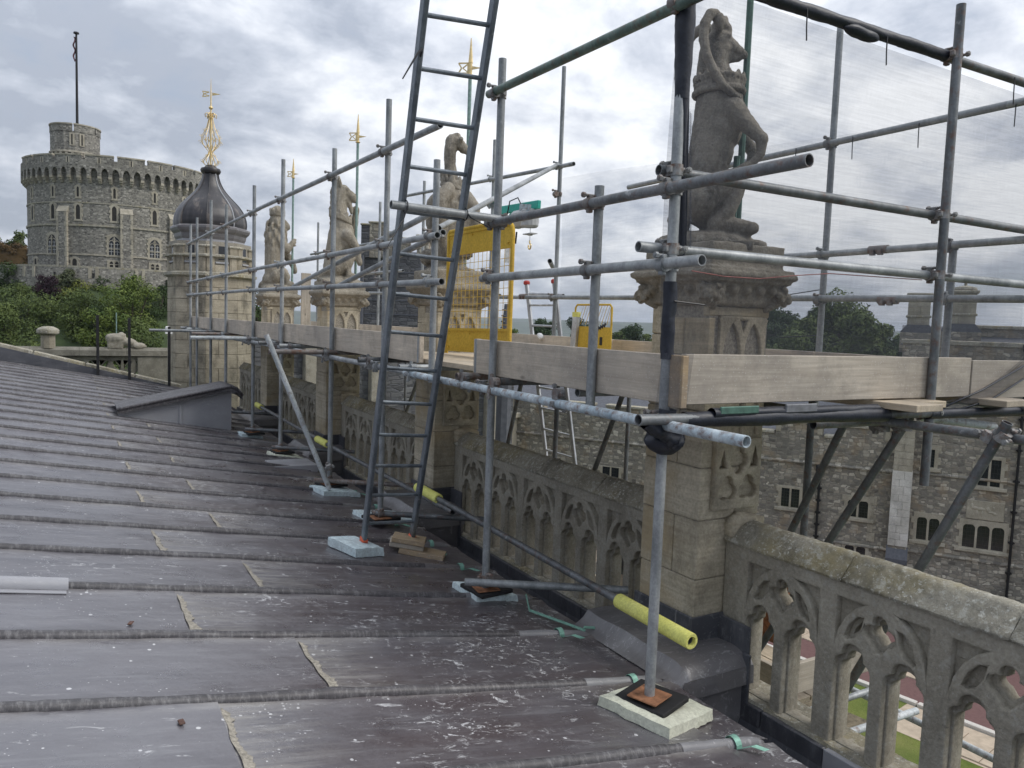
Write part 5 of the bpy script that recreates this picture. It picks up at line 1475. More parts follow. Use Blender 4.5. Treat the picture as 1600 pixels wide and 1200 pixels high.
pz = FL + dl * 1.335
tie(pz, [pz + Vector((-.03, -.05, -.03)), pz + Vector((-.12, -.08, -.18))], lad, .006)

# ---------------------------------------------------------------- yellow ladder gate
gate = thing('yellow_gate', 'yellow steel mesh gate standing open behind the tall ladder', 'gate', (2.9, 5.9, -.305))
GA, GB = Vector((2.93, 6.22, -.295)), Vector((3.00, 5.22, -.275))      # far-left foot, near-right foot
gd = (GB - GA); GWd = gd.length; gd.normalize(); GH = 1.06
def gp(u, z): return GA + gd * u + Vector((0, 0, z))
mb = MB(); r = .022
arc = [gp(.10 * (1 - math.sin(a)) if False else .08 - .08 * math.sin(a), GH - .08 + .08 * math.sin(a)) for a in []]
pts = [gp(0, 0), gp(0, GH - .02), gp(.02, GH)] + [gp(GWd - .10, GH)] + [gp(GWd - .10 + .10 * math.sin(a), GH - .10 + .10 * math.cos(a)) for a in [rad(15), rad(35), rad(55), rad(75), rad(90)]] + [gp(GWd, 0)]
obj('frame', MB().path(pts, .018, 10), M['yellow_paint'], gate, smooth=60)
nrm = gd.cross(Vector((0, 0, 1))).normalized()
def gpanel(za, zb, nm):
    mb = MB().beam(gp(.02, (za + zb) / 2), gp(GWd - .02, (za + zb) / 2), .004, zb - za)
    mb.beam(gp(.02, zb), gp(GWd - .02, zb), .02, .022); mb.beam(gp(.02, za), gp(GWd - .02, za), .02, .022)
    for u, z in ((.05, zb - .03), (GWd * .4, zb - .03), (GWd - .05, za + .03), (.05, za + .03)): mb.tube(gp(u, z) - nrm * .012, gp(u, z) + nrm * .012, .008, 6, False)
    obj(nm, mb, M['yellow_paint'], gate)
gpanel(.03, .21, 'kick_panel'); gpanel(GH - .20, GH - .025, 'top_panel')
for i in range(15):
    u = .04 + i * (GWd - .08) / 14; obj('mesh_wire', MB().tube(gp(u, .21), gp(u, GH - .20),   .0022, 5, False), M['yellow_paint'], gate)
for i in range(10):
    z = .25 + i * .058; obj('mesh_wire', MB().tube(gp(.02, z), gp(GWd - .02, z),   .0022, 5, False), M['yellow_paint'], gate)

# ---------------------------------------------------------------- hoist on the outer row
hoist = thing('hoist', 'small electric hoist hanging from a teal swing arm on the outer scaffold', 'hoist', (5.0, 9.0, 1.35))
mb = MB().beam((4.95, 9.0, 1.45), (4.95, 8.0, 1.42), .05, .10, b=.006); mb.beam((4.95, 8.85, 1.28), (4.95, 8.55, 1.42), .03, .04); mb.beam((4.95, 9.0, 1.10), (4.95, 9.0, 1.62), .045, .06); mb.box((5.0, 9.2, 1.62), (.09, .09, .07)); mb.box((5.0, 9.2, 1.0), (.08, .08, .06)); mb.box((5.0, 9.2, .35), (.09, .09, .09)); mb.box((5.0, 9.2, -.15), (.09, .09, .07))
obj('swing_arm', mb, M['teal_paint'], hoist)
mb = MB().box((4.93, 8.30, 1.28), (.22, .40, .20), None, .04); mb.lathe([(.09, 0), (.11, .02), (.11, .2), (.09, .22)], 14, (4.93, 8.18, 1.16)); mb.box((4.93, 8.5, 1.25), (.16, .12, .15), None, .03)
obj('motor', mb, M['grey_paint'], hoist)
obj('motor_guard', MB().beam((4.84, 8.28, 1.40), (4.84, 8.02, 1.36), .01, .10), M['pale_blue_tube'], hoist)
mb = MB().tube((4.93, 8.16, .98), (4.93, 8.16, 1.16), .004, 5, False); mb.box((4.93, 8.16, 1.08), (.09, .20, .012)); mb.lathe([(.028, 0), (.035, .01), (.028, .02)], 10, (4.93, 8.16, 1.06))
obj('hoist_rope', mb, M['grey_paint'], hoist)
hk = [(4.93, 8.16 + .028 * math.cos(a), .93 + .035 * math.sin(a)) for a in [rad(x) for x in range(90, 400, 30)]]
obj('hook', MB().path([(4.93, 8.16, 1.0)] + hk, .010, 6), M['gold'], hoist, smooth=True)
mb = MB().path([(4.9, 8.7, 1.34), (4.88, 8.6, 1.52), (4.88, 8.4, 1.54), (4.9, 8.3, 1.40)], .008, 6); mb.path([(4.9, 8.55, 1.2), (4.88, 8.5, 1.02), (4.88, 8.42, .98), (4.88, 8.40, 1.12)], .012, 6)
obj('cable', mb, M['black_plastic'], hoist, smooth=True)
obj('tag_sheet', MB().box((4.88, 8.62, .90), (.006, .12, .30), Matrix.Rotation(.12, 3, 'X')), M['paper_and_lit_pane'], hoist); obj('tag_strap', MB().box((4.88, 8.5, 1.05), (.006, .05, .24), Matrix.Rotation(-.3, 3, 'X')), M['grey_paint'], hoist)

# small aluminium ladder poking up on the outer side
al = thing('aluminium_ladder', 'pale aluminium ladder with red end caps on the outer side of the platform', 'ladder', (5.15, 8.0, -3))
for ya, yb in ((8.53, 8.0), (7.88, 7.36)):
    a, b = Vector((5.13, ya, .49)), Vector((5.20, yb, -1.75)); d = b - a
    obj('stile', MB().beam(a, a + d * 1.6, .03, .065, (0, 1, 0), .006), M['aluminium'], al)
    obj('end_cap', MB().lathe([(.03, -.01), (.042, .0), (.042, .03), (.026, .045)], 10, a), M['red_plastic'], al)
for i in range(13):
    t = .12 + i * .115; a = Vector((5.13, 8.53, .49)); b = Vector((5.13, 7.88, .49)); d1 = Vector((.07, -.53, -2.24)); d2 = Vector((.07, -.52, -2.24))
    obj('rung', MB().tube(a + d1 * t, b + d2 * t, .014, 8, False), M['aluminium'], al)
tag(obj('spare_tube', MB().tube((5.08, 8.35, .36), (5.08, 7.6, .33), TR, 10), M['aluminium']), 'short grey tube strapped across the top of the aluminium ladder', 'tube')
tag(obj('lamp_cover', MB().box((4.9, 7.78, -.16), (.07, .10, .05), Matrix.Rotation(.5, 3, 'X'), .015), M['white_paint']), 'small white plastic cover hanging on the outer toe board', 'cover')
tag(obj('warning_plate', MB().box((5.0, 9.15, .40), (.012, .20, .18)), M['leather_brown']), 'square brown plate fixed above the crocketed pinnacle', 'plate')

# yellow expanded-mesh barrier
bar = thing('yellow_barrier', 'low yellow barrier with a rounded mesh top standing on the platform', 'barrier', (4.6, 6.33, -.3))
ys0, ys1, zb0, zb1 = 6.64, 6.02, -.3, .20
fr = [(4.6, ys0, zb0), (4.6, ys0, zb1 - .03), (4.6, ys0 - .03, zb1), (4.6, ys1 + .03, zb1), (4.6, ys1, zb1 - .03), (4.6, ys1, zb0)]
obj('frame', MB().path(fr, .010, 8), M['yellow_paint'], bar, smooth=60)
for i in range(14):
    y = ys0 - .05 - i * .045; obj('mesh_wire', MB().tube((4.6, y, .0), (4.6, max(y - .09, ys1 + .01), zb1 - .01), .003, 5, False), M['yellow_paint'] if i % 2 else M['aluminium'], bar)
obj('panel', MB().box((4.605, (ys0 + ys1) / 2, -.16), (.006, ys0 - ys1 - .02, .28)), M['yellow_paint'], bar)
mb = MB()
for i in range(6): mb.box((4.600, 6.30 - .035 * i, -.06 + .012 * i), (.005, .02, .045), Matrix.Rotation(.5, 3, 'X'))
mb.box((4.600, 6.18, -.16), (.005, .04, .08)); mb.box((4.600, 6.17, -.27), (.005, .02, .03))
obj('stencil_mark', mb, M['black_plastic'], bar, kind='stuff')
obj('tape_band', MB().box((4.585, 6.60, .10), (.035, .10, .05)), M['foam_yellow'], bar); obj('upright', MB().beam((4.585, 6.63, -.3), (4.585, 6.60, .10), .03, .09), M['aluminium'], bar)

# ---------------------------------------------------------------- debris netting
net = thing('debris_netting', 'fine dark debris netting stretched over the right hand end of the scaffold', 'netting', (3.7, 2.6, -.4))
def netf(u, v):
    x = 2.36 + 3.0 * u; zt = 1.53 - .045 * u; zb_ = -.36
    z = zb_ + (zt - zb_) * v
    y = 2.69 - .05 * u + .10 * math.sin(math.pi * v) * (.4 + .6 * math.sin(math.pi * min(1, u * 1.1))) + .02 * math.sin(u * 17 + v * 3) * (1 - v)
    z -= .05 * math.sin(math.pi * u * 2.0) ** 2 * (v > .9) * 0
    return Vector((x, y, z))
obj('net_sheet', MB().grid(netf, 40, 24), M['net_fabric'], net, smooth=True)
def netg(u, v):
    y = 2.55 + 5.2 * u; z = -.35 + (1.76 + (.3 * u)) * v
    return Vector((5.075 + .05 * math.sin(math.pi * v) + .02 * math.sin(u * 13), y, z))
obj('net_sheet', MB().grid(netg, 40, 16), M['net_far'], net, smooth=True)
def lump_wrap(name, p, q, r, seed, n=14, m=40, amp=.35, par=net, mat='black_net'):
    p = Vector(p); q = Vector(q); d = q - p; L = d.length; dn = d.normalized(); a = dn.orthogonal().normalized(); e = dn.cross(a); mb = MB()
    def fn(u, v):
        t = 2 * math.pi * u
        rr = r(v) if callable(r) else r
        rr *= 1 + amp * noise.noise(Vector((math.cos(t) * 1.3 + seed, math.sin(t) * 1.3, v * L * 9))) + amp * .4 * noise.noise(Vector((math.cos(t) * 4 + seed, math.sin(t) * 4, v * L * 30)))
        return p + d * v + (a * math.cos(t) + e * math.sin(t)) * rr
    mb.grid(fn, n, m)
    return obj(name, mb, M[mat], par, smooth=True)
lump_wrap('gathered_net', (2.308, 2.598, .98), (2.302, 2.60, 1.80), lambda v: .030 + .016 * min(1, v * 2), 3, amp=.2)
lump_wrap('gathered_net', (2.325, 2.585, .74), (2.309, 2.596, 1.06), lambda v: .006 + .026 * v, 9, amp=.15)
lump_wrap('gathered_net', (2.30, 2.60, -.14), (2.30, 2.60, .20), .030, 5, amp=.25)
# hanging folds between the rails
for k3, (x, w, za, zb_) in enumerate(((2.40, .05, .31, 1.2), (2.44, .035, .31, .95))):
    mb = MB().grid(lambda u, v, x=x, w=w, za=za, zb_=zb_: Vector((x + w * (u - .5) * (1 + .5 * v) - .05 * v, 2.64 + .012 * math.sin(u * 9), za + (zb_ - za) * v)), 6, 14)
    obj('net_fold', mb, M['net_fabric'] if k3 else M['black_net'], net, smooth=True)
lump_wrap('gathered_net', (2.30, 2.58, -.56), (2.30, 2.57, -.36), lambda v: .035 + .045 * math.sin(math.pi * min(1, v * 1.2) ** .8), 21, amp=.45)
lump_wrap('gathered_net', (2.08, 2.47, -.40), (2.32, 2.54, -.50), lambda v: .024 + .02 * v, 27, amp=.5)
lump_wrap('gathered_net', (2.30, 2.47, -.393), (3.72, 2.485, -.415), lambda v: .032 + .007 * math.sin(v * 5) ** 2, 33, m=90, amp=.10)
lump_wrap('gathered_net', (2.45, 2.46, -.372), (3.65, 2.49, -.385), .026, 37, m=80, amp=.12)
lump_wrap('gathered_net', (4.1, 2.49, -.425), (5.2, 2.49, -.44), .030, 41, m=60, amp=.10)
lump_wrap('gathered_net', (2.25, 2.655, 1.545), (4.14, 2.56, 1.512), .0295, 51, m=90, amp=.14, mat='black_net')
lump_wrap('gathered_net', (3.32, 2.59, 1.50), (3.58, 2.58, 1.488), lambda v: .024 * (1 - (2 * v - 1) ** 4) + .005, 55, m=20, amp=.2)
# the dragged swag of net at the right
mb = MB().grid(lambda u, v: Vector((4.15 + 1.0 * u, 2.49 + .015 * math.sin(v * 12), -.40 + .28 * u + (.06 + .10 * u) * (v - .5) - .07 * math.sin(math.pi * u))), 20, 8)
obj('net_swag', mb, M['net_fabric'], net, smooth=True)
for a, b, c in (((4.15, 2.48, -.41), (4.6, 2.48, -.30), (5.15, 2.48, -.12)), ((4.3, 2.48, -.42), (4.7, 2.48, -.36), (5.15, 2.48, -.20))):
    obj('net_cord', MB().path([a, b, c], .006, 5), M['black_net'], net, smooth=True)
# green and grey selvedge labels
obj('selvedge', MB().box((2.60, 2.44, -.357), (.24, .012, .035), None, .004), M['verdigris_dark'], net)
obj('selvedge', MB().box((3.02, 2.45, -.36), (.22, .012, .040), None, .004), M['dark_grey_plastic'], net)
# corner bag of net over the board end
mb = MB().grid(lambda u, v: Vector((2.30 + .09 * (u - .5) * 2 - .03 * (1 - v), 2.525 - .02 * math.sin(math.pi * u), -.37 + .26 * v)), 8, 8)
obj('net_fold', mb, M['black_net'] if False else M['net_fabric'], net, smooth=True)
def dangle(p, L=.10, dx=.0):
    p = Vector(p); obj('cable_tie', MB().path([p + Vector((0, 0, .03)), p + Vector((dx * .3, 0, -L * .5)), p + Vector((dx, 0, -L))], .0035, 5), M['black_plastic'], net)
for x in (3.05, 3.62, 4.72): dangle((x, fy(x) - .03, 1.50 - .02 * (x - 3)), .12, .008)
for x in (4.3, 4.62): dangle((4.93, 6.9 - x, 1.40 - .03), .1)
for (y, z) in ((3.2, 1.38), (3.7, 1.385), (4.2, 1.39)): dangle((4.92, y, z), .13, .006)
for (p, q) in (((5.0, 3.93, .33), (4.98, 4.25, .29)), ((5.0, 3.93, -.02), (4.98, 4.3, -.05)), ((2.30, 2.57, .115), (2.46, 2.55, .105))):
    obj('cable_tie', MB().path([p, q], .004, 5), M['black_plastic'], net)
pts = [(2.42, 2.60, .255), (2.6, 2.58, .24), (2.85, 2.60, .245), (3.1, 2.60, .275), (3.35, 2.60, .30), (4.1, 2.58, .31)]
tag(obj('red_cord', MB().path(pts, .0025, 5), M['red_cord']), 'thin faded red cord strung along the lower right hand rail', 'cord')
# ================================================================ ROUND TOWER
rtw = thing('round_tower', 'huge round stone keep with arched battlements and a smaller turret on top', 'castle tower', (TC.x, TC.y, 5))
nT = -TC.normalized()                 # towards the roof we stand on
TA0 = math.atan2(nT.y, nT.x)
def cyl(ang, r, z):                   # ang in degrees, + to the right as seen from the chapel
    a = TA0 + rad(ang); return Vector((TC.x + r * math.cos(a), TC.y + r * math.sin(a), z))
def curved_box(mb, a0, a1, r0, r1, z0, z1, n=None, ztop=None):
    n = n or max(1, int(abs(a1 - a0) / 6)); vs = []
    for i in range(n + 1):
        a = a0 + (a1 - a0) * i / n
        vs += [cyl(a, r0, z0), cyl(a, r1, z0), cyl(a, r1, z1), cyl(a, r0, z1)]
    fs = [(i * 4 + k3, i * 4 + (k3 + 1) % 4, (i + 1) * 4 + (k3 + 1) % 4, (i + 1) * 4 + k3) for i in range(n) for k3 in range(4)]
    fs += [(3, 2, 1, 0), tuple(range(n * 4, n * 4 + 4))]
    mb.add(vs, fs)
RB, RO = 12.0, 12.7
mb = MB(); 
def wallf(u, v): return cyl(360 * u, RB, 2.0 + 16.6 * v)
mb.grid(wallf, 144, 1)
obj('wall', mb, M['tower_rubble'], rtw, smooth=True)
# projecting arched band: plate of pointed arches bent round the tower
AP = 360 / 61.0
def band_mesh():
    # one bay, unrolled, with a pointed opening at the bottom; built as strips between the arch and the top
    mb = MB(); vs = []
    return mb
mb = MB()
zc0, zc1, zc2 = 16.75, 18.35, 18.95     # corbel foot, arch crown, top of arch course
for i in range(61):
    ac = -3.5 + AP * i
    half = AP * .5; op = AP * .335
    # arch soffit outline, left to right
    outl = [(-op, zc0 + .5), (-op, 17.45)] + [(-op + op * (1 - math.cos(t)), 17.45 + .9 * math.sin(t) ** .9) for t in [rad(x) for x in (20, 40, 60, 80, 90)]]
    outl = outl + [(-a_, z_) for a_, z_ in outl[-2::-1]]
    top_ = [(-half + 2 * half * k3 / (len(outl) - 1), zc2) for k3 in range(len(outl))]
    top_[0] = (-half, zc0 + .5); 
    pts_o = [cyl(ac + a_, RO, z_) for a_, z_ in outl]; pts_b = [cyl(ac + a_, RB + .02, z_) for a_, z_ in outl]
    n = len(outl)
    tp = [cyl(ac - half + 2 * half * k3 / (n - 1), RO, zc2) for k3 in range(n)]
    mb.add(pts_o + tp, [(k3, k3 + 1, n + k3 + 1, n + k3) for k3 in range(n - 1)])
    mb.add(pts_o + pts_b, [(k3, k3 + 1, n + k3 + 1, n + k3) for k3 in range(n - 1)])
    # pier faces either side of the opening
    for s in (-1, 1):
        e = ac + s * half; o_ = ac + s * op
        mb.add([cyl(o_, RO, zc0 + .5), cyl(e, RO, zc0 + .5), cyl(e, RO, zc2), cyl(o_, RO, 17.45)], [(0, 1, 2, 3)])
obj('arch_band', mb, M['tower_rubble'], rtw)
for i in range(61):                    # stepped corbels, one object each
    ac = -3.5 + AP * (i + .5); mb = MB(); w = AP * .165
    if abs((ac + 180) % 360 - 180) > 100: continue
    curved_box(mb, ac - w, ac + w, RB - .05, RO + .01, 17.0, 17.32, 1); curved_box(mb, ac - w * .95, ac + w * .95, RB - .05, RB + .52, 16.72, 17.0, 1); curved_box(mb, ac - w * .9, ac + w * .9, RB - .05, RB + .26, 16.45, 16.72, 1)
    obj('corbel', mb, M['dressed_stone'], rtw)
mb = MB().grid(lambda u, v: cyl(360 * u, RO - .01, 18.8 + .62 * v), 144, 1); obj('parapet_wall', mb, M['tower_rubble'], rtw, smooth=True)
gaps = [-57.5, -39.5, -21.1, -3.5, 13.6, 30.3, 46.6, 63, 80, 97]
for i in range(-1, len(gaps) - 1):
    a0 = (gaps[i] if i >= 0 else -75) + 1.0; a1 = gaps[i + 1] - 1.0
    mb = MB(); curved_box(mb, a0, a1, RO - .55, RO, 19.38, 19.92); m_ = obj('merlon', mb, M['tower_rubble'], rtw)
    mb = MB(); curved_box(mb, a0 - .12, a1 + .12, RO - .62, RO + .07, 19.92, 20.12); obj('coping', mb, M['dressed_stone'], m_)
    am = (a0 + a1) / 2; mb = MB(); curved_box(mb, am - 1.1, am - .35, RO - .1, RO + .012, 18.95, 19.7, 1); curved_box(mb, am + .35, am + 1.1, RO - .1, RO + .012, 18.95, 19.7, 1); obj('loop_jamb', mb, M['dressed_stone'], m_)
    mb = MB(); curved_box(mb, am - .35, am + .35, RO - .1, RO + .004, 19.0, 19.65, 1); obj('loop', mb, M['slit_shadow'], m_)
for (z, h, d_) in ((13.86, .16, .08), (10.88, .24, .16), (7.0, .18, .12)):
    mb = MB(); curved_box(mb, -100, 100, RB - .05, RB + d_, z - h / 2, z + h / 2, 60); obj('string_course', mb, M['dressed_stone'] if z < 8 else M['coping_stone'], rtw)
# flat plate window surrounds placed on the drum
def on_drum(me, ang, r):
    a = TA0 + rad(ang); nn = Vector((math.cos(a), math.sin(a), 0)); tt = Vector((-nn.y, nn.x, 0))
    c = Vector((TC.x, TC.y, 0)) + nn * r
    for v in me.vertices: v.co = c + tt * v.co.x + Vector((0, 0, v.co.y)) + nn * v.co.z
    bm = bmesh.new(); bm.from_mesh(me); bmesh.ops.recalc_face_normals(bm, faces=bm.faces); bm.to_mesh(me); bm.free(); return me
def win(ang, w, z0, zs, za, fw_, lights=1, sq=False):
    """w opening width, pointed head from zs to za, fw_ surround width"""
    hole = pointed(0, w, z0, zs, za, 6)
    outer = [(-w / 2 - fw_, z0 - .3), (w / 2 + fw_, z0 - .3)]
    zz = z0; k3 = 0
    rightside = []; 
    while zz < za:      # toothed quoin edge
        e = fw_ * (1.0 if k3 % 2 else .62); rightside += [(w / 2 + e, zz), (w / 2 + e, min(za, zz + .34))]; zz += .34; k3 += 1
    outer = [(-w / 2 - fw_, z0 - .25), (w / 2 + fw_, z0 - .25)] + rightside + [(w * .25, za + .28), (-w * .25, za + .28)] + [(-x, z) for x, z in rightside[::-1]]
    f = obj('window', on_drum(plate('window', [outer, hole], .30, .02), ang, RB - .08), M['dressed_stone'], rtw)
    mb = MB(); 
    a = TA0 + rad(ang); nn = Vector((math.cos(a), math.sin(a), 0)); tt = Vector((-nn.y, nn.x, 0)); c = Vector((TC.x, TC.y, 0)) + nn * (RB + .035)
    pl = [c + tt * x + Vector((0, 0, z)) for x, z in hole]; mb.add(pl, [tuple(range(len(pl)))])
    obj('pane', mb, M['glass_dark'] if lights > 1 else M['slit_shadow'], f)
    if lights > 1:
        mb = MB(); mb.beam(c + nn * .03 + Vector((0, 0, z0)), c + nn * .03 + Vector((0, 0, za - .1)), .12, .12, nn); zm = z0 + (zs - z0) * .52
        mb.beam(c + nn * .03 - tt * w / 2 + Vector((0, 0, zm)), c + nn * .03 + tt * w / 2 + Vector((0, 0, zm)), .1, .1)
        for s in (-1, 1):
            pp = [c + nn * .03 + tt * (s * w * .25 + w * .25 * math.cos(t)) + Vector((0, 0, zs - .1 + w * .32 * math.sin(t))) for t in [rad(x) for x in range(0, 181, 30)]]
            mb.path(pp, .05, 4)
            for q in (-.25, -.12, .0, .12, .25): pass
        mb.path([c + nn * .03 + tt * (w * .16 * math.cos(t)) + Vector((0, 0, zs + (za - zs) * .45 + w * .16 * math.sin(t))) for t in [rad(x) for x in range(0, 361, 45)]], .04, 4)
        obj('tracery', mb, M['dressed_stone'], f)
        mb = MB()
        for s in (-1, 1):
            for zz in (z0 + .5, z0 + 1.0, z0 + 1.5): mb.beam(c + nn * .01 + tt * (s * .08) + Vector((0, 0, zz)), c + nn * .01 + tt * (s * w * .48) + Vector((0, 0, zz)), .03, .03)
            mb.beam(c + nn * .01 + tt * (s * w * .27) + Vector((0, 0, z0)), c + nn * .01 + tt * (s * w * .27) + Vector((0, 0, zs)), .03, .03, nn)
        obj('glazing_bar', mb, M['white_paint'], f)
for ang in (-66.2, -43.5, -26, -4.4, 19.4, 41): win(ang, .30, 14.62, 15.7, 15.95, .30)
for ang in (-65.7, -43.7, -26, -4.6, 19.3, 41): win(ang, .55, 11.65, 13.15, 13.6, .34)
for ang in (-44.6, -4.7, 19.3, 41): win(ang, 1.35, 7.05, 8.7, 9.6, .38, 2)
for ang in (-62, -28.5): win(ang, .62, 5.15, 6.05, 6.42, .40)
for ang in (-4.9, 19.4, 41):           # low square two-light openings
    c = cyl(ang, RB + .02, 5.65); a = TA0 + rad(ang); nn = Vector((math.cos(a), math.sin(a), 0)); tt = Vector((-nn.y, nn.x, 0))
    sp = [[(-.85, 5.0), (.85, 5.0), (.85, 6.4), (-.85, 6.4)]] + [polar_union([(s * .32 - .1, 6.0, .13), (s * .32 + .1, 6.0, .13), (s * .32, 6.12, .12)], 0, 6.2, 20, (s * .32, 6.02)) for s in (-1, 1)] + [[(s * .32 - .2, 5.2), (s * .32 + .2, 5.2), (s * .32 + .2, 5.78), (s * .32 - .2, 5.78)] for s in (-1, 1)]
    f = obj('window', on_drum(plate('window', sp, .3, .02), ang, RB - .05), M['dressed_stone'], rtw)
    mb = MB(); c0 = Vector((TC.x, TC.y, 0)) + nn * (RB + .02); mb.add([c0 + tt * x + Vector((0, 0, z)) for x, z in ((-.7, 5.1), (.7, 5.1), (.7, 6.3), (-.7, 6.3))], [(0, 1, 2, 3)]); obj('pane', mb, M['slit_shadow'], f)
for ang in (-35.5, 2.4, 32):           # flat buttresses, dressed at the edges
    b = MB(); curved_box(b, ang - 3.4, ang + 3.4, RB - .1, RB + .50, 4.6, 12.6, 2); bo = obj('buttress', b, M['tower_rubble'], rtw)
    mb = MB()
    for k3 in range(12):
        z = 4.7 + k3 * .66; w = 1.5 if k3 % 2 else 1.0
        curved_box(mb, ang - 3.5, ang - 3.5 + w, RB + .2, RB + .53, z, z + .6, 1); curved_box(mb, ang + 3.5 - w, ang + 3.5, RB + .2, RB + .53, z, z + .6, 1)
    obj('quoins', mb, M['dressed_stone'], bo)
    mb = MB(); vs = [cyl(ang - 3.6, RB, 13.4), cyl(ang + 3.6, RB, 13.4), cyl(ang - 3.6, RB + .56, 12.6), cyl(ang + 3.6, RB + .56, 12.6), cyl(ang - 3.6, RB, 12.6), cyl(ang + 3.6, RB, 12.6)]
    mb.add(vs, [(0, 2, 3, 1), (2, 4, 5, 3), (0, 4, 2), (1, 3, 5)]); obj('weathering', mb, M['dressed_stone'], bo)
obj('roof', MB().lathe([(12.4, 19.3), (.1, 19.5)], 48, (TC.x, TC.y, 0)), M['lead_dark'], rtw)
# turret on the roof
UT = Vector((TC.x - 6.0, TC.y - 2.0, 0)); UK = .80
tu = obj('turret', MB().lathe([(2.95, 19.4), (2.95, 21.0), (3.15, 21.4), (3.15, 24.15)], 14, UT, .2, False), M['tower_rubble'], rtw)
mb = MB()
for i in range(26): 
    a = 2 * math.pi * i / 26; mb.box(UT + Vector((3.08 * math.cos(a), 3.08 * math.sin(a), 20.95)), (.34, .3, .5), Matrix.Rotation(a, 3, 'Z'))
obj('corbel_table', mb, M['dressed_stone'], tu, kind='stuff')
mb = MB().lathe([(3.15, 21.2), (3.27, 21.25), (3.27, 21.45), (3.15, 21.5)], 28, UT, .2, False); obj('string_course', mb, M['dressed_stone'], tu)
for (a0, a1) in ((200, 262), (266, 318), (322, 370), (20, 60), (64, 120), (124, 196)):
    mb = MB(); n = 8; vs = []
    for i in range(n + 1):
        a = rad(a0 + (a1 - a0) * i / n)
        for r_, z_ in ((2.75, 24.1), (3.17, 24.1), (3.17, 25.0), (2.75, 25.0)): vs.append(UT + Vector((r_ * math.cos(a), r_ * math.sin(a), z_)))
    mb.add(vs, [(i * 4 + k3, i * 4 + (k3 + 1) % 4, (i + 1) * 4 + (k3 + 1) % 4, (i + 1) * 4 + k3) for i in range(n) for k3 in range(4)] + [(3, 2, 1, 0), tuple(range(n * 4, n * 4 + 4))])
    mo = obj('merlon', mb, M['tower_rubble'], tu)
    mb = MB(); vs = []
    for i in range(n + 1):
        a = rad(a0 - .6 + (a1 - a0 + 1.2) * i / n)
        for r_, z_ in ((2.7, 25.0), (3.25, 25.0), (3.25, 25.18), (2.7, 25.18)): vs.append(UT + Vector((r_ * math.cos(a), r_ * math.sin(a), z_)))
    mb.add(vs, [(i * 4 + k3, i * 4 + (k3 + 1) % 4, (i + 1) * 4 + (k3 + 1) % 4, (i + 1) * 4 + k3) for i in range(n) for k3 in range(4)] + [(3, 2, 1, 0), tuple(range(n * 4, n * 4 + 4))])
    obj('coping', mb, M['dressed_stone'], mo)
for aa in (262, 284):
    a = rad(aa); q = UT + Vector((3.17 * math.cos(a), 3.17 * math.sin(a), 23.0))
    mb = MB().box(q, (.06, .62, 1.7), Matrix.Rotation(a, 3, 'Z')); lj = obj('loop_jamb', mb, M['dressed_stone'], tu)
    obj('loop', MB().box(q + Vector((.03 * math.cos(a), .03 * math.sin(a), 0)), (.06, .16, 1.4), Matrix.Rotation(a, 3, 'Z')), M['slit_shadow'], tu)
fp = thing('flagpole', 'tall thin flagpole with a furled flag on top of the keep turret', 'flagpole', UT + Vector((.6, .4, 24)))
fb = UT + Vector((.25, .4, 0))
obj('pole', MB().tube(fb + Vector((0, 0, 22)), fb + Vector((0, 0, 38.2)), .20, 10, False, .13), M['black_iron'], fp, smooth=60)
obj('truck', MB().lathe([(.1, 38.2), (.38, 38.25), (.34, 38.45), (.05, 38.55)], 10, fb), M['black_iron'], fp)
mb = MB().grid(lambda u, v: fb + Vector((-.15 - .22 * u + .12 * math.sin(v * 14), .1 * math.sin(u * 5 + v * 9), 37.8 - 3.4 * v)), 5, 16); obj('flag', mb, M['flag_cloth'], fp, smooth=True)
# curtain wall round its foot
cw = thing('curtain_wall', 'low battered grey stone wall ringing the mound below the keep', 'wall', (TC.x, TC.y - 16, 3))
mb = MB().grid(lambda u, v: cyl(-110 + 220 * u, 16.0 - .35 * v, .2 + 4.9 * v), 80, 2); obj('wall', mb, M['tower_rubble'], cw, smooth=True)
mb = MB(); curved_box(mb, -110, 110, 15.2, 15.68, 5.05, 5.3, 60); obj('coping', mb, M['coping_stone'], cw)
for ang in (-78, -47, -41, -14, -11, 6, 9, 30): 
    mb = MB(); curved_box(mb, ang - .7, ang + .7, 15.4, 15.80, 3.4 + (ang % 3) * .3, 5.04, 1); obj('quoins', mb, M['dressed_stone'], cw)
for ang in (-12.5, 7.5, -30, 24):
    mb = MB(); curved_box(mb, ang - .45, ang + .45, 15.4, 15.77, 3.8, 4.4, 1); obj('loop', mb, M['slit_shadow'], cw)

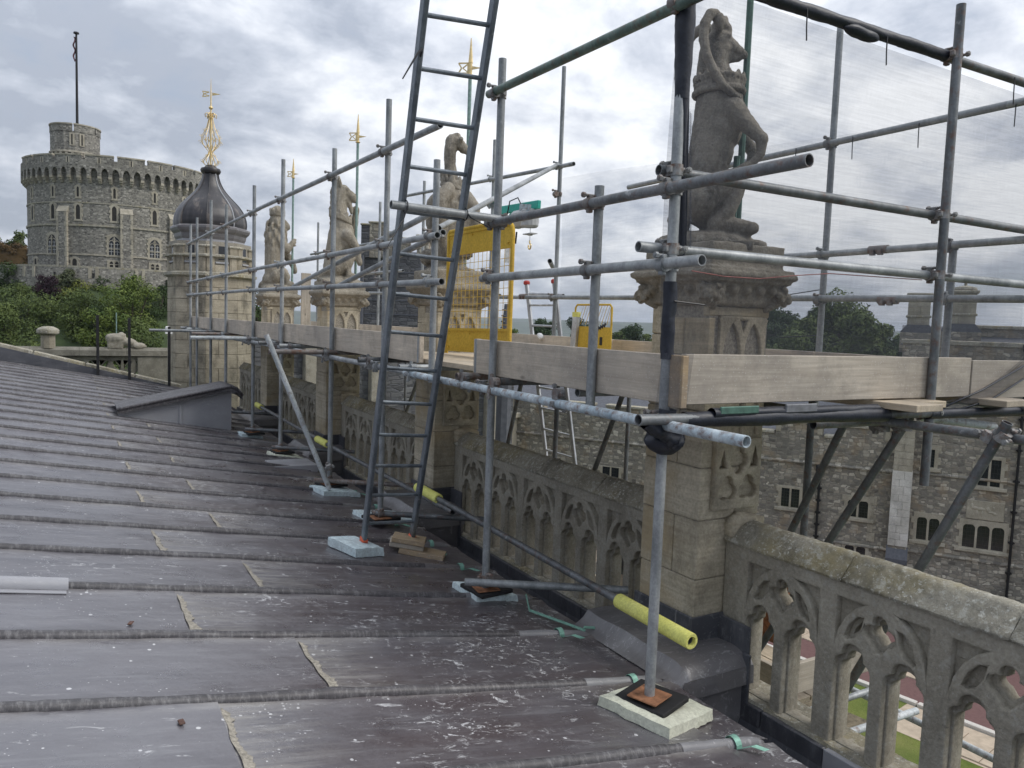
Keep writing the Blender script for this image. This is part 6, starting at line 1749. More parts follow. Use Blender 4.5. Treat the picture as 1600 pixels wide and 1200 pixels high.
# ================================================================ DOMED TURRET
OC = Vector((3.02, 19.75, 0)); OA = rad(22.5 + 8)
dt = thing('domed_turret', 'octagonal stone stair turret with a dark lead ogee dome', 'turret', OC + Vector((0, 0, -2)))
def octp(r, k3): a = OA + k3 * math.pi / 4; return OC + Vector((r * math.cos(a), r * math.sin(a), 0))
RT_ = .945
obj('core', MB().lathe([(RT_ - .02, -4), (RT_ - .02, 1.6)], 8, OC, OA), M['seam_deposit'], dt)
cz = [-4, -3.4, -2.9, -2.4, -2.0, -1.66, -1.33, -1.0, -.68, -.36, -.04, .27, .55, .80]
for j, (za, zb) in enumerate(zip(cz, cz[1:])):
    for k3 in range(8):
        A, B = octp(RT_, k3), octp(RT_, k3 + 1); d = B - A; n_ = Vector((d.y, -d.x, 0)).normalized()
        sp = .62 if (j + k3) % 2 else .40
        for u0, u1 in ((0, sp), (sp, 1)):
            a = A + d * u0; b = A + d * u1; m_ = (a + b) / 2 - n_ * .03
            mb = MB().box((m_.x, m_.y, (za + zb) / 2), ((b - a).length - .006, .08 + random.uniform(-.006, .006), zb - za - .008), Matrix.Rotation(math.atan2(d.y, d.x), 3, 'Z'), .006)
            obj('stone', mb, M['turret_stone'], dt)
for (z, r_, h) in ((.84, 1.06, .08), (1.27, 1.03, .05)):
    obj('string_course', MB().lathe([(RT_ - .02, z - h), (r_, z - h * .3), (r_, z + h * .4), (RT_ - .02, z + h)], 8, OC, OA, False), M['coping_stone'], dt)
# panelled parapet stage
for k3 in range(8):
    A, B = octp(RT_, k3), octp(RT_, k3 + 1); d = B - A; ang = math.atan2(d.y, d.x); n_ = Vector((d.y, -d.x, 0)).normalized()
    for u, w in ((.14, .25), (.86, .25)):
        q = A + d * u - n_ * .04
        obj('parapet_stone', MB().box((q.x, q.y, 1.15), (d.length * w, .12, .64), Matrix.Rotation(ang, 3, 'Z'), .012), M['turret_stone'], dt)
        obj('coping', MB().box((q.x, q.y, 1.49), (d.length * w + .05, .17, .06), Matrix.Rotation(ang, 3, 'Z'), .02), M['coping_stone'], dt)
        obj('panel', MB().box((q.x + n_.x * .062, q.y + n_.y * .062, 1.10), (d.length * w * .6, .012, .34), Matrix.Rotation(ang, 3, 'Z'), .004), M['turret_stone'], dt)
    q = A + d * .5 - n_ * .05
    obj('parapet_stone', MB().box((q.x, q.y, .97), (d.length * .46, .10, .20), Matrix.Rotation(ang, 3, 'Z'), .01), M['turret_stone'], dt)
# lantern with little windows
RL = .77
obj('lantern', MB().lathe([(RL, .9), (RL, 1.78)], 8, OC, OA), M['lead_pale'], dt)
for k3 in range(8):
    A, B = octp(RT_, k3), octp(RT_, k3 + 1); d = B - A; ang = math.atan2(d.y, d.x); n_ = Vector((d.y, -d.x, 0)).normalized(); q = (A + B) / 2 - n_ * .07
    w_ = obj('window', MB().box((q.x, q.y, 1.33), (.23, .10, .40), Matrix.Rotation(ang, 3, 'Z'), .004), M['white_paint'], dt)
    q = q + n_ * .048
    obj('pane', MB().box((q.x, q.y, 1.345), (.15, .012, .31), Matrix.Rotation(ang, 3, 'Z')), M['glass_dark'], w_)
    q = (A + B) / 2 - n_ * .03; obj('sill', MB().box((q.x, q.y, 1.12), (.30, .10, .04), Matrix.Rotation(ang, 3, 'Z'), .006), M['lead_pale'], w_)
obj('cornice', MB().lathe([(RL, 1.66), (RL + .03, 1.72), (RL + .045, 1.80), (RL + .10, 1.85), (RL + .13, 1.91), (RL + .13, 1.95), (RL + .05, 1.99)], 8, OC, OA), M['lead_mid'], dt)
prof = [(r_, 1.96 + (z_ - 2.10) * .955) for r_, z_ in [(.80, 2.10), (.815, 2.22), (.80, 2.36), (.745, 2.52), (.655, 2.66), (.55, 2.78), (.445, 2.89), (.35, 3.0), (.275, 3.11), (.215, 3.24), (.18, 3.36), (.165, 3.47)]]
def domef(u, v):
    k3 = v * (len(prof) - 1); i = min(len(prof) - 2, int(k3)); t = k3 - i
    r_ = prof[i][0] + (prof[i + 1][0] - prof[i][0]) * t; z_ = prof[i][1] + (prof[i + 1][1] - prof[i][1]) * t
    a = OA + 2 * math.pi * u; s = (u * 8) % 1
    r_ *= math.cos(math.pi / 8) / math.cos((s - .5) * math.pi / 4) * .6 + .4
    return OC + Vector((r_ * math.cos(a), r_ * math.sin(a), z_))
obj('dome', MB().grid(domef, 96, 33), M['dome_lead'], dt, smooth=True)
for k3 in range(8):
    pts = [domef(k3 / 8 + 1e-6, v / 24) for v in range(25)]
    obj('dome_roll', MB().path(pts, .016, 6), M['dome_lead'] if k3 % 3 else M['lead_pale'], dt, smooth=True)
obj('dome_cap', MB().lathe([(.165, 3.23), (.215, 3.27), (.235, 3.32), (.215, 3.37), (.15, 3.39), (.10, 3.45)], 16, OC), M['dome_lead'], dt, smooth=50)
# gilded finial
fin = thing('gilded_finial', 'gilded wrought finial with scrolled cage, spike and vane on the turret dome', 'finial', OC + Vector((0, 0, 3.6)))
mb = MB(); c = OC
FZ = lambda m_: [setattr(m_, 'v', [(v[0], v[1], 3.40 + (v[2] - 3.6) * .885) for v in m_.v]), m_][1]
mb.tube(c + Vector((0, 0, 3.6)), c + Vector((0, 0, 4.95)), .020, 8, False); mb.tube(c + Vector((0, 0, 4.7)), c + Vector((0, 0, 5.45)), .022, 8, False, .015); mb.tube(c + Vector((0, 0, 5.45)), c + Vector((0, 0, 5.92)), .016, 8, False, .003)
obj('spike', FZ(mb), M['gold'], fin, smooth=60)
def scroll(ang, pts):
    return [c + Vector((r_ * math.cos(ang), r_ * math.sin(ang), z_)) for r_, z_ in pts]
for k3 in range(8):
    ang = k3 * math.pi / 4 + .1; mb = MB()
    mb.path(scroll(ang, [(.05, 3.62), (.10, 3.64), (.17, 3.70), (.18, 3.78), (.12, 3.86), (.06, 3.95), (.05, 4.02), (.10, 4.08), (.18, 4.18), (.215, 4.28), (.20, 4.40), (.145, 4.52), (.09, 4.66), (.05, 4.85), (.04, 5.0)]), .0085, 5)
    for (r_, z_, s, R_) in ((.235, 4.24, 1, .045), (.215, 4.42, -1, .04), (.205, 3.74, 1, .04), (.15, 4.56, 1, .035), (.10, 3.92, -1, .03), (.13, 4.32, 1, .05), (.10, 4.15, -1, .035)):
        mb.path(scroll(ang, [(r_ + R_ * (1 - t / 9) * math.cos(s * t * .85), z_ + R_ * (1 - t / 9) * math.sin(s * t * .85)) for t in range(8)]), .006, 4)
    obj('scroll_bar', FZ(mb), M['gold'], fin, smooth=True)
mb = MB()
for k3 in range(6):
    a = k3 * math.pi / 3; mb.path([c + Vector((r_ * math.cos(a), r_ * math.sin(a), z_)) for r_, z_ in ((.03, 4.92), (.08, 4.95), (.12, 4.90), (.13, 4.98), (.09, 5.02), (.04, 5.0))], .012, 5)
mb.lathe([(.03, 4.86), (.06, 4.90), (.03, 4.94)], 10, c); mb.lathe([(.03, 5.12), (.05, 5.16), (.03, 5.2)], 10, c)
obj('collar', FZ(mb), M['gold'], fin, smooth=True)
d = Vector((.85, -.52, 0)); q0 = c + Vector((0, 0, 5.52)); mb = MB()
mb.beam(q0 - d * .04 + Vector((0, 0, .05)), q0 - d * .20 + Vector((0, 0, .07)), .01, .025); mb.beam(q0 - d * .04 - Vector((0, 0, .05)), q0 - d * .20 - Vector((0, 0, .07)), .01, .025)
mb.beam(q0 - d * .04 + Vector((0, 0, .05)), q0 - d * .17, .01, .02); mb.beam(q0 - d * .04 - Vector((0, 0, .05)), q0 - d * .17, .01, .02); mb.beam(q0 - d * .17, q0 - d * .20 + Vector((0, 0, .07)), .01, .02); mb.beam(q0 - d * .17, q0 - d * .20 - Vector((0, 0, .07)), .01, .02)
mb.add([q0 + d * .03 + Vector((0, 0, .04)), q0 + d * .03 - Vector((0, 0, .04)), q0 + d * .23, q0 + d * .03 + Vector((.006, .008, .04)), q0 + d * .03 + Vector((.006, .008, -.04)), q0 + d * .23 + Vector((.006, .008, 0))], [(0, 1, 2), (5, 4, 3), (0, 2, 5, 3), (1, 4, 5, 2)])
obj('vane_plate', FZ(mb), M['gold'], fin)
tag(obj('spot_lamp', MB().box((2.0, 19.0, -.42), (.10, .10, .10), None, .02).box((2.02, 19.0, -.52), (.14, .12, .04))
        , M['white_paint']), 'small white lamp fixed to the corner of the domed turret', 'lamp')

# ================================================================ FAR END PARAPET
fpar = thing('end_parapet', 'pierced stone parapet across the far left end of the roof', 'parapet', (0, 23, -2))
for i in range(6):
    xa = 2.5 - i * 1.1
    mb = MB(); 
    prof = [(-.18, -1.26), (-.16, -1.12), (-.04, -1.04), (.04, -1.04), (.16, -1.12), (.18, -1.26)]
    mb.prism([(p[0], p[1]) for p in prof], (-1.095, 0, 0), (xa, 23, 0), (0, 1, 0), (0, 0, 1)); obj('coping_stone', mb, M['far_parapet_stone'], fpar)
sp = [[(0, -2.3), (6, -2.3), (6, -1.27), (0, -1.27)]]
for i in range(9):
    cx_ = .92 + .56 * i
    for s in (-1, 1):
        t3 = [(cx_ + s * .05, -1.42), (cx_ + s * .10, -1.40), (cx_ + s * .20, -1.52), (cx_ + s * .23, -1.66), (cx_ + s * .10, -1.56)]
        sp.append(t3 if s > 0 else t3[::-1]); sp.append([(cx_ + s * .14, -1.40), (cx_ + s * .24, -1.40), (cx_ + s * .24, -1.56)][::s])
        sp.append(light_hole(cx_ + s * .13, .17, -2.2, -1.76))
me = plate('tracery', sp, .18, .02)
for v in me.vertices: v.co = (2.5 - v.co.x, 23 - v.co.z, v.co.y)
bm = bmesh.new(); bm.from_mesh(me); bmesh.ops.recalc_face_normals(bm, faces=bm.faces); bm.to_mesh(me); bm.free()
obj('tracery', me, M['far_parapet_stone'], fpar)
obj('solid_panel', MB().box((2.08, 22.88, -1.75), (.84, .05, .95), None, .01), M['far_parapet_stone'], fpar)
st = thing('stone_stump', 'short capped stone stump on the far parapet, left of the iron posts', 'stump', (-.39, 23, -1.0))
obj('shaft', MB().lathe([(.165, -1.08), (.165, -.74), (.19, -.73)], 8, (-.39, 23, 0), .2), M['turret_stone'], st)
obj('cap', MB().lathe([(.19, -.74), (.25, -.70), (.255, -.62), (.22, -.58), (.12, -.53), (.02, -.52)], 12, (-.39, 23, 0)), M['coping_stone'], st, smooth=50)
mb = MB()
ellip(mb, (1.16, 23, -.80), .26, .16, .14); mb.box((1.14, 23, -.95), (.36, .24, .26)); ellip(mb, (1.42, 23, -.90), .24, .14, .11); ellip(mb, (1.68, 23, -1.0), .22, .13, .10); ellip(mb, (1.0, 23, -.78), .10, .12, .09); ellip(mb, (1.28, 23, -.72), .12, .12, .08)
me = sculpt('broken_beast', mb, .03, 2, .04, .03); me.materials.append(M['parapet_stone'])
tag(obj('stone_fragment', me, None), 'weathered lumpy remains of a stone beast on the far parapet', 'statue')
tag(obj('thin_rod', MB().tube((1.17, 23, -.70), (1.17, 23, -.12), .014, 6, False), M['verdigris']), 'thin pale green rod standing on the broken stone beast', 'rod')

# ================================================================ LODGINGS ACROSS THE COURT
P0 = Vector((34.055, 17.691, 0)); LW = Vector((-math.sin(rad(33)), math.cos(rad(33)), 0)); LN = Vector((-LW.y, LW.x, 0))      # LN: towards the chapel
if LN.dot(-P0) < 0: LN = -LN
LODR = Matrix((-LW, LN, Vector((0, 0, 1)))).transposed()
def lp(u, z, n=0.0): return P0 + LW * u + LN * n + Vector((0, 0, z))
def lbox(mb, u0, u1, z0, z1, n0, n1, b=0.0):
    mb.box(lp((u0 + u1) / 2, (z0 + z1) / 2, (n0 + n1) / 2), (abs(u1 - u0), abs(n1 - n0), z1 - z0), LODR, b); return mb
lod = thing('lodging_house', 'long rubble stone lodging range with mullioned windows across the courtyard', 'building', lp(2, -12))
obj('wall', lbox(MB(), -14, 3.72, -12.2, -.35, -8, 0), M['lodging_rubble'], lod)
obj('wall', lbox(MB(), 3.72, 34, -12.2, -5.05, -8, -.02), M['lodging_rubble'], lod)
# crenellated parapet of the lower range
u = 3.9; k3 = 0
while u < 33:
    w = 2.1 if k3 % 2 == 0 else .75; zt = -4.28 if k3 % 2 == 0 else -4.85
    obj('merlon', lbox(MB(), u, u + w - .002, -5.05, zt, -.5, -.02), M['lodging_rubble'], lod)
    obj('coping', lbox(MB(), u - (.05 if k3 % 2 == 0 else -.052), u + w + (.05 if k3 % 2 == 0 else -.055), zt, zt + .13, -.56, .05, .02), M['coping_stone'], lod)
    if k3 % 2 == 0:
        for uu in (u + .02, u + w - .24): obj('quoin', lbox(MB(), uu, uu + .22, zt - .45, zt - .01, -.3, .006, .01), M['dressed_stone'], lod)
    u += w; k3 += 1
obj('roof', MB().prism([(-.55, -5.0), (-4.2, -2.6), (-8, -5.0)], LW * 29, lp(3.9, 0), LN, (0, 0, 1)), M['slate'], lod)
for (u0, u1, z) in ((-14, 2.95, -6.02), (3.76, 33, -6.1), (-14, 2.95, -9.56), (3.76, 33, -9.66)):
    obj('string_course', MB().prism([(0, -.07), (.08, -.04), (.08, .01), (0, .07)], LW * (u1 - u0), lp(u0, z), LN, (0, 0, 1)), M['lodging_rubble'], lod)
obj('coping', lbox(MB(), -14, 3.8, -.35, -.14, -.6, .07, .03), M['coping_stone'], lod)
def lwin(uc, z0, w, h, n_l, arched, label=None):
    """stone framed window: n_l lights"""
    fwd = .17; outer = []
    zz = z0 - .16; k4 = 0; R_ = []
    while zz < z0 + h + .02:
        e = fwd * (1.45 if k4 % 2 else .85); R_ += [(w / 2 + e, zz), (w / 2 + e, min(zz + .29, z0 + h + .2))]; zz += .29; k4 += 1
    outer = R_ + [(-x, z) for x, z in R_[::-1]]
    lw_ = (w - .09 * (n_l - 1)) / n_l; holes = []; panes = []
    for i in range(n_l):
        c_ = -w / 2 + lw_ / 2 + i * (lw_ + .09)
        if arched: holes.append(pointed(c_, lw_, z0, z0 + h - lw_ * .42, z0 + h - .02, 6))
        else: holes.append([(c_ - lw_ / 2, z0), (c_ + lw_ / 2, z0), (c_ + lw_ / 2, z0 + h), (c_ - lw_ / 2, z0 + h)])
        panes.append((c_, lw_))
    me = plate('window', [outer] + holes, .24, .018)
    for v in me.vertices: v.co = lp(uc - v.co.x, v.co.y, -.085 + v.co.z)
    bm = bmesh.new(); bm.from_mesh(me); bmesh.ops.recalc_face_normals(bm, faces=bm.faces); bm.to_mesh(me); bm.free()
    f = obj('window', me, M['dressed_stone'], lod)
    for c_, l_ in panes:
        obj('pane', lbox(MB(), uc - c_ - l_ / 2, uc - c_ + l_ / 2, z0, z0 + h, .004, .012), M['glass_dark'], f)
        mb = MB()
        for t in (1, 2): lbox(mb, uc - c_ - l_ / 2 + l_ * t / 3 - .007, uc - c_ - l_ / 2 + l_ * t / 3 + .007, z0, z0 + h, .010, .02)
        for t in range(1, 6): lbox(mb, uc - c_ - l_ / 2, uc - c_ + l_ / 2, z0 + h * t / 6 - .007, z0 + h * t / 6 + .007, .0105, .0195)
        obj('glazing_bar', mb, M['black_iron'], f)
    obj('sill', lbox(MB(), uc - w / 2 - .28, uc + w / 2 + .28, z0 - .20, z0 - .04, -.02, .09, .02), M['dressed_stone'], f)
    return f
lwin(.10, -9.02, 1.52, 1.02, 3, True); lwin(2.20, -8.98, .86, 1.02, 2, True); lwin(.06, -6.28, .80, 1.14, 2, False); lwin(2.30, -5.72, .30, .78, 1, False)
lwin(5.06, -8.36, .86, .78, 2, True); lwin(8.0, -8.3, .80, .88, 2, False); lwin(5.05, -10.3, .86, .62, 2, True)
for uu in (13.0, 17.0, 20.3): lwin(uu, -8.4, .9, .95, 2, False)
lwin(-3.6, -9.0, 1.5, 1.0, 3, True); lwin(-3.6, -6.28, .8, 1.1, 2, False); lwin(13, -10.6, .8, .7, 2, True); lwin(9.6, -10.8, .8, .7, 2, True)
# bay window, far left of the range
bay = obj('bay_window', lbox(MB(), 22.6, 25.6, -9.6, -5.3, -.1, 1.1), M['dressed_stone'], lod)
for uu in (23.0, 23.9, 24.8):
    obj('pane', lbox(MB(), uu, uu + .55, -7.6, -5.9, 1.09, 1.12), M['paper_and_lit_pane'], bay)  # pale panes: the lit look of the bay is put into their colour
obj('cornice', lbox(MB(), 22.4, 25.8, -5.3, -5.0, -.1, 1.3, .05), M['dressed_stone'], bay)
# heraldic relief slab: a plain carved panel of worn low relief
rel = obj('relief_panel', lbox(MB(), -.60, .80, -7.76, -6.94, -.05, .05, .02), M['dressed_stone'], lod, label='pale carved stone panel above the three-light window')
mb = MB()
for (du, dz, ru, rz_) in ((.38, .08, .20, .07), (.18, .05, .22, .08), (.50, .16, .08, .10), (.30, -.12, .05, .14), (.10, -.12, .05, .14), (-.22, -.05, .18, .05), (-.10, .06, .10, .12), (-.36, -.10, .10, .07), (-.30, .14, .05, .08)):
    ellip(mb, lp(.10 + du, -7.35 + dz, .05), ru * .8, .03, rz_, LODR)
obj('relief_figure', mb, M['dressed_stone'], rel, smooth=True)
# buttress of pale ashlar
bt = obj('buttress', lbox(MB(), 2.98, 3.72, -12.2, -3.6, 0, .55), M['lodging_rubble'], lod)
zz = -9.3; k3 = 0
while zz < -6.15:
    h = random.choice((.34, .30, .38)); s = .40 if k3 % 2 else .62
    for (ua, ub) in ((2.95, 2.95 + .80 * s), (2.95 + .80 * s, 3.75)):
        obj('ashlar', lbox(MB(), ua + .004, ub - .004, zz + .004, zz + h - .004, .1, .585 + random.uniform(0, .01), .008), M['white_ashlar'], bt)
    zz += h; k3 += 1
zz = -6.0; k3 = 0
while zz < -3.7:
    for (ua, ub) in ((2.97, 3.36), (3.36, 3.73)) if k3 % 2 else ((2.97, 3.55), (3.55, 3.73)):
        obj('ashlar', lbox(MB(), ua + .004, ub - .004, zz + .004, zz + .30, .1, .565 + random.uniform(0, .01), .008), M['dressed_stone'], bt)
    zz += .31; k3 += 1
obj('weathering', MB().prism([(.5, 0), (.74, -.55), (.74, -.75), (.5, -.75)], LW * .86, lp(2.92, -9.3), LN, (0, 0, 1)), M['slate'], bt)
for k3 in range(5): obj('quoin', lbox(MB(), 4.28 + (.1 if k3 % 2 else 0), 4.62, -9.4 + k3 * .42, -9.0 + k3 * .42, -.1, .012, .01), M['dressed_stone'], lod)
for k3 in range(5): obj('quoin', lbox(MB(), 4.42 + (.12 if k3 % 2 else 0), 4.75, -7.3 + k3 * .24, -7.08 + k3 * .24, -.1, .01, .008), M['turret_stone'], lod)
for (uu, za, zb) in ((-.92, -12, -.5), (6.75, -12, -6.45), (13.9, -12, -6.3)):
    mb = MB().tube(lp(uu, za, .12), lp(uu, zb, .12), .055, 8, False)
    for k3 in range(9):
        z = za + .8 + k3 * (zb - za - 1) / 8; mb.tube(lp(uu, z - .06, .12), lp(uu, z + .06, .12), .08, 8, False); lbox(mb, uu - .12, uu + .12, z - .03, z + .03, 0, .13)
    lbox(mb, uu - .19, uu + .19, zb, zb + .32, .02, .26, .04)
    obj('drainpipe', mb, M['black_iron'], lod, smooth=40)
# upper storey behind with chimneys
obj('upper_wall', lbox(MB(), -14, 1.25, -.4, .42, -3.2, -2.2), M['lodging_rubble'], lod); obj('coping', lbox(MB(), -14, 1.32, .42, .58, -3.3, -2.1, .03), M['coping_stone'], lod)
obj('roof', MB().prism([(-.55, -.4), (-3.8, .5), (-8, -.4)], LW * 18, lp(-14.2, 0), LN, (0, 0, 1)), M['slate'], lod)
def chimney(u0, u1, n0, n1, zb, zt, label, cap):
    t = thing('chimney', label, 'chimney', lp((u0 + u1) / 2, zb, (n0 + n1) / 2), 'chimneys on the lodging range')
    obj('base', lbox(MB(), u0 - .25, u1 + .25, zb, zb + .9, n0 - .2, n1 + .2), M['lodging_rubble'], t)
    obj('shoulder', MB().prism([(u0 - .27, zb + .9), (u1 + .27, zb + .9), (u1, zb + 1.25), (u0, zb + 1.25)], LN * (n1 - n0 + .3), lp(0, 0, n0 - .15), LW, (0, 0, 1)), M['slate'], t)
    z = zb + 1.25; k4 = 0
    while z < zt - .05:
        h = min(.42, zt - z); s = .45 if k4 % 2 else .6
        for (ua, ub) in ((u0, u0 + (u1 - u0) * s), (u0 + (u1 - u0) * s, u1)): obj('stone', lbox(MB(), ua + .003, ub - .003, z + .003, z + h - .003, n0, n1, .01), M['dressed_stone'], t)
        z += h; k4 += 1
    obj('band', lbox(MB(), u0 - .06, u1 + .06, zb + (zt - zb) * .62, zb + (zt - zb) * .62 + .10, n0 - .06, n1 + .06, .02), M['coping_stone'], t)
    obj('cap', lbox(MB(), u0 - .08, u1 + .08, zt, zt + .14, n0 - .08, n1 + .08, .03), M['coping_stone'], t)
    if cap:
        q = lp((u0 + u1) / 2 - .1, zt + .14, (n0 + n1) / 2)
        obj('cowl', MB().lathe([(.42, 0), (.48, .04), (.44, .14), (.12, .22), (.06, .22), (.06, .38), (.11, .44), (.02, .46)], 14, q), M['coping_stone'], t, smooth=50)
chimney(2.72, 3.62, -2.2, -1.2, -.75, 1.8, 'left hand twin-flue stone chimney seen through the netting', False)
chimney(.95, 2.05, -2.3, -1.2, -.65, 1.95, 'right hand stone chimney with a domed cowl seen through the netting', True)

# ================================================================ DARK CHAPEL BEHIND THE STATUES
alb = thing('dark_chapel', 'dark slate-grey stone building with a battlemented corner turret behind the statues', 'building', (12.6, 33, -12))
AD = Vector((.87, -.49, 0)).normalized(); AN = Vector((-.49, -.87, 0)); AR = Matrix((AD, AN, Vector((0, 0, 1)))).transposed()
def ap(u, z, n=0.0): return Vector((11.35, 33.0, 0)) + AD * u + AN * n + Vector((0, 0, z))
def abox(mb, u0, u1, z0, z1, n0, n1, b=0.0): return mb.box(ap((u0 + u1) / 2, (z0 + z1) / 2, (n0 + n1) / 2), (u1 - u0, n1 - n0, z1 - z0), AR, b)
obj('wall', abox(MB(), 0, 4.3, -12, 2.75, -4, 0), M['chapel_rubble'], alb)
for k3 in range(5): 
    z = -.5 + k3 * .62; obj('string_course', abox(MB(), .02, 4.28, z, z + .05, -.1, .015), M['slate'], alb)
obj('coping', abox(MB(), -.05, 4.35, 2.75, 2.9, -4, .08, .02), M['slate'], alb)
for (ua, ub, za, zb, mm) in ((-.05, .34, 2.6, 4.0, 'chapel_rubble'), (.30, .95, 2.6, 4.1, 'lodging_rubble'), (.95, 1.30, 2.6, 3.7, 'lodging_rubble'), (1.6, 2.0, 2.8, 3.45, 'lodging_rubble'), (2.4, 2.9, 2.8, 3.6, 'lodging_rubble')):
    m_ = obj('merlon', abox(MB(), ua, ub, za, zb, -1.1, .1, .01), M[mm], alb); obj('coping', abox(MB(), ua - .04, ub + .04, zb, zb + .08, -1.15, .15, .02), M['coping_stone'], m_)
obj('corner_shaft', MB().tube(ap(.02, -12, .06), ap(.02, 2.7, .06), .09, 8, False), M['slate'], alb)
lwl = thing('low_chapel_wall', 'dark stained stone wall glimpsed under the far scaffold boards', 'wall', (8, 25, -12))
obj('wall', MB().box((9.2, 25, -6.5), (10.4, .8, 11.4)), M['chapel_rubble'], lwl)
obj('coping', MB().box((9.2, 25, -.72), (10.5, .95, .16), None, .04), M['coping_stone'], lwl)
for i in range(5): obj('buttress', MB().box((4.6 + i * 2.2, 24.5, -6.6), (.5, .35, 11.2), None, .03), M['parapet_stone'], lwl)
pin = thing('crocketed_pinnacle', 'thin dark crocketed stone pinnacle beyond the yellow gate', 'pinnacle', (8.0, 14.6, -6))
pc = Vector((7.83, 13.77, 0))
obj('spirelet', MB().lathe([(.16, -6), (.16, -1.2), (.10, -.2), (.055, .36)], 8, pc), M['slate'], pin)
for k3 in range(6):
    for s in range(4):
        a = s * math.pi / 2 + .5; z = -.36 + k3 * .12; r_ = .115 - .008 * k3
        obj('crocket', MB().box(pc + Vector((r_ * math.cos(a), r_ * math.sin(a), z)), (.075, .035, .03), Matrix.Rotation(a, 3, 'Z'), .008), M['slate'], pin)

# ================================================================ LAMP POST IN THE COURT
lp0 = Vector((20.6, 15.2, -12)); lpost = thing('lamp_post', 'black cast iron lamp post base on the lawn edge, seen through the tracery', 'lamp post', lp0)
obj('base', MB().lathe([(.26, 0), (.26, .12), (.20, .18), (.18, .75), (.21, .80), (.19, .86), (.13, .95)], 12, lp0), M['black_iron'], lpost, smooth=40)
obj('shaft', MB().lathe([(.12, .95), (.10, 1.05), (.075, 2.4), (.06, 3.3), (.09, 3.34), (.05, 3.4)], 12, lp0), M['black_iron'], lpost, smooth=40)
obj('lantern', MB().lathe([(.12, 3.4), (.24, 3.9), (.26, 3.93), (.05, 4.2), (.02, 4.35)], 6, lp0), M['black_iron'], lpost)
# ================================================================ TREES
def leaf_cloud(clumps, n, leaf, seed, droop=0.0):
    rnd = random.Random(seed); vs = []; fs = []
    tot = sum(c[3] ** 2 for c in clumps)
    for (cx, cy, cz, r) in clumps:
        k3 = int(n * r * r / tot)
        for _ in range(k3):
            u = rnd.uniform(-1, 1); t = rnd.uniform(0, 2 * math.pi); s = math.sqrt(1 - u * u)
            d = Vector((s * math.cos(t), s * math.sin(t), u))
            rr = r * (rnd.random() ** .33) * (1 + .28 * noise.noise(d * 2.3 + Vector((cx, cy, cz)) * 3))
            p = Vector((cx, cy, cz)) + Vector((d.x * rr, d.y * rr, d.z * rr * .85))
            nn = (d + Vector((rnd.uniform(-.9, .9), rnd.uniform(-.9, .9), rnd.uniform(-.4, .9)))).normalized()
            a = nn.orthogonal().normalized(); b = nn.cross(a); w = rnd.uniform(0, 6.28)
            e1 = a * math.cos(w) + b * math.sin(w); e2 = nn.cross(e1); L = leaf * rnd.uniform(.6, 1.3)
            e1 = e1 - Vector((0, 0, droop)) * .5
            i0 = len(vs)
            vs += [p - e1 * L * .5, p + e2 * L * .28 + nn * L * .06, p + e1 * L * .6, p - e2 * L * .28 + nn * L * .06]
            fs.append((i0, i0 + 1, i0 + 2, i0 + 3))
    return vs, fs
def tree(name, label, p, R, mat, seed, H=None, n=2600, leaf=.38, ntr=1, flat=1.0, group=None, droop=0.0, cat='tree', base=None):
    rnd = random.Random(seed); p = Vector(p); H = H or R * 1.15
    gz = base if base is not None else p.z - H * 1.15
    t = thing(name, label, cat, (p.x, p.y, gz), group)
    cl = []
    for i in range(15):
        a = rnd.uniform(0, 6.28); rr = R * .68 * math.sqrt(rnd.random()); z = rnd.uniform(-.75, .78) * H
        k3 = math.sqrt(max(.12, 1 - (z / H) ** 2))
        cl.append((p.x + rr * k3 * math.cos(a), p.y + rr * k3 * math.sin(a), p.z + z * flat, R * rnd.uniform(.26, .46)))
    cl.append((p.x, p.y, p.z - .1 * H, R * .62))
    vs, fs = leaf_cloud(cl, n, leaf, seed, droop)
    me = bpy.data.meshes.new('crown'); me.from_pydata(vs, [], fs); me.materials.append(M[mat])
    obj('crown', me, None, t)
    mb = MB(); mb.path([(p.x, p.y, gz - .4), (p.x + .05 * R, p.y, gz + (p.z - gz) * .5), (p.x, p.y, p.z + .3 * H)], [R * .075, R * .055, R * .02], 7)
    for i in range(6):
        c_ = cl[i]; zs = gz + (p.z - gz) * rnd.uniform(.4, .9); mb.path([(p.x, p.y, zs), ((p.x + c_[0]) / 2, (p.y + c_[1]) / 2, (zs + c_[2]) / 2 + .1 * R), c_[:3]], [R * .035, R * .025, R * .01], 5)
    obj('trunk', mb, M['bark'], t)
    return t
G1 = 'trees on the slope below the keep'
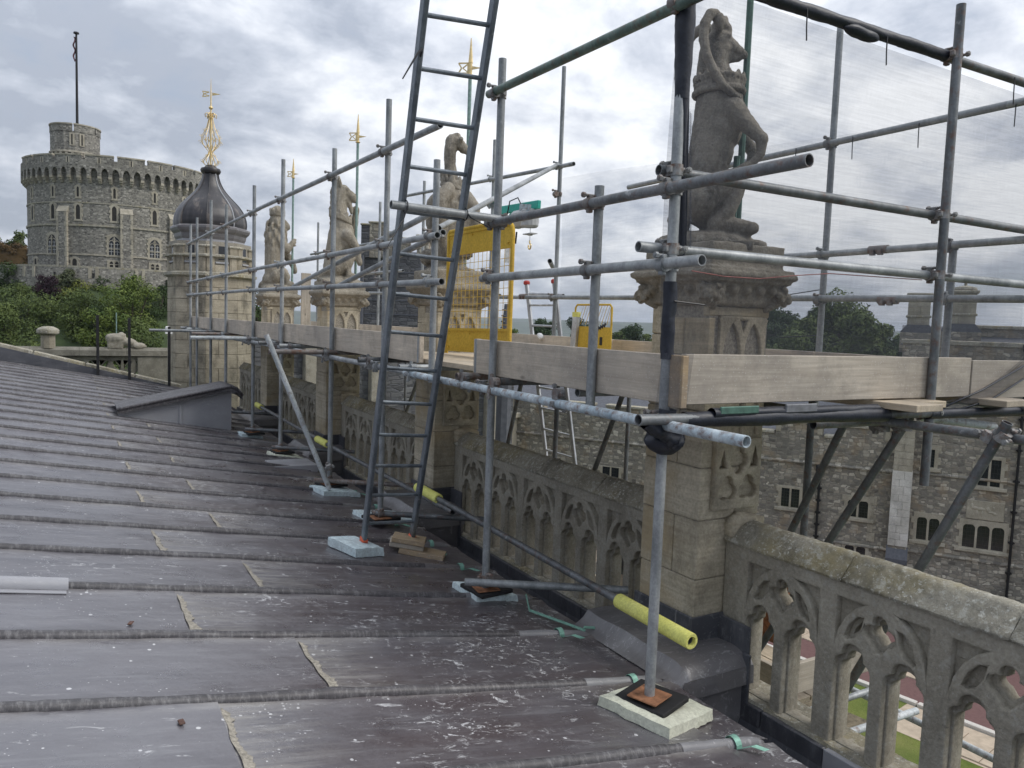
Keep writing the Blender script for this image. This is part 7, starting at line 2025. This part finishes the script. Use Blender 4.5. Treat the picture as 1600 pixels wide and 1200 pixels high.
TR_ = [('dark_tree', 'dark green tree at the far left below the keep', (-6.1, 122.5, 2.4), 3.6, 'leaf_dark', 1, {}),
       ('willow_tree', 'broad soft mid green tree at lower left of the slope', (-3.9, 110.6, -2.4), 5.0, 'leaf_mid', 2, {}),
       ('weeping_tree', 'yellow-green drooping tree in the middle of the slope', (.6, 115.6, .3), 3.6, 'leaf_yellow', 3, {}),
       ('purple_tree', 'dark purple leaved small tree under the curtain wall', (-2.1, 112.6, 2.3), 1.9, 'leaf_purple', 4, {}),
       ('maple_tree', 'large bright green layered tree right of the slope, tallest there', (7.1, 106.6, .2), 4.7, 'leaf_bright', 5, {'n': 12000}),
       ('conifer_tree', 'dark narrow conifer behind the bright layered tree', (4.7, 115.5, 2.6), 1.9, 'leaf_dark', 6, {'H': 3.0}),
       ('ash_tree', 'mid green tree between the yellow-green tree and the stone stump', (1.9, 106.8, -2.4), 4.0, 'leaf_mid', 7, {}),
       ('holly_tree', 'dark green tree against the left side of the domed turret', (10.6, 109.6, .2), 3.2, 'leaf_dark', 8, {}),
       ('young_tree', 'small dark conical tree just under the curtain wall', (7.4, 112.6, 3.4), 1.4, 'leaf_dark', 9, {'H': 2.0}),
       ('grey_shrub', 'grey-green shrub growing against the curtain wall', (.2, 115.2, 3.5), 1.9, 'leaf_grey', 10, {'cat': 'shrub'}),
       ('lime_tree', 'bright green low tree behind the weathered stone fragment', (3.7, 101.6, -3.6), 3.1, 'leaf_bright', 11, {}),
       ('beech_tree', 'mid green low tree left of the turret foot', (7.6, 99.4, -3.6), 2.9, 'leaf_mid', 12, {}),
       ('elm_tree', 'mid green tree at the lower left picture edge', (-6.6, 107.6, -3.9), 3.4, 'leaf_mid', 13, {}),
       ('ivy_shrub', 'dark ivy shrub hanging over the right of the curtain wall', (11.9, 114.6, 3.0), 1.5, 'leaf_dark', 14, {'cat': 'shrub'}),
       ('bramble_shrub', 'low dark shrub on the bank under the keep windows', (4.0, 113.6, 1.4), 2.1, 'leaf_mid', 15, {'cat': 'shrub'}),
       ('laurel_shrub', 'low green shrub on the bank left of the purple tree', (-4.8, 116.6, 1.0), 2.2, 'leaf_mid', 16, {'cat': 'shrub'}),
       ('yew_tree', 'dark rounded tree in the centre foreground of the slope', (4.2, 104.2, -2.6), 2.6, 'leaf_dark', 17, {})]
for (nm, lb, p, R, mt, sd, kw) in TR_:
    kw = dict(kw); kw.setdefault('n', 9000 if R > 3 else 4000); dz_ = -1.5 if nm == 'maple_tree' else (-.6 if p[2] > -1.5 else .2); p = (p[0], p[1], p[2] + dz_)
    tree(nm, lb, p, R, mt, sd, leaf=.27 if R > 2.5 else .24, group=G1, **kw)
# rough growth covering the bank between them
rnd = random.Random(5); cl = []
for i in range(150):
    a = rnd.uniform(-75, 75); r_ = rnd.uniform(17.5, 36)
    zz = 2.0 - (r_ - 17) * .62
    q = cyl(a, r_, zz); cl.append((q.x, q.y, q.z, rnd.uniform(.9, 1.9)))
vs, fs = leaf_cloud(cl, 42000, .30, 77)
me = bpy.data.meshes.new('undergrowth'); me.from_pydata(vs, [], fs); me.materials.append(M['leaf_mid'])
obj('undergrowth', me, None, kind='stuff')
tree('bush', 'dark green bush glimpsed between the turret and the lion pier', (13.2, 62.4, -.3), 1.9, 'leaf_dark', 30, n=1600, leaf=.22, cat='bush')
# beyond the keep, left edge
mb = MB().box((-9.9, 165, 9.7), (8.4, 2.4, 4.2), None, .3)
hd = thing('clipped_hedge', 'clipped russet hedge at the far left behind the curtain wall', 'hedge', (-9.9, 165, 7))
cl = [(-14 + i * .55, 165 + random.uniform(-.5, .5), 8.3 + (i * 7 % 5) * .55, .95) for i in range(17)]
vs, fs = leaf_cloud(cl, 4000, .4, 8); me = bpy.data.meshes.new('foliage'); me.from_pydata(vs, [], fs); me.materials.append(M['hedge_red']); obj('foliage', me, None, hd)
obj('inner_growth', MB().box((-9.9, 165, 8.6), (8.6, 1.3, 3.4), None, .3), M['hedge_red'], hd)
tree('tree', 'yellowish tree showing above the russet hedge', (-12.5, 185, 12.2), 2.6, 'leaf_yellow', 31, n=1600, leaf=.45)
tree('tree', 'green tree above the hedge close to the keep', (-8.3, 186, 12.4), 2.2, 'leaf_mid', 32, n=1400, leaf=.45)
mb = MB().box((-8.9, 210, 13.0), (1.9, 1.6, 4.0), None, .05)
for i in range(3): mb.box((-9.5 + i * .62, 209.3, 15.4), (.40, .35, .8), None, .03)
tag(obj('distant_turret', mb, M['tower_rubble']), 'tiny grey turret top far behind the hedge at left', 'turret')
# right of the nearest pier, beyond the platform
G2 = 'trees beyond the platform on the right'
tree('oak_tree', 'big ragged green tree behind the netting, right of the nearest pier', (65.2, 49.1, -1.6), 4.7, 'leaf_mid', 40, n=14000, leaf=.34, group=G2)
tree('oak_tree', 'dense tree directly behind the nearest pier edge', (56.4, 48.3, -2.4), 3.3, 'leaf_mid', 41, n=9000, leaf=.34, group=G2)
tree('oak_tree', 'lower tree just left of the stone chimneys', (83.5, 55.7, -2.6), 3.0, 'leaf_bright', 42, n=6000, leaf=.36, group=G2)
tree('oak_tree', 'low tree filling the gap under the ragged tree', (73, 51, -4.6), 4.4, 'leaf_mid', 43, n=8000, leaf=.4, group=G2)
tree('oak_tree', 'rounded tree between the pier and the ragged tree', (68.02, 55.52, -1.3), 2.6, 'leaf_mid', 70, n=9000, leaf=.36, group=G2)
tree('oak_tree', 'tree crowding the right flank of the ragged tree', (62.95, 44.6, -0.56), 2.9, 'leaf_mid', 71, n=9000, leaf=.36, group=G2)
tree('oak_tree', 'darker tree rising behind the ragged tree', (74.91, 58.61, 0.17), 2.8, 'leaf_far', 72, n=9000, leaf=.36, group=G2)
tree('oak_tree', 'dark tree in the dip left of the chimneys', (71.71, 48.73, -1.16), 2.4, 'leaf_far', 73, n=9000, leaf=.36, group=G2)
tree('oak_tree', 'dark tree right against the nearest pier', (76.07, 65.95, -1.0), 3.4, 'leaf_far', 74, n=9000, leaf=.36, group=G2)
tree('oak_tree', 'dark spreading tree left of the nearest pier', (76.21, 94.66, -3.44), 3.2, 'leaf_far', 75, n=9000, leaf=.36, group=G2)
G3 = 'trees on the skyline behind the platform'
for i, (p, R, mt, lb) in enumerate((((85.1, 134.5, -1.8), 3.1, 'leaf_far', 'round dark tree on the skyline behind the aluminium ladder'), ((99.2, 141.4, -2.6), 3.6, 'leaf_far', 'taller dark tree on the skyline between ladder and yellow barrier'),
                                   ((94.2, 119.1, -3.4), 2.9, 'leaf_mid', 'light green tree right of the yellow barrier'), ((98.4, 116.5, -4.0), 2.4, 'leaf_mid', 'low tree against the left edge of the nearest pier'),
                                   ((101.3, 172.0, -5.0), 3.2, 'leaf_bright', 'pale low tree left of the aluminium ladder'), ((95.9, 129.7, -3.8), 3.0, 'leaf_far', 'dark tree behind the yellow barrier'), ((90.5, 128, -5.0), 4.0, 'leaf_far', 'broad low tree behind the outer toe board'))):
    tree('skyline_tree', lb, p, R, mt, 50 + i, n=3600, leaf=.5, group=G3)
# far woods, seen only as a rough line
rnd = random.Random(9); cl = []
for i in range(260):
    a = rad(rnd.uniform(28, 72)); r_ = rnd.uniform(190, 620); z = ground_z(r_) + rnd.uniform(2, 6)
    cl.append((r_ * math.sin(a), r_ * math.cos(a), z, rnd.uniform(3, 6)))
for i in range(200):
    a = rad(rnd.uniform(25, 78)); r_ = rnd.uniform(700, 2200)
    cl.append((r_ * math.sin(a), r_ * math.cos(a), -46, rnd.uniform(7, 14)))
vs, fs = leaf_cloud(cl, 26000, 2.4, 4)
me = bpy.data.meshes.new('far_woods'); me.from_pydata(vs, [], fs); me.materials.append(M['leaf_far'])
obj('far_woods', me, None, kind='stuff')

# ================================================================ AIR
hb = MB().box((0, 0, 155 / 2 - 52 / 2), (26000, 26000, 155 + 52))
hz_m = bpy.data.materials.new('haze'); hz_m.use_nodes = True
ht = hz_m.node_tree; ht.nodes.clear()
pvn = ht.nodes.new('ShaderNodeVolumePrincipled'); pvn.inputs['Color'].default_value = (.80, .87, .97, 1); pvn.inputs['Density'].default_value = .00010; pvn.inputs['Anisotropy'].default_value = .2
hout = ht.nodes.new('ShaderNodeOutputMaterial'); ht.links.new(pvn.outputs[0], hout.inputs['Volume'])
obj('haze', hb, hz_m, kind='stuff')
